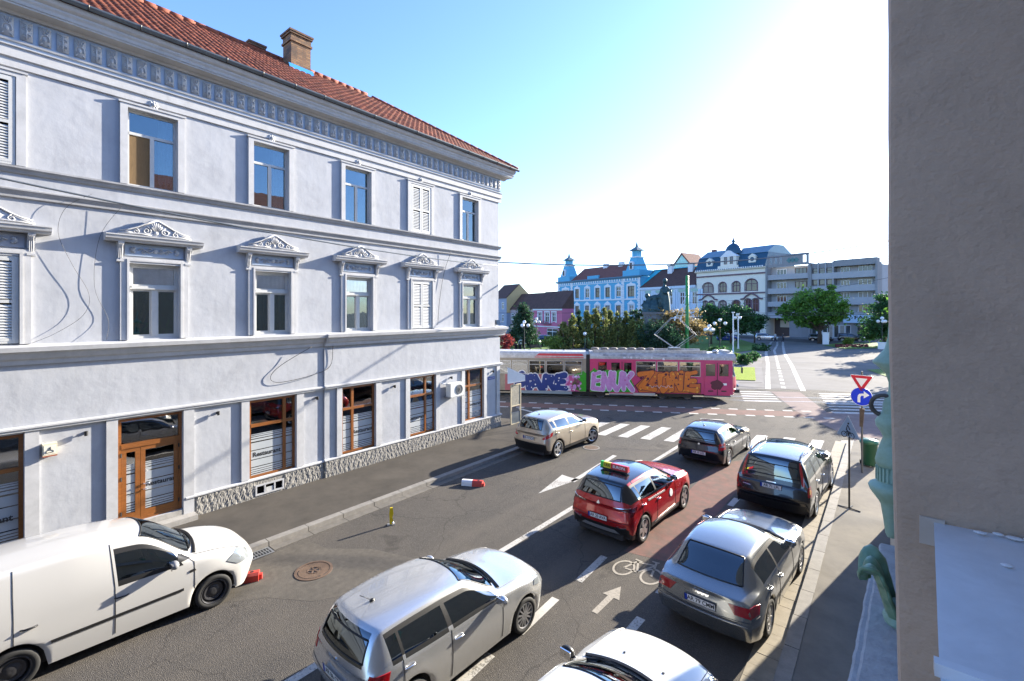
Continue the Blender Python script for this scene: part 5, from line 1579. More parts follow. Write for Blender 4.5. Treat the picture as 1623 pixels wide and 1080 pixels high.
tree('yew_bush', 'small dark bush rising left of the bronze monument', gl(1005, 549), 2.5, .1, [(0, .5, 4.0, 1.3, 1.3, 2.2), (.8, .5, 5.3, .8, .8, 1.2)], 2200, .2, MT['leaf_dark'], 43, 40)
tree('street_tree', 'dark leafy tree before the left part of the cream house', gl(1127, 546), 2.0, .15, [(0, 0, 4.2, 2.0, 2.0, 2.4), (1.5, 0, 3.6, 1.6, 1.6, 2.0)], 4500, .24, MT['leaf_deep'], 44, 60, 'trees before the cream house')
tree('street_tree', 'tallest dark tree before the middle of the cream house', gl(1158, 545), 2.2, .15, [(0, 0, 4.5, 2.5, 2.2, 2.5), (2.2, 0, 4.0, 1.8, 1.8, 2.2), (-2, 0, 3, 1.5, 1.5, 1.8)], 6000, .24, MT['leaf_deep'], 45, 70, 'trees before the cream house')
tree('street_tree', 'small dark tree before the right corner of the cream house', gl(1196, 543), 2.4, .12, [(0, 0, 3.8, 1.9, 1.7, 1.4)], 2600, .24, MT['leaf_deep'], 46, 40, 'trees before the cream house')
tree('round_tree', 'big round bright green tree before the concrete flats', gl(1299, 545), 2.6, .32, [(-.6, 0, 6.4, 4.4, 4.2, 3.2), (-3.9, 0, 5.2, 2.6, 2.6, 2.4), (2.3, 0, 5.4, 2.2, 2.3, 2.0), (.5, 0, 8.6, 2.6, 2.6, 1.6), (-1.8, -1, 4.2, 2.6, 2.2, 1.4)], 11500, .26, MT['leaf_mid'], 47, 120, spread=.21)
tree('right_tree', 'dark green tree cut off by the near wall beside the far globe lamp', gl(1402, 549), 1.6, .2, [(0, 0, 4.2, 2.6, 2.6, 3.2), (.5, 0, 7.0, 1.7, 1.7, 2.2), (-1.6, 0, 2.6, 1.8, 1.8, 1.8)], 7000, .24, MT['leaf_deep'], 48, 80)
tree('roadside_tree', 'roadside tree hidden behind the near wall, shading the crossing', (3.9, 51.5, 0), 2.2, .2, [(0, 0, 5.0, 2.6, 2.6, 2.6), (0, 1.5, 6.8, 1.8, 1.8, 1.6)], 6000, .3, MT['leaf_mid'], 49, 70)
tree('roadside_tree', 'second roadside tree behind the near wall, shading the far lawn', (3.2, 79, 0), 2.4, .2, [(0, 0, 5.5, 2.3, 2.6, 3.0), (0, 1, 8, 1.8, 1.8, 2.0)], 6000, .3, MT['leaf_mid'], 50, 70)
for i, (px, py, w_, m_, lb) in enumerate(((1181, 578, 1.2, 'leaf_deep', 'low clipped shrub behind the bright lawn near the tram nose'), (1192, 572, 1.4, 'leaf_deep', 'dark low shrub behind the tram nose at the path'), (1165, 575, 2.2, 'leaf_yel', 'yellow green low shrub behind the tram roof'),
                                     (1140, 563, 2.6, 'leaf_deep', 'low dark hedge shrub below the globe lamps'), (1205, 556, 2.2, 'leaf_deep', 'low dark shrub by the white posts'), (1344, 546, 1.2, 'leaf_yel', 'small yellow shrub on the far lawn'),
                                     (860, 549, 4.0, 'leaf_deep', 'low dark hedge below the pink house'), (905, 551, 4.0, 'leaf_deep', 'low dark hedge left of the cypress clump'))):
    tree('low_shrub', lb, gl(px, py), .2, .04, [(0, 0, .5, w_ * .6, w_ * .5, .6)], 1100, .13, MT[m_], 60 + i, 24, 'low shrubs of the square', 'shrub')
# flower dots on the far lawn
fl = MB()
rng = random.Random(5)
for k in range(60):
    x, y = G(rng.uniform(1325, 1375), rng.uniform(547.5, 551)); fl.ball((x, y, .12), (.22, .22, .14), 5, 4)
tag(fl.build('flower_bed', MT['leaf_red']), 'low red flowers dotted over the far lawn', 'flowers', kind='stuff')
# bronze monument
mo = thing('monument', 'dark bronze monument with a standing draped figure over a seated group', 'statue', (*G(1042, 551), 0), R(20))
mo.scale = (1.08, 1.08, 1.08)
MB().box(-2.6, 2.2, -1.6, 1.6, 0, 1.0).box(-1.9, 1.6, -1.2, 1.2, 1.0, 4.9).box(-2.1, 1.8, -1.4, 1.4, 4.9, 5.2).build('pedestal', mat('grey granite', (.2, .2, .2), .8, var=.2), mo)
f = MB()
# standing cloaked figure
f.tube([(1.1, 0, 5.1), (1.15, 0, 6.6), (1.05, 0, 7.9), (.95, 0, 8.9)], [.75, .62, .55, .42], 10)
f.tube([(.5, .1, 5.2), (.35, .1, 6.8), (.7, .1, 8.6)], [.5, .55, .35], 8)
f.tube([(.95, 0, 8.9), (1.0, 0, 9.4)], [.22, .2], 8); f.ball((1.05, -.02, 9.75), (.33, .36, .42), 10, 8)
f.tube([(1.3, -.2, 8.8), (1.85, -.4, 8.2), (1.9, -.45, 7.6)], [.2, .17, .13], 7); f.tube([(.6, -.3, 8.7), (.9, -.6, 8.0), (1.5, -.6, 7.9)], [.2, .17, .12], 7)
f.tube([(1.9, -.45, 9.2), (1.95, -.45, 5.2)], [.06, .06], 6)
# seated group
f.tube([(-1.4, -.3, 5.1), (-1.3, -.2, 6.2), (-1.1, 0, 7.2)], [.9, .8, .55], 9); f.ball((-1.45, -.25, 7.6), (.35, .35, .38), 9, 7)
f.tube([(-.5, -.8, 5.1), (-.4, -.7, 5.9), (-.4, -.4, 6.9)], [.8, .7, .4], 9); f.ball((-.35, -.55, 7.2), (.28, .3, .33), 9, 7)
f.tube([(-1.1, 0, 7.2), (-.3, -.2, 7.4), (.6, 0, 7.3)], [.35, .4, .4], 8)
f.tube([(-1.8, -.4, 6.9), (-2.2, -.5, 6.2), (-1.6, -.9, 5.8)], [.22, .2, .15], 7)
f.tube([(-1.2, -.9, 5.7), (-.3, -1.2, 5.6), (.4, -1.0, 5.3)], [.35, .35, .25], 8)
fused(f, 'figures', MT['bronze'], mo, .09, 1)
# ------------------------------------------------------------ the tram
TR = thing('tram', 'two-section articulated tram, tan rear and magenta front, covered in graffiti', 'tram', (TO[0], TO[1], 0), TA)
MT['tan'] = mat('grubby tan tram paint', (.20, .17, .13), .45, col2=(.27, .235, .19), vscale=2, stain=.4, sscale=3)
MT['magenta'] = mat('magenta tram paint', (.50, .045, .12), .4, col2=(.44, .03, .15), vscale=1.5, stain=.25, sscale=3)
MT['tramroof'] = mat('peeling white roof paint', (.50, .50, .50), .6, col2=(.27, .26, .25), vscale=4, stain=.5, sscale=3)
MT['tramdark'] = mat('dark roof band paint', (.06, .055, .07), .6, col2=(.5, .5, .5), vscale=1.4)
MT['tramred'] = mat('red roof paint', (.50, .04, .035), .5, var=.2)
WD = 2.2
MT['tramglass'] = glass_mat('grimy tram glass', (.22, .22, .21), .10)
def section(name, x0, x1, ops, body, nose=False):
    mb = MB()
    wall_open(mb, x0, x1, .42, 2.62, ops, .06)
    mb2 = MB()
    wall_open(mb2, x0, x1, .42, 2.62, ops, -.06, WD)
    mb.add(mb2.v, [q[::-1] for q in mb2.f])
    mb.add([(x0, 0, .42), (x0, WD, .42), (x0, WD, 2.62), (x0, 0, 2.62)], [(3, 2, 1, 0)])
    if not nose:
        mb.add([(x1, 0, .42), (x1, WD, .42), (x1, WD, 2.62), (x1, 0, 2.62)], [(0, 1, 2, 3)])
    mb.add([(x0, 0, .5), (x1, 0, .5), (x1, WD, .5), (x0, WD, .5)], [(0, 1, 2, 3)])
    return mb.build(name, body, TR, fix=False)
rops = [(-14.41 - 1.14 * k, -13.36 - 1.14 * k, 1.55, 2.45) for k in range(6)][::-1] + [(-13.27, -12.18, 1.55, 2.45), (-12.09, -10.95, 1.55, 2.45), (-10.86, -9.73, 1.55, 2.45)]
fops = [(-8.66, -8.10, 1.6, 2.42), (-7.80, -7.26, 1.55, 2.38), (-6.98, -6.50, 1.55, 2.38), (-6.22, -4.94, 1.54, 2.49), (-4.86, -3.57, 1.54, 2.49), (-3.46, -2.16, 1.54, 2.49), (-1.82, -1.24, 1.6, 2.37), (-1.0, -.43, 1.6, 2.37)]
section('rear_body', -21.5, -9.45, rops, MT['tan'])
section('front_body', -9.2, -.18, fops, MT['magenta'], True)
MB().box(-9.45, -9.2, .05, WD - .05, .5, 2.9).build('bellows', MT['black'], TR)
# nose: rounded front with windscreen
nz = []
for z, dx in ((.42, .18), (.7, .30), (1.2, .34), (1.55, .30), (2.45, .06), (2.62, .0)):
    for k in range(9):
        t = k / 8
        y = WD * t
        b = 1 - abs(2 * t - 1) ** 3
        nz.append((-.18 + (.12 + dx) * b + .06 * (b > 0) * 0, y, z))
fs = []
for i in range(5):
    for k in range(8):
        a = i * 9 + k
        fs.append((a, a + 1, a + 10, a + 9))
def sub(fs_, sel): return [q for i, q in enumerate(fs_) if sel(i)]
n_ = MB().add(nz, sub(fs, lambda i: i // 8 != 3)).build('nose', mat('red tram front', (.42, .03, .07), .4, var=.2), TR, True)
MB().add(nz, sub(fs, lambda i: i // 8 == 3)).build('windscreen', MT['carglass'], TR, True)
MB().box(.02, .34, .3, WD - .3, .50, .72).build('bumper', MT['black'], TR)
for y in (.35, WD - .35):
    MB().lathe([(.10, .0), (.10, .08), (.07, .10), (.001, .10)], 12, (.20, y, .95), 'x').build('headlight', MT['clear_lens'], TR, True)
MB().tube([(-.05, -.02, 2.3), (.28, -.22, 2.4), (.3, -.24, 2.2)], .02, 5).build('mirror_arm', MT['black'], TR)
MB().box(.27, .33, -.32, -.16, 1.85, 2.2).build('mirror', MT['black'], TR)
# window frames, sliding bars, panes
def twin(o, bar=True, fm=MT['steel'], y=-.01):
    x0, x1, z0, z1 = o
    f_ = MB(); frame_rect(f_, x0, x1, z0, z1, .035, -.012, .03)
    if bar: f_.box(x0 + .035, x1 - .035, -.010, .028, 2.17, 2.21)
    w_ = f_.build('window', fm, TR)
    MB().box(x0 + .035, x1 - .035, .012, .018, z0 + .035, z1 - .035).build('pane', MT['tramglass'], w_)
    f2 = MB(); frame_rect(f2, x0, x1, z0, z1, .035, WD - .03, WD + .012); f2.build('far_frame', fm, w_)
for o in rops: twin(o)
for o in fops[3:6]: twin(o)
twin(fops[0], False, MT['black'])
# doors
for (a, b, o) in ((-7.91, -7.13, fops[1]), (-7.10, -6.40, fops[2]), (-1.92, -1.14, fops[6]), (-1.11, -.34, fops[7])):
    f_ = MB(); frame_rect(f_, a, b, .36, 2.50, .07, -.03, .0)
    f_.box(a + .07, b - .07, -.025, 0, .43, 1.52)
    d_ = f_.build('door', MT['magenta'], TR)
    MB().box(o[0], o[1], .004, .012, o[2], o[3]).build('pane', MT['tramglass'], d_)
    MB().box((a + b) / 2 - .16, (a + b) / 2 + .16, -.03, -.0255, .60, .68).build('kick_slot', MT['black'], d_)
for x in (-1.125, -7.115):
    MB().box(x - .022, x + .022, -.035, -.031, .40, 2.46).build('door_seal', MT['rubber'], TR)
MB().box(-.9, -.55, -.034, -.031, 1.02, 1.15).build('notice', MT['white_solid'], TR)
# roofs
def roof_part(x0, x1, m, z0=2.62, name='roof'):
    pr = [(-.02, z0), (.0, 2.78), (.10, 2.93), (.28, 3.03), (WD / 2, 3.08), (WD - .28, 3.03), (WD - .10, 2.93), (WD, 2.78), (WD + .02, z0)]
    return MB().prism_x(pr, x0, x1).build(name, m, TR)
r1 = roof_part(-21.5, -9.45, MT['tramroof']); r2 = roof_part(-9.2, .02, MT['tramroof'])
# coloured cove panels
def cove(x0, x1, m, par, z0=2.66, z1=2.93, name='roof_band'):
    MB().add([(x0, -.016, z0), (x1, -.016, z0), (x1 - .02, .004, 2.80), (x0 + .12, .004, 2.80), (x1 - .1, .095, z1), (x0 + .3, .095, z1)], [(0, 1, 2, 3), (3, 2, 4, 5)]).build(name, m, par)
cove(-12.9, -9.6, MT['tramred'], r1)
for k in range(9):
    MB().lathe([(.001, -.0), (.12, .0), (.10, .04), (.001, .05)], 8, (-20.5 + k * 1.2, 1.1, 3.06)).build('roof_vent', MT['tramroof'], TR, True)
cove(-8.6, -2.4, MT['tramdark'], r2)
MB().box(-9.0, -1.7, .25, .33, 3.03, 3.20).box(-9.0, -1.7, WD - .33, WD - .25, 3.03, 3.2).build('roof_rail', MT['tramroof'], TR)
for x in (-8.85, -8.2, -7.6, -7.0, -6.4, -5.8, -5.2):
    MB().lathe([(.001, -.02), (.22, 0), (.26, .06), (.26, .16), (.2, .2), (.001, .21)], 10, (x, .7, 3.12)).build('resistor', mat('roof unit', (.14, .12, .11), .7), TR, True)
MB().box(-3.9, -3.2, .7, 1.5, 3.1, 3.34).build('pantograph_base', MT['gutter'], TR)
for y in (.75, 1.45):
    MB().tube([(-3.6, y, 3.34), (-4.8, y, 4.2), (-3.75, (y + 1.1) / 2, 5.3)], .022, 5).tube([(-3.4, y, 3.34), (-2.2, y, 4.2), (-3.25, (y + 1.1) / 2, 5.3)], .022, 5).build('pantograph_arm', MT['steel'], TR)
MB().tube([(-3.4, .3, 5.32), (-3.4, 1.9, 5.32)], .04, 6).tube([(-3.6, .3, 5.30), (-3.6, 1.9, 5.30)], .035, 6).build('pantograph_head', MT['steel'], TR)
MB().lathe([(.001, 0), (.18, .02), (.2, .12), (.12, .2), (.001, .2)], 10, (-1.1, .5, 3.05)).build('roof_horn', MT['steel'], TR, True)
MB().box(-.55, -.15, .6, 1.6, 3.05, 3.2).build('roof_box', MT['tramroof'], TR)
# underframe, bogies, skirts, steps
MB().box(-21, -.4, .25, WD - .25, .28, .46).build('underframe', MT['black'], TR)
for x in (-19.2, -9.3, -3.7):
    b_ = MB().box(x - 1.05, x + 1.05, .12, .30, .20, .44).build('bogie', MT['black'], TR)
    for dx in (-.8, .8):
        MB().lathe([(.33, .18), (.33, .26), (.27, .28), (.1, .29), (.001, .29)], 18, (x + dx, 0, .34), 'y').build('wheel', MT['alloy_dark'], b_)
MB().box(-13.9, -10.4, -.02, .02, .24, .415).build('side_skirt', mat('grey blue skirt', (.20, .25, .29), .5), TR)
MB().box(-7.95, -5.0, -.02, .02, .26, .415).build('side_skirt', mat('pale skirt', (.42, .40, .36), .6, stain=.4), TR)
MB().box(-1.95, -.3, -.06, .05, .28, .345).box(-7.95, -6.38, -.06, .05, .255, .30).build('step', MT['gutter'], TR)
# seats and poles seen through the windows
seat = MB().box(-.2, .2, -.2, .2, .95, 1.03).box(-.2, -.14, -.2, .2, 1.03, 1.75).mesh('seat', mat('tan seat', (.32, .23, .08), .7))
for k in range(13):
    if -9.6 < -14.2 + k * 1.05 < -8.9: continue
    put('seat', seat, TR, (-14.2 + k * 1.05, 1.75, 0)); put('seat', seat, TR, (-14.0 + k * 1.05, .5, 0))
for x in (-13.3, -11.5, -8.0, -6.4, -4.9, -2.2):
    MB().tube([(x, .9, .5), (x, .9, 2.9)], .02, 5).build('grab_pole', mat('yellow pole', (.6, .42, .06), .4), TR)
# ---- graffiti: flat print sprayed on the sides
def blob(pts, y, m, name='graffiti'):
    o = MB().add([(x, y, z) for x, z in pts], [tuple(range(len(pts)))]).build(name, m, TR, fix=False); return o
def sp(name, c, rough=.45): return mat(name, c, rough, var=.25, vscale=5)
gblue, gwhite, ggreen, gpink, gor, gdk = sp('spray navy', (.012, .035, .19)), sp('spray white', (.66, .68, .74)), sp('spray green', (.03, .30, .015)), sp('spray pink', (.52, .24, .50)), sp('spray orange', (.58, .13, .022)), sp('spray maroon', (.09, .008, .03))
gor2 = sp('spray bright orange', (.66, .17, .02))
gmag = sp('spray magenta', (.50, .08, .25))
def cloud(cx_, cz_, rx, rz, n, seed, amp=.18):
    q = random.Random(seed)
    return [(cx_ + rx * math.cos(t) * (1 + q.uniform(-amp, amp)), min(1.96, max(.44, cz_ + rz * math.sin(t) * (1 + q.uniform(-amp, amp))))) for t in [2 * math.pi * k / n for k in range(n)]]
def letters(s, cx_, cz_, size, fat, edge, mf, me, y, sx=1.0, shear=0.0, space=1.0, name='graffiti'):
    text(s, size, me, TR, (cx_, y, cz_), (R(90), 0, 0), name, edge, 0, 'CENTER', shear, space, sx)
    text(s, size, mf, TR, (cx_, y - .004, cz_), (R(90), 0, 0), name, fat, 0, 'CENTER', shear, space, sx)
blob([(-14.9, .43), (-10.9, .43), (-10.9, 1.50), (-11.6, 1.52), (-13.0, 1.53), (-14.9, 1.5)], -.003, sp('spray dusty rose', (.36, .11, .13)))
blob([(-10.9, .43), (-9.9, .43), (-9.75, 1.05), (-10.2, 1.45), (-10.95, 1.5)], -.004, gmag)
GL = dict(
    M=[((0, 0), (.12, .9)), ((.12, .9), (.42, .35)), ((.42, .35), (.70, .92)), ((.70, .92), (.85, .0))],
    A=[((0, 0), (.3, .95)), ((.3, .95), (.68, .0)), ((.15, .3), (.5, .32))],
    R=[((.05, 0), (.08, .92)), ((.08, .92), (.5, .85)), ((.5, .85), (.45, .5)), ((.45, .5), (.1, .45)), ((.3, .45), (.68, -.02))],
    E=[((.55, .95), (.1, .85)), ((.1, .85), (.05, .05)), ((.05, .05), (.65, .0)), ((.08, .48), (.5, .5))],
    N=[((.0, 0), (.06, .9)), ((.06, .9), (.5, .05)), ((.5, .05), (.6, .98))],
    U=[((.02, .95), (.05, .25)), ((.05, .25), (.3, .0)), ((.3, .0), (.55, .25)), ((.55, .25), (.62, .95))],
    K=[((.05, 0), (.02, .95)), ((.1, .42), (.6, .98)), ((.2, .5), (.72, -.03))],
    Z=[((0, .85), (.75, .98)), ((.75, .98), (.05, .12)), ((.05, .12), (.85, .0))],
    O=[((.1, .2), (.1, .8)), ((.1, .8), (.5, .92)), ((.5, .92), (.62, .25)), ((.62, .25), (.3, .0)), ((.3, .0), (.1, .2))])
def sprayed(word, x0, z0, hgt, wid, fat, edge, mf, me, y, seed, parent=None):
    """brush strokes with round ends; outline strokes lie under the fill strokes"""
    q = random.Random(seed)
    strokes = []
    x = x0
    for ch in word:
        sc = q.uniform(.92, 1.1); dz = q.uniform(-.05, .06); sh = q.uniform(-.06, .12)
        for (a, b) in GL[ch]:
            A = (x + (a[0] + sh * a[1]) * wid, z0 + dz + a[1] * hgt * sc); B = (x + (b[0] + sh * b[1]) * wid, z0 + dz + b[1] * hgt * sc)
            strokes.append((A, B, q.uniform(.8, 1.35), q.uniform(.8, 1.35)))
        x += (max(max(a[0], b[0]) for a, b in GL[ch]) + .17) * wid
    for grow, m_, y_ in ((edge, me, y), (0, mf, y - .006)):
        mb = MB()
        for n, (A, B, ra, rb) in enumerate(strokes):
            A, B = Vector(A), Vector(B)
            th = math.atan2(B.y - A.y, B.x - A.x)
            pts = [(A.x + (fat * ra + grow) * math.cos(th + t), A.y + (fat * ra + grow) * math.sin(th + t)) for t in np.linspace(math.pi / 2, 1.5 * math.pi, 8)]
            pts += [(B.x + (fat * rb + grow) * math.cos(th + t), B.y + (fat * rb + grow) * math.sin(th + t)) for t in np.linspace(-math.pi / 2, math.pi / 2, 8)]
            mb.add([(px_, y_ - n * .00025, max(.43, pz_)) for px_, pz_ in pts], [tuple(range(len(pts)))])
        mb.build('graffiti', m_, TR, fix=False)
sprayed('MARE', -14.15, .60, .86, 1.0, .165, .06, gblue, gwhite, -.008, 4)
for cx_, cz_, r_ in ((-13.75, 1.45, .24), (-13.15, 1.33, .2)):
    blob(cloud(cx_, cz_, r_ + .07, r_ * 1.25 + .06, 14, 3, .04), -.006, gwhite); blob(cloud(cx_, cz_, r_, r_ * 1.25, 14, 3, .04), -.010, gblue)
# green cloud wraps both sections
blob([(x, z) for x, z in cloud(-9.75, 1.05, .62, .72, 18, 5) if x < -9.45] + [(-9.451, 1.7), (-9.451, .44)][::-1], -.004, ggreen)
blob([(-9.19, .44), (-9.19, 1.75), (-8.9, 1.95), (-8.5, 1.75), (-8.1, 1.92), (-7.6, 1.78), (-7.2, 1.95), (-6.9, 1.75), (-6.6, 1.6), (-6.5, 1.2), (-6.35, .9), (-6.4, .44)], -.036, ggreen)
sprayed('ENUK', -9.05, .58, 1.08, .84, .125, .04, gpink, gwhite, -.040, 6)
blob([(-6.3, .90), (-5.75, 1.42), (-6.1, 1.75), (-5.1, 1.98), (-4.9, 1.86), (-4.1, 1.82), (-4.0, 1.74), (-3.8, 1.90), (-2.65, 1.92), (-2.85, 1.5), (-2.88, 1.18), (-2.35, 1.1), (-2.12, 1.15), (-2.12, .46), (-6.05, .44)], -.018, gdk)
blob([(-6.22, .91), (-5.68, 1.42), (-6.0, 1.72), (-5.12, 1.93), (-4.92, 1.81), (-4.12, 1.77), (-3.98, 1.70), (-3.78, 1.86), (-2.72, 1.87), (-2.92, 1.5), (-2.95, 1.13), (-2.35, 1.05), (-2.17, 1.08), (-2.17, .48), (-6.0, .47)], -.022, gor)
sprayed('ZONE', -5.95, .60, 1.2, 1.1, .135, .035, gor2, gdk, -.026, 8)
sq_ = [(-5.4 + .06 * k, .86 + .11 * math.sin(k * 1.3) * math.sin(k * .37 + .6)) for k in range(26)]
MB().tube([(x, -.034, z) for x, z in sq_], .012, 4).build('graffiti_scrawl', gwhite, TR)
blob(cloud(-1.13, 1.05, .42, .32, 16, 9, .3), -.037, gdk)

def splatter(n, x0, x1, z0, z1, r0, r1, m, y, seed):
    q = random.Random(seed); mb = MB()
    for k in range(n):
        cx_, cz_, r_ = q.uniform(x0, x1), q.uniform(z0, z1), q.uniform(r0, r1)
        mb.add([(cx_ + r_ * math.cos(t) * q.uniform(.7, 1.2), y - k * .0002, cz_ + r_ * math.sin(t) * q.uniform(.7, 1.5)) for t in np.linspace(0, 5.6, 8)], [tuple(range(8))])
    tag(mb.build('spray_splatter', m, TR, fix=False), kind='stuff')
splatter(26, -10.9, -9.8, .5, 1.5, .03, .11, gpink, -.012, 1); splatter(14, -10.9, -9.9, .5, 1.5, .02, .07, gwhite, -.018, 2)
splatter(22, -9.1, -6.5, 1.4, 1.9, .03, .12, ggreen, -.0375, 3); splatter(18, -9.0, -6.4, .6, 1.6, .02, .05, gmag, -.052, 4)
splatter(24, -6.0, -2.3, .5, 1.75, .02, .09, gdk, -.036, 5); splatter(18, -6.0, -2.3, .5, 1.75, .02, .07, sp('spray amber', (.75, .35, .04)), -.042, 6)
splatter(14, -14.0, -11.2, .5, 1.45, .02, .06, gwhite, -.020, 7); splatter(16, -8.5, -.6, 2.66, 2.74, .03, .09, gwhite, -.024, 8)
# ------------------------------------------------------------ cars
def pchip(ys):
    """monotone cubic through ys at 0,1,2.. -> function"""
    n = len(ys)
    d = [ys[i + 1] - ys[i] for i in range(n - 1)]
    m = [d[0]] + [0 if d[i - 1] * d[i] <= 0 else 2 * d[i - 1] * d[i] / (d[i - 1] + d[i]) for i in range(1, n - 1)] + [d[-1]]
    def f(s):
        i = min(int(s), n - 2); t = s - i
        h00, h10, h01, h11 = (1 + 2 * t) * (1 - t) ** 2, t * (1 - t) ** 2, t * t * (3 - 2 * t), t * t * (t - 1)
        return h00 * ys[i] + h10 * m[i] + h01 * ys[i + 1] + h11 * m[i + 1]
    return f

class Car:
    """shell swept from named rails: sill, flank, shoulder, edge (bonnet edge / roof edge), centre line"""
    NB, NM, NG, NC = 6, 5, 8, 8
    def __init__(c, keys, wb, zM, zB, rw, Ra, rear_bulge=.09, front_bulge=.12, flare=.0):
        c.wb, c.rw = wb, rw
        K = list(zip(*keys))
        fx, fwM, fzS, fwS, fxE, fwE, fzE, fxC, fzC = [pchip(list(k)) for k in K]
        nk = len(keys)
        S = []
        for i in range(nk - 1):
            L_ = max(abs(keys[i + 1][0] - keys[i][0]), abs(keys[i + 1][4] - keys[i][4]))
            n = max(5, int(math.ceil(L_ / .045)))
            S += [i + k / n for k in range(n)]
        S.append(nk - 1.0)
        c.S = S
        c.jM, c.jS, c.jE, c.J = c.NB, c.NB + c.NM, c.NB + c.NM + c.NG, c.NB + c.NM + c.NG + c.NC
        c.P = []
        last = nk - 1
        for s in S:
            x, wM, zS, wS, xE, wE, zE, xC, zC = [g(s) for g in (fx, fwM, fzS, fwS, fxE, fwE, fzE, fxC, fzC)]
            endf = max(0, 1 - s) ; endr = max(0, s - (last - 1))
            zb = zB + .05 * endf + .06 * endr
            inw = False
            for xw in (0.0, wb):
                if abs(x - xw) < Ra:
                    zb = max(zb, rw + math.sqrt(max(0, Ra * Ra - (x - xw) ** 2)) * 1.0)
            zm = max(zM, zb + .03)
            zm = min(zm, zS - .02)
            xb = x - .05 * endf + .05 * endr
            xm = x + .05 * endf - .07 * endr
            wb_ = wM - .035
            col = []
            for k in range(c.NB + 1):
                t = k / c.NB
                col.append((xb + (xm - xb) * t, wb_ + (wM - wb_) * math.sin(t * math.pi / 2), zb + (zm - zb) * t))
            for k in range(1, c.NM + 1):
                t = k / c.NM
                col.append((xm + (x - xm) * t, wM + (wS - wM) * (1 - math.cos(t * math.pi / 2)), zm + (zS - zm) * t))
            for k in range(1, c.NG + 1):
                t = k / c.NG
                tz = t ** .97
                bul = .022 * 4 * t * (1 - t) * min(1, max(0, (zE - zS) / .3))
                col.append((x + (xE - x) * t, wS + (wE - wS) * t + bul, zS + (zE - zS) * tz))
            for k in range(1, c.NC + 1):
                u = 1 - k / c.NC
                q = 1 - u ** 2.2
                col.append((xE + (xC - xE) * q, wE * u, zE + (zC - zE) * q))
            c.P.append(col)
        # vertices
        c.V, c.idx = [], {}
        for i, col in enumerate(c.P):
            for j, (x, y, z) in enumerate(col):
                for sd in (1, -1):
                    if j == c.J and sd == -1:
                        c.idx[i, j, sd] = c.idx[i, j, 1]; continue
                    c.idx[i, j, sd] = len(c.V); c.V.append((x, y * sd, z))
        c.F, c.T = [], []
        n = len(S)
        for i in range(n - 1):
            for j in range(c.J):
                for sd in (1, -1):
                    q = (c.idx[i, j, sd], c.idx[i + 1, j, sd], c.idx[i + 1, j + 1, sd], c.idx[i, j + 1, sd])
                    if sd == 1: q = q[::-1]
                    if len(set(q)) == 4:
                        c.F.append(q); c.T.append(('side', S[i], j, sd, S[i + 1]))
        # end caps
        for end, i, bulge, sg in (('front', 0, front_bulge, 1), ('rear', n - 1, -rear_bulge, -1)):
            col = c.P[i]
            xE, wE, zE = col[c.jE]; xC, _, zC = col[c.J]
            for sd in (1, -1):
                grid = {}
                for j in range(c.jE + 1):
                    for k in range(c.NC + 1):
                        if k == 0: grid[j, k] = c.idx[i, j, sd]
                        elif j == c.jE: grid[j, k] = c.idx[i, c.jE + k, sd]
                        else:
                            u = 1 - k / c.NC
                            q = 1 - u ** 2.2
                            x, y, z = col[j]
                            f = j / c.jE
                            bx = bulge * (1 - f ** 3) + (xC - xE) * f ** 3
                            key = ('cap', end, j, k, sd)
                            if k == c.NC and sd == -1:
                                grid[j, k] = c.idx['cap', end, j, k, 1]; continue
                            c.idx[key] = len(c.V); grid[j, k] = c.idx[key]
                            c.V.append((x + bx * q, y * u * sd, z + (zC - zE) * q * f ** 2))
                for j in range(c.jE):
                    for k in range(c.NC):
                        q = (grid[j, k], grid[j, k + 1], grid[j + 1, k + 1], grid[j + 1, k])
                        if sd * sg == -1: q = q[::-1]
                        c.F.append(q if end == 'front' else q); c.T.append((end, k, j, sd, 0))
        me = bpy.data.meshes.new('tmp'); me.from_pydata(c.V, [], c.F); me.update()
        bm = bmesh.new(); bm.from_mesh(me); bmesh.ops.recalc_face_normals(bm, faces=bm.faces); bm.to_mesh(me); bm.free()
        c.F = [tuple(p.vertices) for p in me.polygons]
        c.N = [Vector(v.normal) for v in me.vertices]
        bpy.data.meshes.remove(me)
        # outward check
        k = max(range(len(c.V)), key=lambda q: c.V[q][1])
        if c.N[k].y < 0:
            c.F = [q[::-1] for q in c.F]; c.N = [-q for q in c.N]
        c.bvh = BVHTree.FromPolygons([Vector(v) for v in c.V], c.F)
    def split(c, fn):
        groups = {}
        for q, t in zip(c.F, c.T):
            groups.setdefault(fn(*t), []).append(q)
        out = {}
        for key, faces in groups.items():       # every connected piece becomes an object of its own
            par = {}
            def find(a):
                while par[a] != a:
                    par[a] = par[par[a]]; a = par[a]
                return a
            for q in faces:
                for v in q: par.setdefault(v, v)
                for v in q[1:]: par[find(v)] = find(q[0])
            comp = {}
            for q in faces: comp.setdefault(find(q[0]), []).append(q)
            for i, fs in enumerate(comp.values()): out[key + ('#%d' % i,)] = fs
        return out
    def piece(c, faces, name, m, parent, off=0.0):
        used = sorted({v for q in faces for v in q}); mp = {v: i for i, v in enumerate(used)}
        me = bpy.data.meshes.new(name)
        me.from_pydata([Vector(c.V[v]) + c.N[v] * off for v in used], [], [tuple(mp[v] for v in q) for q in faces])
        me.update()
        me.polygons.foreach_set('use_smooth', [True] * len(me.polygons))
        me.normals_split_custom_set_from_vertices([tuple(c.N[v]) for v in used])
        me.materials.append(m)
        return put(name, me, parent)
    def cast(c, o, d):
        h = c.bvh.ray_cast(Vector(o), Vector(d))
        return h[0], h[1]
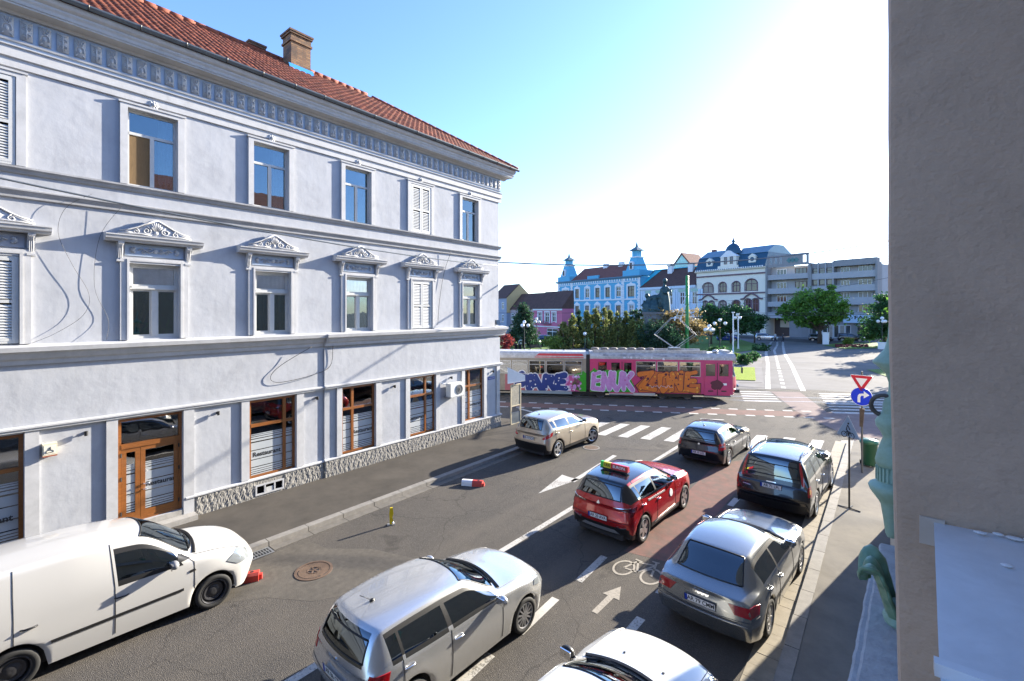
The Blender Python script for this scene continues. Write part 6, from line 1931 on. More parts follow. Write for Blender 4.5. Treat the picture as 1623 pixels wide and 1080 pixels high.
    def decal(c, name, poly, o, U, W_, d, m, parent, off=.012, cuts=4, thick=.022):
        """polygon thrown along d onto the shell, given its own thickness"""
        o, U, W_, d = Vector(o), Vector(U), Vector(W_), Vector(d).normalized()
        bm = bmesh.new()
        vs = [bm.verts.new(o + U * a + W_ * b) for a, b in poly]
        bm.faces.new(vs)
        bmesh.ops.triangulate(bm, faces=bm.faces)
        bmesh.ops.subdivide_edges(bm, edges=bm.edges, cuts=cuts, use_grid_fill=True)
        for v in bm.verts:
            h, n, *_ = c.bvh.ray_cast(v.co, d)
            if h is None:
                h, n, *_ = c.bvh.find_nearest(v.co + d * 3)
            v.co = h - d * off
        r = bmesh.ops.extrude_face_region(bm, geom=list(bm.faces))
        for e in r['geom']:
            if isinstance(e, bmesh.types.BMVert): e.co += -d * 0
        for v in [e for e in r['geom'] if isinstance(e, bmesh.types.BMVert)]:
            v.co += d * thick
        bmesh.ops.recalc_face_normals(bm, faces=bm.faces)
        me = bpy.data.meshes.new(name); bm.to_mesh(me); bm.free()
        me.materials.append(m)
        me.polygons.foreach_set('use_smooth', [True] * len(me.polygons)); me.set_sharp_from_angle(angle=R(40))
        return put(name, me, parent)

def paint(name, col, metal=.0, rough=.28, coat=1.0):
    m = mat(name, col, rough, metal=metal, coat=coat)
    return m

def wheel_meshes(r, w, spokes, rimm, style):
    ty = MB().lathe([(r * .70, w * .42), (r * .78, w * .5), (r * .93, w * .5), (r * .985, w * .42), (r, w * .30), (r, -w * .30), (r * .985, -w * .42), (r * .93, -w * .5), (r * .7, -w * .5), (r * .70, w * .42)], 30, axis='y').mesh('tyre', MT['rubber'], True)
    rm = MB().lathe([(r * .71, w * .44), (r * .68, w * .46), (r * .64, w * .42), (r * .62, w * .1), (r * .62, -w * .4)], 30, axis='y')
    if style == 'steel':
        rm.lathe([(r * .62, w * .15), (r * .50, w * .30), (r * .36, w * .22), (r * .22, w * .32), (r * .08, w * .34), (.001, w * .33)], 24, axis='y')
    else:
        for k in range(spokes):
            t = 2 * math.pi * k / spokes
            cu, su = math.cos(t), math.sin(t)
            wd = {'five': .085, 'multi': .030, 'wide': .11}[style] * r / .32 * .9
            rm.obox((cu * r * .36, w * .36, su * r * .36), (cu * r * .31, 0, su * r * .31), (0, .012, 0), (-su * wd * .5, 0, cu * wd * .5))
            if style == 'wide':
                for q in (-.22, .22):
                    c2, s2 = math.cos(t + q), math.sin(t + q)
                    rm.obox((c2 * r * .5, w * .365, s2 * r * .5), (c2 * r * .15, 0, s2 * r * .15), (0, .01, 0), (-s2 * wd * .22, 0, c2 * wd * .22))
        rm.lathe([(r * .18, w * .2), (r * .17, w * .40), (r * .06, w * .43), (.001, w * .43)], 16, axis='y')
    rim = rm.mesh('rim', rimm, True); rim.set_sharp_from_angle(angle=R(40))
    hub = MB().lathe([(r * .60, -w * .1), (r * .60, w * .02), (.001, w * .02)], 20, axis='y').mesh('wheel', MT['black'])
    return ty, rim, hub

def make_car(name, label, rear_right, heading, car, W, spec, cat='car'):
    """rear_right: ground point under the right rear wheel; local x forward, y left"""
    h = R(90 - heading)
    lx, ly = math.cos(h), math.sin(h)
    off = W / 2 - .10
    loc = (rear_right[0] - ly * off, rear_right[1] + lx * off, 0.004)
    root = thing(name, label, cat, loc, h)
    g = spec.get
    pm = spec['paint']
    win_iv, door_iv = spec['win'], spec['doors']
    ws0, ws1 = g('ws', (3.12, 3.94))
    rg = g('rg', (6.10, 6.92))
    clad = g('clad', 0)
    jS, jE, jM = car.jS, car.jE, car.jM
    rowmin = g('minh', .10)
    zE_at = {}
    for i, s in enumerate(car.S):
        zE_at[round(s, 4)] = car.P[i][jE][2] - car.P[i][jS][2]
    nside = len(car.S)
    def lab(kind, s, j, sd, s2):
        if kind == 'side':
            sm_ = (s + s2) / 2
            if j >= jE:
                k = j - jE
                if ws0 < sm_ < ws1: return ('windshield',) if k >= 1 else ('body',)
                if rg and rg[0] < sm_ < rg[1]: return ('rear_window',) if k >= 1 else ('pillar',) if g('pillar') else ('body',)
                if rg and (rg[0] - g('spoil', .0) < sm_ <= rg[0]): return ('roof',)
                if sm_ <= ws0 and sm_ > .55: return ('hood',)
                if ws1 <= sm_ <= (rg[0] if rg else 6.2): return ('roof',)
                return ('tail',)
            if jS <= j < jE:
                r_ = j - jS
                hgt = zE_at[round(s, 4)]
                for q, (a, b) in enumerate(win_iv):
                    if a < sm_ < b and hgt > rowmin:
                        if r_ == 0: return ('belt_trim',)
                        if r_ == car.NG - 1: return ('roof_rail',) if spec.get('chrome_rail') else ('body',)
                        if r_ == car.NG - 2: return ('window_trim',)
                        return ('window', q, sd)
                a, b = win_iv[0][0], win_iv[-1][1]
                if a < sm_ < b and 0 < r_ < car.NG - 1 and hgt > rowmin: return ('window_trim',)
                if g('pillar') and 3.6 < sm_ < 6.92: return ('pillar',)
                return ('body',)
            for q, (a, b) in enumerate(door_iv):
                if a < sm_ < b and j >= 1:
                    if j < clad: return ('cladding',)
                    return ('door', q, sd)
            if j < clad: return ('cladding',)
            return ('body',)
        if j < g('rear_clad' if kind == 'rear' else 'front_clad', 0): return ('cladding',)
        if kind == 'rear' and g('tail_split', 99) <= j: return ('tail',)
        return ('body',)
    G_ = car.split(lab)
    roofm = g('roof', pm)
    doors = {}
    nm = {'tail': g('tailname', 'tailgate')}
    for key, faces in G_.items():
        k = key[0]
        if k == 'door':
            doors[key[1:3]] = car.piece(faces, 'door', pm, root)
    for key, faces in G_.items():
        k = key[0]
        if k == 'door': continue
        if k == 'window':
            dk = (key[1], key[2])
            par = doors.get(dk, root)
            car.piece(faces, 'window', MT['carglass'], par, -.003)
        else:
            m_ = {'windshield': MT['carglass'], 'rear_window': MT['carglass'], 'roof': roofm, 'belt_trim': g('belt', MT['black']), 'window_trim': MT['black'], 'cladding': g('cladm', MT['black']), 'roof_rail': roofm, 'pillar': roofm}.get(k, pm)
            car.piece(faces, nm.get(k, k), m_, root, -.003 if k in ('windshield', 'rear_window') else 0)
    # black ceramic edge round the two screens
    for nm_, iv in (('windshield', (ws0, ws1)), ('rear_window', rg)):
        if not iv: continue
        ii = [i for i, s in enumerate(car.S) if iv[0] - .08 <= s <= iv[1] + .08]
        if len(ii) < 3: continue
        path = [Vector(car.P[ii[0]][j]) for j in range(jE + 1, car.J + 1)]
        full = lambda i: [(x, y, z) for x, y, z in car.P[i][jE + 1:]] + [(x, -y, z) for x, y, z in car.P[i][jE + 1:-1]][::-1]
        for i in (ii[1], ii[-2]):
            MB().tube(full(i), .014, 4).build('screen_seal', MT['black'], root, True)
        for sd in (1, -1):
            MB().tube([(x, y * sd, z) for x, y, z in [car.P[i][jE + 1] for i in ii[1:-1]]], .012, 4).build('screen_seal', MT['black'], root, True)
    # door gaps and bonnet gap as dark joints
    gaps = MB()
    for a, b in door_iv:
        for s in (a, b):
            i = min(range(nside), key=lambda q: abs(car.S[q] - s))
            for sd in (1, -1):
                MB().tube([(x, y * sd, z) for x, y, z in car.P[i][1:(jE if g('tall_gap') and sd == -1 or g('tall_gap') else jS) + 1]], .006, 4).build('panel_gap', MT['black'], root)
    for sd in (1, -1):
        i0 = [i for i, s in enumerate(car.S) if .6 < s < 2.95]
        MB().tube([(car.P[i][jE][0], car.P[i][jE][1] * sd, car.P[i][jE][2] + .001) for i in i0], .006, 4).build('panel_gap', MT['black'], root)
    # joint between bumper and tailgate
    zb_ = g('bumpz', .62)
    pts = []
    for k in range(25):
        y = (-.97 + 1.94 * k / 24) * W / 2
        h_, n_ = car.cast((-4, y, zb_ + .03 * (abs(y) / (W / 2)) ** 3), (1, 0, 0))
        if h_ and h_.x < .3: pts.append((h_.x - .001, h_.y, h_.z))
    if len(pts) > 5: MB().tube(pts, .006, 4).build('bumper_gap', MT['black'], root)
    # dark floor boxes, added to block light in the arches and darken the cabin
    xs = [car.P[i][jS][0] for i in range(nside)]
    cab = MB().box(g('cab0', -.55), car.wb - .45, -W / 2 + .14, W / 2 - .14, .22, g('cabz', .62))
    cab.box(-.62, car.wb + .55, -W / 2 + .27, W / 2 - .27, .17, .60)
    cab.build('underbody', MT['cabin'], root)
    zs_ = g('seatz', .62)
    sm2 = g('seatm') or mat('grey seat cloth', (.10, .10, .105), .9)
    for x, y in ((car.wb * .46, .36), (car.wb * .46, -.36), (car.wb * .10, .36), (car.wb * .10, -.36)):
        st = MB().obox((x - .27, y, zs_ + .30), (.05, 0, .0), (0, .22, 0), (-.09, 0, .34)).build('seat', sm2, root)
        MB().box(x - .22, x + .25, y - .24, y + .24, zs_ - .06, zs_ + .10).build('cushion', sm2, st)
        MB().obox((x - .38, y, zs_ + .73), (.04, 0, .0), (0, .12, 0), (-.02, 0, .08)).build('headrest', sm2, st)
    MB().obox((car.wb * .80, 0, zs_ + .22), (.22, 0, -.03), (0, W / 2 - .2, 0), (0, 0, .14)).build('dashboard', MT['cabin'], root)
    MB().tube([(car.wb * .66 - .05 * math.sin(t), .36 + .17 * math.cos(t), zs_ + .34 + .16 * math.sin(t)) for t in np.linspace(0, 6.1, 14)], .014, 5, True).build('steering_wheel', MT['black'], root)
    # wheels
    ty, rim, hub = wheel_meshes(car.rw, g('tw', .20), g('spokes', 5), g('rimm', MT['alloy']), g('rimstyle', 'five'))
    steer = g('steer', 0)
    for x, s_ in ((0, -1), (0, 1), (car.wb, -1), (car.wb, 1)):
        y = s_ * (W / 2 - .115)
        wo = put('wheel', hub, root, (x, y, car.rw), (0, R(37 * x), (0 if s_ > 0 else math.pi) + (R(steer) if x else 0)))
        put('tyre', ty, wo); put('rim', rim, wo)
    # mirrors
    mx, mz = g('mirror', (car.wb * .66, 1.0))
    for s_ in (-1, 1):
        h_, n_ = car.cast((mx, s_ * 2, mz), (0, -s_, 0))
        y0 = h_.y if h_ else s_ * W / 2
        mb = MB().ball((mx, y0 + s_ * .13, mz + .02), (.07, .11, .075), 12, 8)
        mo_ = mb.build('mirror', g('mirrorm', pm), root, True)
        MB().tube([(mx + .02, y0 - s_ * .02, mz - .03), (mx + .01, y0 + s_ * .08, mz - .01)], .028, 6).build('mirror_arm', MT['black'], mo_, True)
        MB().obox((mx - .06, y0 + s_ * .13, mz + .02), (.008, 0, 0), (0, .085, 0), (0, 0, .055)).build('mirror_glass', MT['chrome'], mo_)
    # handles
    for (q, sd), d_ in doors.items():
        a, b = door_iv[q]
        hs = b - g('hoff', .13)
        i = min(range(nside), key=lambda k: abs(car.S[k] - hs))
        x, y, z = car.P[i][jS - 2]
        MB().tube([(x + .09, (y - .005) * sd, z - .005), (x + .06, (y + .03) * sd, z), (x - .06, (y + .03) * sd, z + .004), (x - .09, (y - .005) * sd, z)], .014, 6).build('handle', g('handlem', pm), d_, True)
    # wipers, aerial
    if g('aerial'):
        ax, ang = g('aerial')
        h_, n_ = car.cast((ax, 0, 4), (0, 0, -1))
        MB().ball((h_.x, 0, h_.z + .012), (.045, .03, .022), 8, 5).tube([(h_.x, 0, h_.z + .01), (h_.x - .20, 0, h_.z + .17)], .005, 4).build('aerial', MT['black'], root, True)
    i = min(range(nside), key=lambda q: abs(car.S[q] - (ws0 + .02)))
    ctr = car.P[i]
    wp = MB()
    for y0, y1 in ((.55, -.02), (.02, -.55)):
        pts = []
        for k in range(6):
            y = y0 + (y1 - y0) * k / 5
            h_, n_ = car.cast((ctr[car.J][0] - .05 - .03 * k / 5, y, 4), (0, 0, -1))
            if h_: pts.append((h_.x, y, h_.z + .015))
        if len(pts) > 2: MB().tube(pts, .010, 4).build('wiper', MT['black'], root)
    cw = MB()
    path = []
    for k in range(13):
        y = -W / 2 * .78 + W * .78 * k / 12
        xx = ctr[car.J][0] + .05 - .16 * (abs(y) / (W / 2)) ** 2
        h_, n_ = car.cast((xx, y, 4), (0, 0, -1))
        if h_: path.append((h_.x, y, h_.z + .004))
    if len(path) > 3: cw.tube(path, .032, 5).build('cowl', MT['black'], root)
    # rear plate
    if g('plate'):
        s_, pz, tilt = g('plate')
        h_, n_ = car.cast((-4, 0, pz), (1, 0, 0))
        po = put('number_plate', MB().box(-.008, .0, -.26, .26, -.056, .056).mesh('number_plate', MT['plate_white']), root, (h_.x - .012, g('plate_y', 0), pz), (0, R(tilt), 0))
        MB().box(-.0095, -.0085, -.272, .272, -.066, .066).build('plate_rim', MT['black'], po)
        po.children[0].location = (.003, 0, 0)
        MB().box(-.010, -.0085, .215, .26, -.056, .056).build('plate_band', MT['plate_blue'], po)
        text(s_, .112, MT['ink'], po, (-.0105, -.018, 0), (R(90), 0, R(-90)), 'lettering', .002, 0, 'CENTER', 0, 1.0, .82)
    for dk in g('decals', []):
        nme, poly, o, U, W_, d, m_ = dk[:7]
        for sgn in ((1, -1) if (len(dk) > 7 and dk[7]) else (1,)):
            f2 = lambda v: (v[0], v[1] * sgn, v[2])
            car.decal(nme, poly, f2(o), f2(U), f2(W_), f2(d), m_, root, cuts=5)
    return root
REAR = dict(o=(-4, 0, 0), U=(0, 1, 0), W_=(0, 0, 1), d=(1, 0, 0))
def rear(nm, poly, m, mirror=True):
    return (nm, poly, (-4, 0, 0), (0, 1, 0), (0, 0, 1), (1, 0, 0), m, mirror)
def rear_c(nm, poly, m, ang=40, x0=-.6):
    """thrown at the rear corner from an angle; polygon u runs outwards round the corner"""
    a = R(ang); d = (math.cos(a), -math.sin(a), 0)
    U = (math.sin(a), math.cos(a), 0)
    return (nm, poly, (x0 - d[0] * 3, .70 - d[1] * 3, 0), U, (0, 0, 1), d, m, True)
def side(nm, poly, m, mirror=True):
    return (nm, poly, (0, 4, 0), (1, 0, 0), (0, 0, 1), (0, -1, 0), m, mirror)
def disc(cx_, cz_, r, n=14):
    return [(cx_ + r * math.cos(2 * math.pi * k / n), cz_ + r * math.sin(2 * math.pi * k / n)) for k in range(n)]
CHR, RED, AMB, CLR, BLK = MT['chrome'], MT['red_lens'], MT['amber_lens'], MT['clear_lens'], MT['black']

# --- silver hatchback in front of the camera
K = [(3.15, .66, .70, .62, 3.10, .56, .74, 3.17, .77), (2.92, .82, .80, .76, 2.95, .64, .84, 3.05, .87), (2.45, .866, .88, .82, 2.45, .68, .945, 2.5, .975), (2.0, .866, .925, .835, 1.85, .70, 1.0, 2.08, 1.045),
     (1.25, .866, .94, .835, 1.08, .585, 1.385, 1.20, 1.43), (.5, .866, .955, .835, .45, .59, 1.42, .45, 1.467), (-.30, .85, .985, .81, -.34, .565, 1.375, -.46, 1.42), (-.54, .83, .96, .75, -.60, .63, .985, -.69, 1.0), (-.60, .77, .86, .72, -.63, .66, .89, -.70, .91)]
fab = Car(K, 2.47, .56, .20, .305, .36)
silver = paint('silver metallic paint', (.64, .64, .63), .75, .27)
make_car('hatchback', 'silver hatchback with a roof aerial in the middle of the road', (-5.22, 4.12), 2.0, fab, 1.732, dict(
    paint=silver, win=[(3.30, 4.62), (4.74, 5.66), (5.72, 6.06)], doors=[(3.25, 4.68), (4.68, 5.75)], spoil=.25, aerial=(-.12, 1), plate=('AR 86 CDJ', .70, -8), mirror=(1.74, .95), spokes=13, rimstyle='multi', handlem=CHR,
    tail_split=9, seatz=.56,
    decals=[rear_c('tail_light', [(-.16, .74), (.14, .78), (.16, .94), (-.10, .95)], RED, 40, -.45), side('fuel_flap', disc(-.30, .83, .085), silver, False), side('headlight', [(2.72, .74), (2.98, .68), (3.05, .78), (2.80, .86)], CLR),
            rear('badge', disc(0, .90, .035, 10), CHR, False), rear('rear_window_blind', [(-.2, 1.06), (-.5, 1.06), (-.44, 1.3), (-.22, 1.3)], mat('dark tint', (.01, .012, .015), .1), False)][:4]))

# --- white panel van
K = [(3.40, .68, .72, .64, 3.36, .58, .78, 3.45, .82), (3.18, .85, .86, .79, 3.20, .68, .93, 3.30, .97), (2.80, .89, .97, .845, 2.80, .72, 1.06, 2.86, 1.10), (2.48, .897, 1.02, .86, 2.30, .74, 1.14, 2.52, 1.18),
     (1.58, .897, 1.05, .87, 1.50, .66, 1.70, 1.62, 1.76), (.62, .897, 1.06, .875, .60, .70, 1.78, .60, 1.83), (-.60, .895, 1.05, .875, -.60, .71, 1.76, -.62, 1.81), (-.76, .88, 1.0, .86, -.74, .72, 1.66, -.79, 1.71), (-.80, .86, .92, .85, -.79, .80, 1.0, -.845, 1.02)]
van = Car(K, 2.68, .62, .21, .315, .375)
vwhite = paint('white van paint', (.47, .46, .44), 0, .30)
make_car('panel_van', 'white panel van with black side strip parked beside the lavender building', (-10.36, .62), 2.0, van, 1.794, dict(
    paint=vwhite, win=[(3.42, 4.36)], doors=[(3.22, 4.42), (4.42, 5.42)], rg=None, plate=('', .7, 0) if False else None, mirror=(2.02, 1.12), rimstyle='steel', rimm=MT['alloy_dark'], handlem=BLK, mirrorm=mat('grey plastic', (.2, .2, .21), .5), minh=.14, seatz=.68, cabz=.75, hoff=.10, tall_gap=True,
    decals=[side('rub_strip', [(-.02 + .45, .545), (2.18, .575), (2.18, .62), (.42, .59)], BLK), side('headlight', [(2.90, .82), (3.10, .70), (3.34, .68), (3.36, .82), (3.12, .97)], CLR), side('front_quarter_pane', [(2.08, 1.10), (2.30, 1.11), (2.12, 1.24)], MT['black']),
            side('side_repeater', [(2.28, .86), (2.38, .87), (2.36, .91), (2.28, .90)], BLK), side('rear_strip', [(-.80, .62), (-.40, .60), (-.40, .645), (-.80, .66)], BLK)]))

# --- beige crossover at the kerb
K = [(3.38, .68, .80, .64, 3.34, .58, .85, 3.42, .89), (3.15, .85, .92, .79, 3.18, .68, .97, 3.26, 1.01), (2.65, .892, 1.0, .84, 2.65, .71, 1.07, 2.70, 1.10), (2.15, .892, 1.03, .855, 2.0, .73, 1.12, 2.25, 1.16),
     (1.35, .892, 1.05, .855, 1.16, .61, 1.51, 1.28, 1.56), (.55, .892, 1.08, .855, .5, .62, 1.565, .5, 1.615), (-.28, .88, 1.15, .83, -.38, .585, 1.51, -.52, 1.565), (-.58, .86, 1.08, .77, -.66, .63, 1.10, -.76, 1.12), (-.66, .80, .96, .74, -.70, .67, .98, -.79, 1.0)]
qas = Car(K, 2.63, .62, .25, .34, .40)
beige = paint('champagne metallic paint', (.42, .355, .27), .55, .32)
make_car('crossover', 'champagne beige crossover parked at the left kerb before the zebra', (-10.15, 15.26), 1.5, qas, 1.783, dict(
    paint=beige, win=[(3.32, 4.62), (4.74, 5.62), (5.70, 6.0)], doors=[(3.25, 4.68), (4.68, 5.78)], aerial=(-.1, 1), plate=('AR 10 NCN', .80, -6), mirror=(1.92, 1.12), spokes=5, rimstyle='five', clad=2, rear_clad=6, belt=CHR, steer=-20,
    tail_split=9, handlem=beige, decals=[rear_c('tail_light', [(-.26, .84), (-.20, .80), (.16, .92), (.20, 1.06), (-.02, 1.0)], RED, 40, -.45)]))

# --- dark small hatchback ahead
K = [(3.30, .68, .68, .64, 3.26, .58, .72, 3.34, .76), (3.05, .83, .78, .78, 3.08, .66, .82, 3.16, .85), (2.5, .87, .85, .82, 2.5, .69, .91, 2.54, .94), (1.85, .875, .90, .835, 1.70, .70, .975, 1.95, 1.02),
     (1.05, .875, .92, .835, .88, .575, 1.345, 1.0, 1.39), (.3, .875, .935, .835, .25, .58, 1.385, .25, 1.43), (-.42, .86, .97, .81, -.46, .555, 1.33, -.58, 1.375), (-.62, .85, .95, .75, -.69, .63, .975, -.77, .99), (-.68, .78, .86, .72, -.71, .66, .89, -.79, .91)]
bmw = Car(K, 2.66, .56, .20, .315, .365)
dark = paint('black metallic paint', (.016, .018, .024), .3, .25)
make_car('hatchback', 'black hatchback with two rear wipers of light, ahead of the red taxi'.replace(' with two rear wipers of light,', ' waiting at the zebra'), (-4.66, 18.5), 2.0, bmw, 1.75, dict(
    paint=dark, win=[(3.30, 4.62), (4.74, 5.66), (5.72, 6.04)], doors=[(3.25, 4.68), (4.68, 5.75)], aerial=(-.2, 1), plate=('AR 10 LGL', .52, -4), mirror=(1.62, .98), spokes=7, rimstyle='five', tail_split=9, spoil=.2, seatz=.54,
    decals=[rear_c('tail_light', [(-.16, .70), (.16, .72), (.14, .93), (-.12, .93)], RED, 40, -.5), rear_c('reversing_lamp', [(-.10, .80), (.13, .81), (.12, .85), (-.10, .845)], CLR, 40, -.5), rear('badge', disc(0, .84, .035, 10), CHR, False)]))

# --- red taxi
K = [(3.33, .68, .78, .64, 3.29, .58, .83, 3.37, .87), (3.10, .85, .90, .79, 3.12, .68, .95, 3.20, .98), (2.6, .90, .97, .845, 2.6, .71, 1.04, 2.64, 1.07), (2.12, .90, 1.0, .86, 1.95, .73, 1.09, 2.2, 1.13),
     (1.3, .90, 1.02, .86, 1.10, .61, 1.475, 1.22, 1.525), (.5, .90, 1.04, .86, .45, .62, 1.53, .45, 1.575), (-.22, .885, 1.10, .835, -.36, .58, 1.47, -.50, 1.525), (-.54, .865, 1.05, .78, -.62, .64, 1.07, -.70, 1.09), (-.62, .81, .93, .75, -.66, .68, .95, -.74, .97)]
cap = Car(K, 2.64, .60, .22, .335, .395)
red = paint('flame red metallic paint', (.42, .012, .016), .35, .25)
taxi = make_car('taxi', 'red taxi with black roof and a lit-style roof sign, in the middle lane'.replace('lit-style ', 'green and red '), (-4.80, 11.04), 2.4, cap, 1.80, dict(
    paint=red, roof=paint('black roof paint', (.012, .013, .016), .1, .2), pillar=True, win=[(3.32, 4.62), (4.74, 5.66), (5.72, 5.98)], doors=[(3.25, 4.68), (4.68, 5.76)], spoil=.3, aerial=(-.15, 1), plate=('AR 20 AVA', .66, -6), mirror=(1.88, 1.10), mirrorm=BLK, spokes=5, rimstyle='wide', clad=2, rear_clad=4,
    tail_split=9, belt=CHR, handlem=CHR, tw=.215, decals=[rear_c('tail_light', [(-.40, .915), (-.40, .945), (.0, .985), (.20, .99), (.18, .90), (.05, .80), (-.03, .80), (.0, .90)], mat('smoked red lens', (.10, .004, .008), .1, coat=1.0), 40, -.45), rear_c('lamp_line', [(-.38, .95), (.0, .99), (.02, 1.0), (-.38, .965)], CHR, 40, -.45), side('door_sticker', disc(1.62, .78, .10), MT['plate_white']), side('silver_sill', [(.62, .30), (2.0, .30), (1.95, .37), (.80, .35)], mat('silver trim', (.55, .54, .5), .35, metal=.6)),
            rear('skid_plate', [(-.55, .32), (.55, .32), (.42, .41), (-.42, .41)], mat('grey skid plate', (.30, .31, .33), .4, metal=.4), False), rear('chrome_accent', [(-.74, .50), (-.55, .46), (-.50, .53), (-.54, .53), (-.58, .50), (-.74, .545)], CHR), rear('diamond_badge', [(0, .93), (.045, .99), (0, 1.05), (-.045, .99)], CHR, False),
            side('checker_band', [(.25, 1.0), (1.25, .965), (1.25, .925), (.25, .96)], mat('pale chequer strip', (.42, .38, .38), .5, var=.7, vscale=26))]))
# roof sign stands on the taxi
h_, n_ = cap.cast((.10, 0, 4), (0, 0, -1))
ts = thing('roof_sign', 'small green, yellow and red taxi sign on the black roof', 'sign')
ts.matrix_world = Matrix.Translation(taxi.location) @ Matrix.Rotation(taxi.rotation_euler.z, 4, 'Z') @ Matrix.Translation((.10, 0, h_.z + .012))
MB().box(-.07, .07, -.40, .40, 0, .03).build('foot', BLK, ts)
for y0, y1, c in ((.31, .40, (.02, .5, .04)), (.10, .309, (.75, .62, .02)), (-.40, .099, (.55, .02, .03))):
    MB().prism_y([(-.06, .031), (.06, .031), (.035, .17), (-.035, .17)], y0, y1).build('panel', mat('sign plastic', c, .3), ts)
text('TAXI', .105, MT['ink'], ts, (-.056, .205, .10), (R(80), 0, R(-90)), 'lettering', .002, .003, sx=.8)
text('EUROPA', .10, MT['white_solid'], ts, (-.056, -.15, .10), (R(80), 0, R(-90)), 'lettering', .002, .003, sx=.95)

# --- black estate with roof rails
K = [(3.62, .72, .86, .68, 3.58, .62, .91, 3.68, .95), (3.40, .89, .98, .83, 3.42, .72, 1.03, 3.50, 1.06), (2.85, .94, 1.05, .89, 2.85, .75, 1.12, 2.9, 1.15), (2.25, .949, 1.08, .905, 2.10, .77, 1.17, 2.35, 1.22),
     (1.4, .949, 1.10, .905, 1.22, .67, 1.63, 1.36, 1.69), (.4, .949, 1.12, .905, .35, .68, 1.69, .35, 1.745), (-.80, .935, 1.13, .885, -.74, .66, 1.65, -.84, 1.70), (-.95, .92, 1.06, .87, -.93, .77, 1.10, -1.0, 1.12), (-.97, .87, .95, .83, -.96, .75, .98, -1.03, 1.0)]
xc = Car(K, 2.86, .66, .24, .36, .42)
black = paint('black estate paint', (.010, .010, .012), .2, .2)
vol = make_car('estate_car', 'black estate car with roof rails parked by the cycle sign', (-1.62, 15.52), 2.6, xc, 1.90, dict(
    paint=black, win=[(3.32, 4.50), (4.60, 5.22), (5.32, 5.86)], doors=[(3.25, 4.55), (4.55, 5.36)], plate=('AR 71 LPL', .92, -5), mirror=(2.05, 1.20), spokes=5, rimstyle='five', clad=2, rear_clad=4, belt=CHR, handlem=CHR, rg=(6.18, 6.94), spoil=.25,
    tail_split=9, seatz=.72, seatm=mat('sand leather', (.34, .28, .20), .7),
    decals=[rear_c('tail_light', [(-.06, .80), (.12, .80), (.10, 1.06), (-.04, 1.04)], RED, 40, -.7), rear_c('indicator', disc(.03, .93, .06, 10), AMB, 40, -.7), rear('lamp_strip', [(-.80, 1.05), (-.73, 1.05), (-.63, 1.62), (-.68, 1.62)], RED), rear('script', [(.52, .82), (.72, .83), (.72, .855), (.52, .845)], CHR, False), rear('badge', [(-.12, 1.015), (.12, 1.015), (.12, 1.04), (-.12, 1.04)], CHR, False)]))
for s_ in (-1, 1):
    MB().tube([(-.66, s_ * .62, 1.66), (-.6, s_ * .63, 1.76), (-.2, s_ * .64, 1.79), (.8, s_ * .64, 1.79), (1.05, s_ * .63, 1.75), (1.12, s_ * .62, 1.66)], .022, 6).build('roof_rail', MT['alloy'], vol, True)
h_, n_ = xc.cast((.45, 0, 4), (0, 0, -1))
xc_s = MB(); 
o_ = xc.decal('sunroof', [(.55, -.46), (1.0, -.44), (1.0, .44), (.55, .46)], (0, 0, 5), (1, 0, 0), (0, 1, 0), (0, 0, -1), MT['carglass'], vol, .004, 5, .006)

# --- grey saloon
K = [(3.45, .68, .66, .64, 3.41, .58, .71, 3.5, .75), (3.2, .83, .77, .78, 3.22, .67, .81, 3.32, .84), (2.6, .88, .84, .825, 2.6, .71, .90, 2.64, .93), (1.95, .886, .885, .845, 1.80, .72, .96, 2.05, 1.0),
     (1.15, .886, .905, .845, .98, .58, 1.335, 1.10, 1.385), (.45, .886, .92, .845, .4, .585, 1.38, .4, 1.43), (-.08, .88, .935, .84, -.14, .565, 1.335, -.20, 1.38), (-.52, .875, .935, .82, -.60, .66, .985, -.74, 1.02), (-.90, .80, .86, .76, -.90, .67, .90, -.99, .945)]
aud = Car(K, 2.65, .55, .20, .318, .365)
grey = paint('steel grey metallic paint', (.24, .25, .255), .75, .24)
saloon = make_car('saloon_car', 'steel grey saloon car parked behind the black estate', (-1.70, 9.30), 3.2, aud, 1.772, dict(
    paint=grey, win=[(3.32, 4.62), (4.74, 5.74), (5.80, 6.25)], doors=[(3.25, 4.68), (4.68, 5.95)], plate=('AR 79 CMM', .72, -10), mirror=(1.72, .98), spokes=9, rimstyle='multi', belt=CHR, rg=(6.08, 6.93), handlem=grey, tail_split=99, tailname='boot_lid', seatz=.54,
    decals=[rear_c('tail_light', [(-.32, .85), (-.25, .71), (.20, .69), (.24, .82), (.10, .85)], mat('deep red lens', (.30, .006, .012), .1, coat=1.0), 40, -.78), rear('badge_ring', disc(-.105, .865, .036, 12), CHR, False), rear('badge_ring', disc(-.035, .865, .036, 12), CHR, False), rear('badge_ring', disc(.035, .865, .036, 12), CHR, False), rear('badge_ring', disc(.105, .865, .036, 12), CHR, False),
            rear('boot_gap', [(-.62, .60), (.62, .60), (.62, .608), (-.62, .608)], BLK, False), rear('bumper_crease', [(-.76, .565), (.76, .565), (.76, .575), (-.76, .575)], mat('bright crease', (.35, .36, .37), .25, metal=.8), False)]))

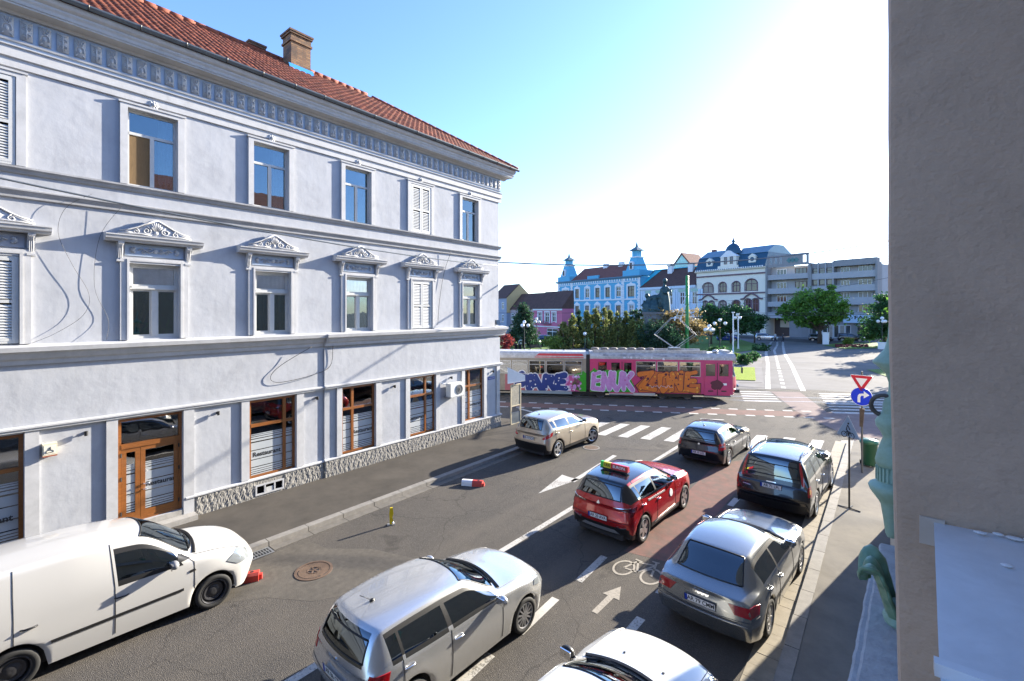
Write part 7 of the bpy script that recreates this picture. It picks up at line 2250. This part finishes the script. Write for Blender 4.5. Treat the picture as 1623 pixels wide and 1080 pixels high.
# --- white car at the lower edge
K = [(3.15, .66, .70, .62, 3.10, .56, .75, 3.18, .79), (2.94, .82, .82, .76, 2.96, .64, .87, 3.06, .91), (2.45, .84, .90, .80, 2.45, .67, .97, 2.5, 1.01), (2.0, .845, .95, .815, 1.85, .69, 1.03, 2.08, 1.075),
     (1.25, .845, .965, .815, 1.08, .575, 1.40, 1.20, 1.45), (.5, .845, .98, .815, .45, .58, 1.44, .45, 1.487), (-.30, .83, 1.0, .79, -.34, .555, 1.39, -.46, 1.44), (-.54, .81, .97, .73, -.60, .61, .995, -.69, 1.01), (-.60, .75, .87, .70, -.63, .64, .90, -.70, .92)]
wc = Car(K, 2.47, .57, .21, .30, .355)
wp_ = paint('white solid paint', (.47, .47, .45), 0, .25)
make_car('hatchback', 'white hatchback with short roof aerial at the bottom edge of the view', (-1.90, 3.62), 2.0, wc, 1.69, dict(
    paint=wp_, win=[(3.30, 4.62), (4.74, 5.66), (5.72, 6.06)], doors=[(3.25, 4.68), (4.68, 5.75)], aerial=(.95, 1), mirror=(1.80, 1.02), mirrorm=BLK, spokes=7, seatm=mat('cream seat', (.42, .38, .28), .8), tail_split=9,
    decals=[('washer_jet', disc(2.32, .28, .018, 8), (0, 0, 5), (1, 0, 0), (0, 1, 0), (0, 0, -1), BLK, True), side('headlight', [(2.72, .78), (2.98, .72), (3.05, .82), (2.80, .90)], CLR)]))

# --- cars far across the square (same bodies, plainer)
def far_car(px, py, heading, shell_, W, pm, label):
    x, y = G(px, py)
    make_car('parked_car', label, (x, y), heading, shell_, W, dict(paint=pm, win=[(3.30, 4.62), (4.74, 5.66), (5.72, 6.04)], doors=[(3.25, 4.68), (4.68, 5.75)], mirror=(1.7, 1.05)))
far_car(1288, 541.5, 85, fab, 1.73, dark, 'dark car parked before the flats left of the white plinth')
far_car(1335, 541.8, 85, qas, 1.78, black, 'black car parked before the shop front under the lettered sign')
far_car(1203, 540, 80, fab, 1.73, silver, 'silver car parked at the corner of the cream house')
far_car(1142, 541, 75, fab, 1.73, paint('blue car paint', (.02, .05, .25), .3), 'blue car partly hidden behind the globe lamps')
far_car(1408, 543, 80, fab, 1.73, paint('bright red car paint', (.5, .02, .02), .2), 'red car at the far right beside the dark tree')
far_car(826, 547, 70, fab, 1.73, wp_, 'white car parked beyond the lawn at the far left')
far_car(858, 546, 70, qas, 1.78, paint('navy car paint', (.01, .02, .10), .3), 'navy car parked under the pink house')
# ------------------------------------------------------------ street furniture
def post(mb, h, r=.03): return mb.tube([(0, 0, 0), (0, 0, h)], r, 8)
signwhite = mat('sign white', (.74, .74, .74), .4); signred = mat('sign red', (.50, .015, .03), .4); signblue = mat('sign blue', (.006, .035, .55), .4)
pgrey = mat('grey sign post', (.10, .105, .11), .5, metal=.4, var=.2, vscale=6)
def tri(cz, r, up=True):
    return [(r * math.cos(a), cz + r * math.sin(a)) for a in ([R(90), R(210), R(330)] if up else [R(270), R(30), R(150)])]
def rounded(poly, k=.12):
    out = []
    n = len(poly)
    for i in range(n):
        p, a, b = Vector(poly[i]), Vector(poly[i - 1]), Vector(poly[(i + 1) % n])
        out += [tuple(p.lerp(a, k)), tuple(p.lerp(p.lerp(a, k).lerp(p.lerp(b, k), .5), .6)), tuple(p.lerp(b, k))]
    return out
YS = thing('road_sign', 'yield triangle over a blue right turn arrow disc on a grey post', 'road sign', (-.69, 20.28, .12), R(-14))
post(MB(), 3.55).build('post', pgrey, YS)
tb = rounded(tri(3.22, .405, False), .08)
MB().prism_y(tb, -.062, -.046).build('triangle_plate', signwhite, YS)
MB().prism_y(rounded(tri(3.22, .385, False), .08), -.066, -.0625).build('red_border', signred, YS)
MB().prism_y(tri(3.22, .20, False), -.070, -.0665).build('white_field', signwhite, YS)
MB().prism_y(disc(0, 2.68, .325, 32), -.062, -.046).build('disc_plate', signwhite, YS)
MB().prism_y(disc(0, 2.68, .31, 32), -.066, -.0625).build('blue_field', signblue, YS)
ar = [(-.11, 2.47), (-.03, 2.47), (-.03, 2.66), (0, 2.71), (.03, 2.715), (.07, 2.715), (.07, 2.63), (.23, 2.755), (.07, 2.88), (.07, 2.79), (.02, 2.79), (-.06, 2.77), (-.10, 2.71), (-.11, 2.63)]
MB().prism_y(ar, -.070, -.0665).build('white_arrow', signwhite, YS)
MB().box(-.12, -.02, .05, .12, 2.95, 3.2).build('signal_back', BLK, YS)
MB().prism_y([(-.06, 1.62), (.04, 1.62), (.09, 2.25), (-.06, 2.28)], -.05, -.035).build('plate_edge_on', mat('bronzed plate', (.16, .12, .09), .4, metal=.5, var=.4, vscale=6), YS)
CY = thing('cycle_sign', 'white triangular sign with a cyclist on a thin black post', 'road sign', (-.85, 16.38, .12), R(-38))
post(MB(), 2.1, .025).build('post', BLK, CY)
MB().prism_y(rounded(tri(2.27, .42), .06), -.05, -.036).build('plate', mat('sign pale grey', (.36, .39, .42), .4), CY)
MB().prism_y(rounded(tri(2.27, .37), .06), -.054, -.0505).build('field', mat('sign pale blue grey', (.26, .33, .40), .4), CY)
cyb = MB()
for cx_ in (-.11, .12):
    cyb.tube([(cx_ + .08 * math.cos(t), -.056, 2.12 + .08 * math.sin(t)) for t in np.linspace(0, 6.28, 15)], .010, 4)
cyb.tube([(-.11, -.056, 2.12), (-.03, -.056, 2.22), (.07, -.056, 2.22), (.12, -.056, 2.12)], .010, 4).tube([(-.03, -.056, 2.22), (.02, -.056, 2.11), (.07, -.056, 2.22)], .010, 4)
cyb.tube([(-.04, -.056, 2.27), (.0, -.056, 2.40), (.07, -.056, 2.28)], .016, 4).tube([(-.04, -.056, 2.27), (.03, -.056, 2.2), (.01, -.056, 2.1)], .016, 4).ball((.02, -.056, 2.45), (.03, .01, .03), 8, 5)
cyb.build('cyclist_symbol', MT['ink'], CY)
ft = MB()
for a in (0.3, 2.0, 3.6, 5.2):
    ft.tube([(0, 0, .02), (.28 * math.cos(a), .28 * math.sin(a), .012)], .014, 5)
ft.build('foot', BLK, CY)
BN = thing('litter_bin', 'dark green wheeled litter bin beside the yield sign post', 'bin', (-.52, 21.3, .12), R(10))
gbin = mat('green bin plastic', (.012, .07, .035), .45)
MB().lathe([(.001, .06), (.20, .06), (.22, .10), (.255, .82), (.285, .84), (.285, .90), (.26, .90)], 20).build('tub', gbin, BN, True)
MB().lathe([(.295, .902), (.29, .94), (.20, .99), (.001, 1.01)], 20).build('lid', mat('green bin lid', (.02, .11, .06), .4), BN, True)
for s_ in (-1, 1):
    MB().lathe([(.08, -.02), (.08, .02), (.001, .02)], 12, (s_ * .22, .22, .08), 'x').build('wheel', BLK, BN)
MB().tube([(-.2, .3, .95), (.2, .3, .95)], .018, 6).build('handle', gbin, BN)
# parking barriers: yellow post and red and white blocks
YP = thing('parking_post', 'short yellow folding parking post standing in the road', 'post', (-10.43, 7.61, .004), R(60))
MB().box(-.10, .10, -.06, .06, 0, .02).build('base_plate', MT['steel'], YP)
mb = MB().prism_y([(-.035, .02), (.035, .02), (.05, .12), (.035, .2), (.06, .3), (.04, .46), (-.03, .46), (-.05, .3)], -.02, .02).build('post', mat('yellow enamel', (.72, .52, .01), .4), YP)
MB().ball((.04, -.03, .06), .03, 8, 6).build('lock', MT['chrome'], YP, True)
def block(name, label, loc, rz, white=True):
    o = thing(name, label, 'barrier', loc, rz, 'kerb blocks')
    rm_ = mat('red barrier plastic', (.55, .05, .035), .45, var=.2, vscale=8)
    MB().prism_x([(-.12, 0), (.12, 0), (.10, .12), (.05, .17), (-.05, .17), (-.10, .12)], 0, .34).build('red_half', rm_, o)
    MB().prism_x([(-.12, 0), (.12, 0), (.10, .12), (.05, .17), (-.05, .17), (-.10, .12)], -.36, -.002).build('white_half', MT['white_solid'] if white else rm_, o)
    MB().prism_x([(-.06, .0), (.06, 0), (.04, .10), (-.04, .10)], .341, .40).build('coupling', rm_, o)
    MB().lathe([(.04, .171), (.03, .176), (.001, .176)], 10, (.2, 0, 0)).build('socket', BLK, o)
block('kerb_block', 'red and white plastic kerb block lying in the road beyond the yellow post', (-10.69, 11.05, .004), R(8 + 20))
block('kerb_block', 'red plastic kerb block lying under the nose of the white van', (-10.72, 3.98, .004), R(60), True)

# globe lamps
def globe_lamp(px, py, h, label, n=4, ring_=.55, r=.26, top=True):
    x, y = G(px, py)
    o = thing('globe_lamp', label, 'street lamp', (x, y, 0), R(20), 'globe lamps of the square')
    MB().lathe([(.14, 0), (.12, .5), (.06, .7), (.055, h - .5), (.03, h)], 10).build('post', BLK, o, True)
    gm_ = mat('opal lamp globe', (.78, .77, .74), .3) if 'opal lamp globe' not in bpy.data.materials else bpy.data.materials['opal lamp globe']
    for k in range(n):
        t = 2 * math.pi * k / n + .4
        a = (ring_ * math.cos(t), ring_ * math.sin(t))
        MB().tube([(0, 0, h - .7), (a[0] * .6, a[1] * .6, h - .75), (a[0], a[1], h - .5)], .025, 5).build('arm', BLK, o)
        MB().ball((a[0], a[1], h - .5 + r), r, 12, 9).build('globe', gm_, o, True)
    if top:
        MB().ball((0, 0, h + r), r, 12, 9).build('globe', gm_, o, True)
globe_lamp(831, 556, 3.9, 'three-globe street lamp on the lawn at the left end of the tram', 3)
globe_lamp(850, 549, 4.2, 'globe lamp standing before the pink house door', 3, .45)
globe_lamp(1124, 559, 3.4, 'tall five-globe lamp behind the tram roof, the nearer of two', 4)
globe_lamp(1141, 556, 4.2, 'globe lamp directly right of the five-globe lamp', 2, .8)
globe_lamp(1169, 550, 4.9, 'globe lamp standing between the two white posts', 2, .4)
globe_lamp(1313, 546, 4.4, 'globe lamp beside the white plinth on the far lawn', 2, .5)
globe_lamp(1398, 552, 4.4, 'globe lamp on the white plinth near the right wall', 3, .5)
globe_lamp(927, 556, 2.2, 'single low globe lamp in front of the cypress clump', 0)
pl_ = MB().box(-.5, .5, -.5, .5, 0, .9).box(-.58, .58, -.58, .58, .9, 1.02).build('plinth', MT['white_solid'])
pl_.location = (*G(1398, 553.5), 0); tag(pl_, 'white stone plinth under the right globe lamp', 'plinth')
pl_ = MB().box(-.45, .45, -.45, .45, 0, 2.0).box(-.5, .5, -.5, .5, 2.0, 2.1).build('pillar', MT['white_solid'])
pl_.location = (*G(1309, 546), 0); tag(pl_, 'white square pillar at the tip of the far lawn', 'pillar')
# slim white posts
for px, py, h, lb in ((1162, 560, 5.4, 'left of two slim white posts behind the tram nose'), (1170, 553.5, 5.2, 'right of two slim white posts behind the tram nose')):
    o = thing('slim_post', lb, 'post', (*G(px, py), 0), 0, 'slim white posts')
    MB().lathe([(.16, 0), (.12, .3), (.085, 1.0), (.075, h)], 10).build('shaft', MT['white_solid'], o, True)
    MB().lathe([(.08, h), (.22, h + .22), (.2, h + .26), (.001, h + .2)], 10).build('head', MT['white_solid'], o, True)
# green catenary pole with brackets
gx_, gy_ = G(1089, 556)
GP = thing('catenary_pole', 'tall bright green tramway pole with pale bracket arms', 'pole', (gx_, gy_, 0), TA)
gpm = mat('bright green pole paint', (.02, .22, .04), .4)
MB().lathe([(.26, 0), (.25, 4.5), (.22, 10.9), (.001, 11.0)], 12).build('shaft', gpm, GP, True)
for z in (6.7, 8.0):
    MB().lathe([(.30, z), (.30, z + .12), (.24, z + .13)], 12).build('collar', gpm, GP)
MB().tube([(-.2, -.2, 5.2), (-2.0, -1.6, 5.0)], .06, 6).build('bracket_arm', mat('pale bracket', (.62, .58, .5), .5), GP)
MB().tube([(-.1, -.1, 8.1), (-1.8, -1.5, 5.1)], .045, 6).tube([(-.1, -.1, 6.8), (-.9, -.7, 5.1)], .045, 6).build('stay', mat('pale stay', (.62, .58, .5), .5), GP)
for q in (.5, 1.0):
    MB().tube([(-2.0 * q, -1.6 * q, 5.0), (-2.0 * q - .1, -1.6 * q, 4.4)], .09, 7).build('insulator', MT['white_solid'], GP)
# advertising panel and bench, bins by the path
o = thing('litter_bin', 'left of two black litter bins on the lawn behind the tram', 'bin', (*G(818, 557), 0), 0, 'black bins on the lawn')
MB().lathe([(.22, 0), (.25, .9), (.27, .92), (.27, 1.0), (.2, 1.05), (.001, 1.06)], 12).build('drum', BLK, o, True)
o = thing('litter_bin', 'right of two black litter bins on the lawn behind the tram', 'bin', (*G(824, 557), 0), 0, 'black bins on the lawn')
MB().lathe([(.22, 0), (.25, .9), (.27, .92), (.27, 1.0), (.2, 1.05), (.001, 1.06)], 12).build('drum', BLK, o, True)
o = thing('park_bench', 'dark park bench on the path behind the tram', 'bench', (*G(849, 557), 0), R(30))
for k in range(4):
    MB().box(-.9, .9, -.25 + k * .12, -.15 + k * .12, .43, .46).build('slat', mat('bench slat', (.09, .06, .04), .6) if k == 0 else bpy.data.materials['bench slat'], o)
for k in range(3):
    MB().box(-.9, .9, .27, .30, .55 + k * .13, .65 + k * .13).build('back_slat', bpy.data.materials['bench slat'], o)
for s_ in (-.75, .75):
    MB().tube([(s_, -.22, 0), (s_, -.2, .43), (s_, .26, .43), (s_, .3, .95)], .03, 5).tube([(s_, .26, .43), (s_, .3, 0)], .03, 5).build('leg', BLK, o)

# people: one continuous skinned body each
def person(label, loc, rz, joints, shirt, trousers, skin=(.45, .27, .19), h=1.7):
    t_ = thing('person', label, 'person', loc, rz)
    me = bpy.data.meshes.new('body')
    J = joints
    names = list(J)
    E_ = [('pelvis', 'chest'), ('chest', 'neck'), ('neck', 'head'), ('head', 'crown'), ('chest', 'shl'), ('shl', 'ell'), ('ell', 'hal'), ('chest', 'shr'), ('shr', 'elr'), ('elr', 'har'), ('pelvis', 'knl'), ('knl', 'anl'), ('anl', 'tol'), ('pelvis', 'knr'), ('knr', 'anr'), ('anr', 'tor')]
    me.from_pydata([J[n] for n in names], [(names.index(a), names.index(b)) for a, b in E_], [])
    ob = put('body', me, t_)
    md = ob.modifiers.new('s', 'SKIN')
    rad = dict(pelvis=.15, chest=.17, neck=.055, head=.09, crown=.085, shl=.075, shr=.075, ell=.05, elr=.05, hal=.036, har=.036, knl=.075, knr=.075, anl=.05, anr=.05, tol=.045, tor=.045)
    sv = me.skin_vertices[0].data if me.skin_vertices else None
    if sv is None:
        bm = bmesh.new(); bm.from_mesh(me); bm.verts.layers.skin.verify(); bm.to_mesh(me); bm.free(); sv = me.skin_vertices[0].data
    for i, n in enumerate(names):
        sv[i].radius = (rad[n], rad[n] * (.75 if n in ('chest', 'pelvis') else 1)); sv[i].use_root = (n == 'pelvis')
    ob.modifiers.new('u', 'SUBSURF').levels = 2
    baked(ob)
    me = ob.data
    cols = [mat('shirt cloth', shirt, .9), mat('trouser cloth', trousers, .9), mat('skin', skin, .6), mat('hair', (.03, .02, .015), .7)]
    me.materials.clear()
    for c in cols: me.materials.append(c)
    hz_ = J['head'][2]; px_ = J['pelvis'][2]
    for p in me.polygons:
        z = p.center.z
        p.use_smooth = True
        p.material_index = 3 if z > hz_ + .04 else 2 if z > J['neck'][2] - .02 else 0 if z > px_ - .05 else 1
        if p.material_index == 0 and min((p.center - Vector(J[q])).length for q in ('hal', 'har')) < .22: p.material_index = 2
        if p.material_index == 1 and min((p.center - Vector(J[q])).length for q in ('hal', 'har')) < .12: p.material_index = 2
    return t_
WALK = dict(pelvis=(0, 0, .95), chest=(.02, 0, 1.28), neck=(.03, 0, 1.48), head=(.05, 0, 1.58), crown=(.05, 0, 1.66), shl=(.02, .18, 1.40), ell=(-.06, .23, 1.14), hal=(.06, .24, .92), shr=(.02, -.18, 1.40), elr=(.04, -.23, 1.14), har=(.2, -.22, .96),
            knl=(.14, .09, .52), anl=(.08, .09, .09), tol=(.22, .09, .05), knr=(.0, -.09, .5), anr=(-.26, -.09, .12), tor=(-.14, -.09, .04))
x, y = G(1229, 542.5)
person('pedestrian in pale shirt walking before the gateway of the flats', (x, y, .012), R(150), WALK, (.55, .6, .65), (.05, .06, .1))
x, y = G(1241, 542.5)
person('pedestrian in dark clothes at the right side of the gateway', (x, y, .012), R(20), WALK, (.06, .06, .07), (.03, .03, .04))
person('pedestrian with bare arms crossing beside the green ornament', (.02, 24.3, .13), R(80), WALK, (.50, .36, .28), (.10, .08, .08))

# overhead wires
def ow(label, a, b, s, r=.02, m=None, group='overhead wires'):
    wire('overhead_wire', label, sag(a, b, s), r, m, group)
def W3(px, py, zc):
    a = (px - 811.5) / F_PX
    return ((-SN + a * CS) * zc, (CS + a * SN) * zc, CAM_H - (py - 493) / F_PX * zc)
ow('thick overhead cable from the building corner towards the right wall, sagging over the blue house', W3(790, 416, 24.5), W3(1430, 378, 30), .75, .035, MT['gutter'])
ow('thin overhead wire leaving the facade toward the blue turret', W3(736, 452, 23), W3(812, 441, 40), .02, .014)
ow('thin pale wire running on toward the blue turret', W3(812, 441, 40), W3(886, 437, 120), .05, .03, MT['steel'])
ow('contact wire above the tram track', (*T(-40, 1.1), 5.7), (*T(20, 1.1), 5.7), .05, .012)
ow('span wire crossing before the round tree', W3(1090, 500, 70), W3(1410, 498, 60), .12, .025)
ow('upper span wire crossing the cream house front', W3(1090, 480, 70), W3(1410, 440, 50), .6, .02)
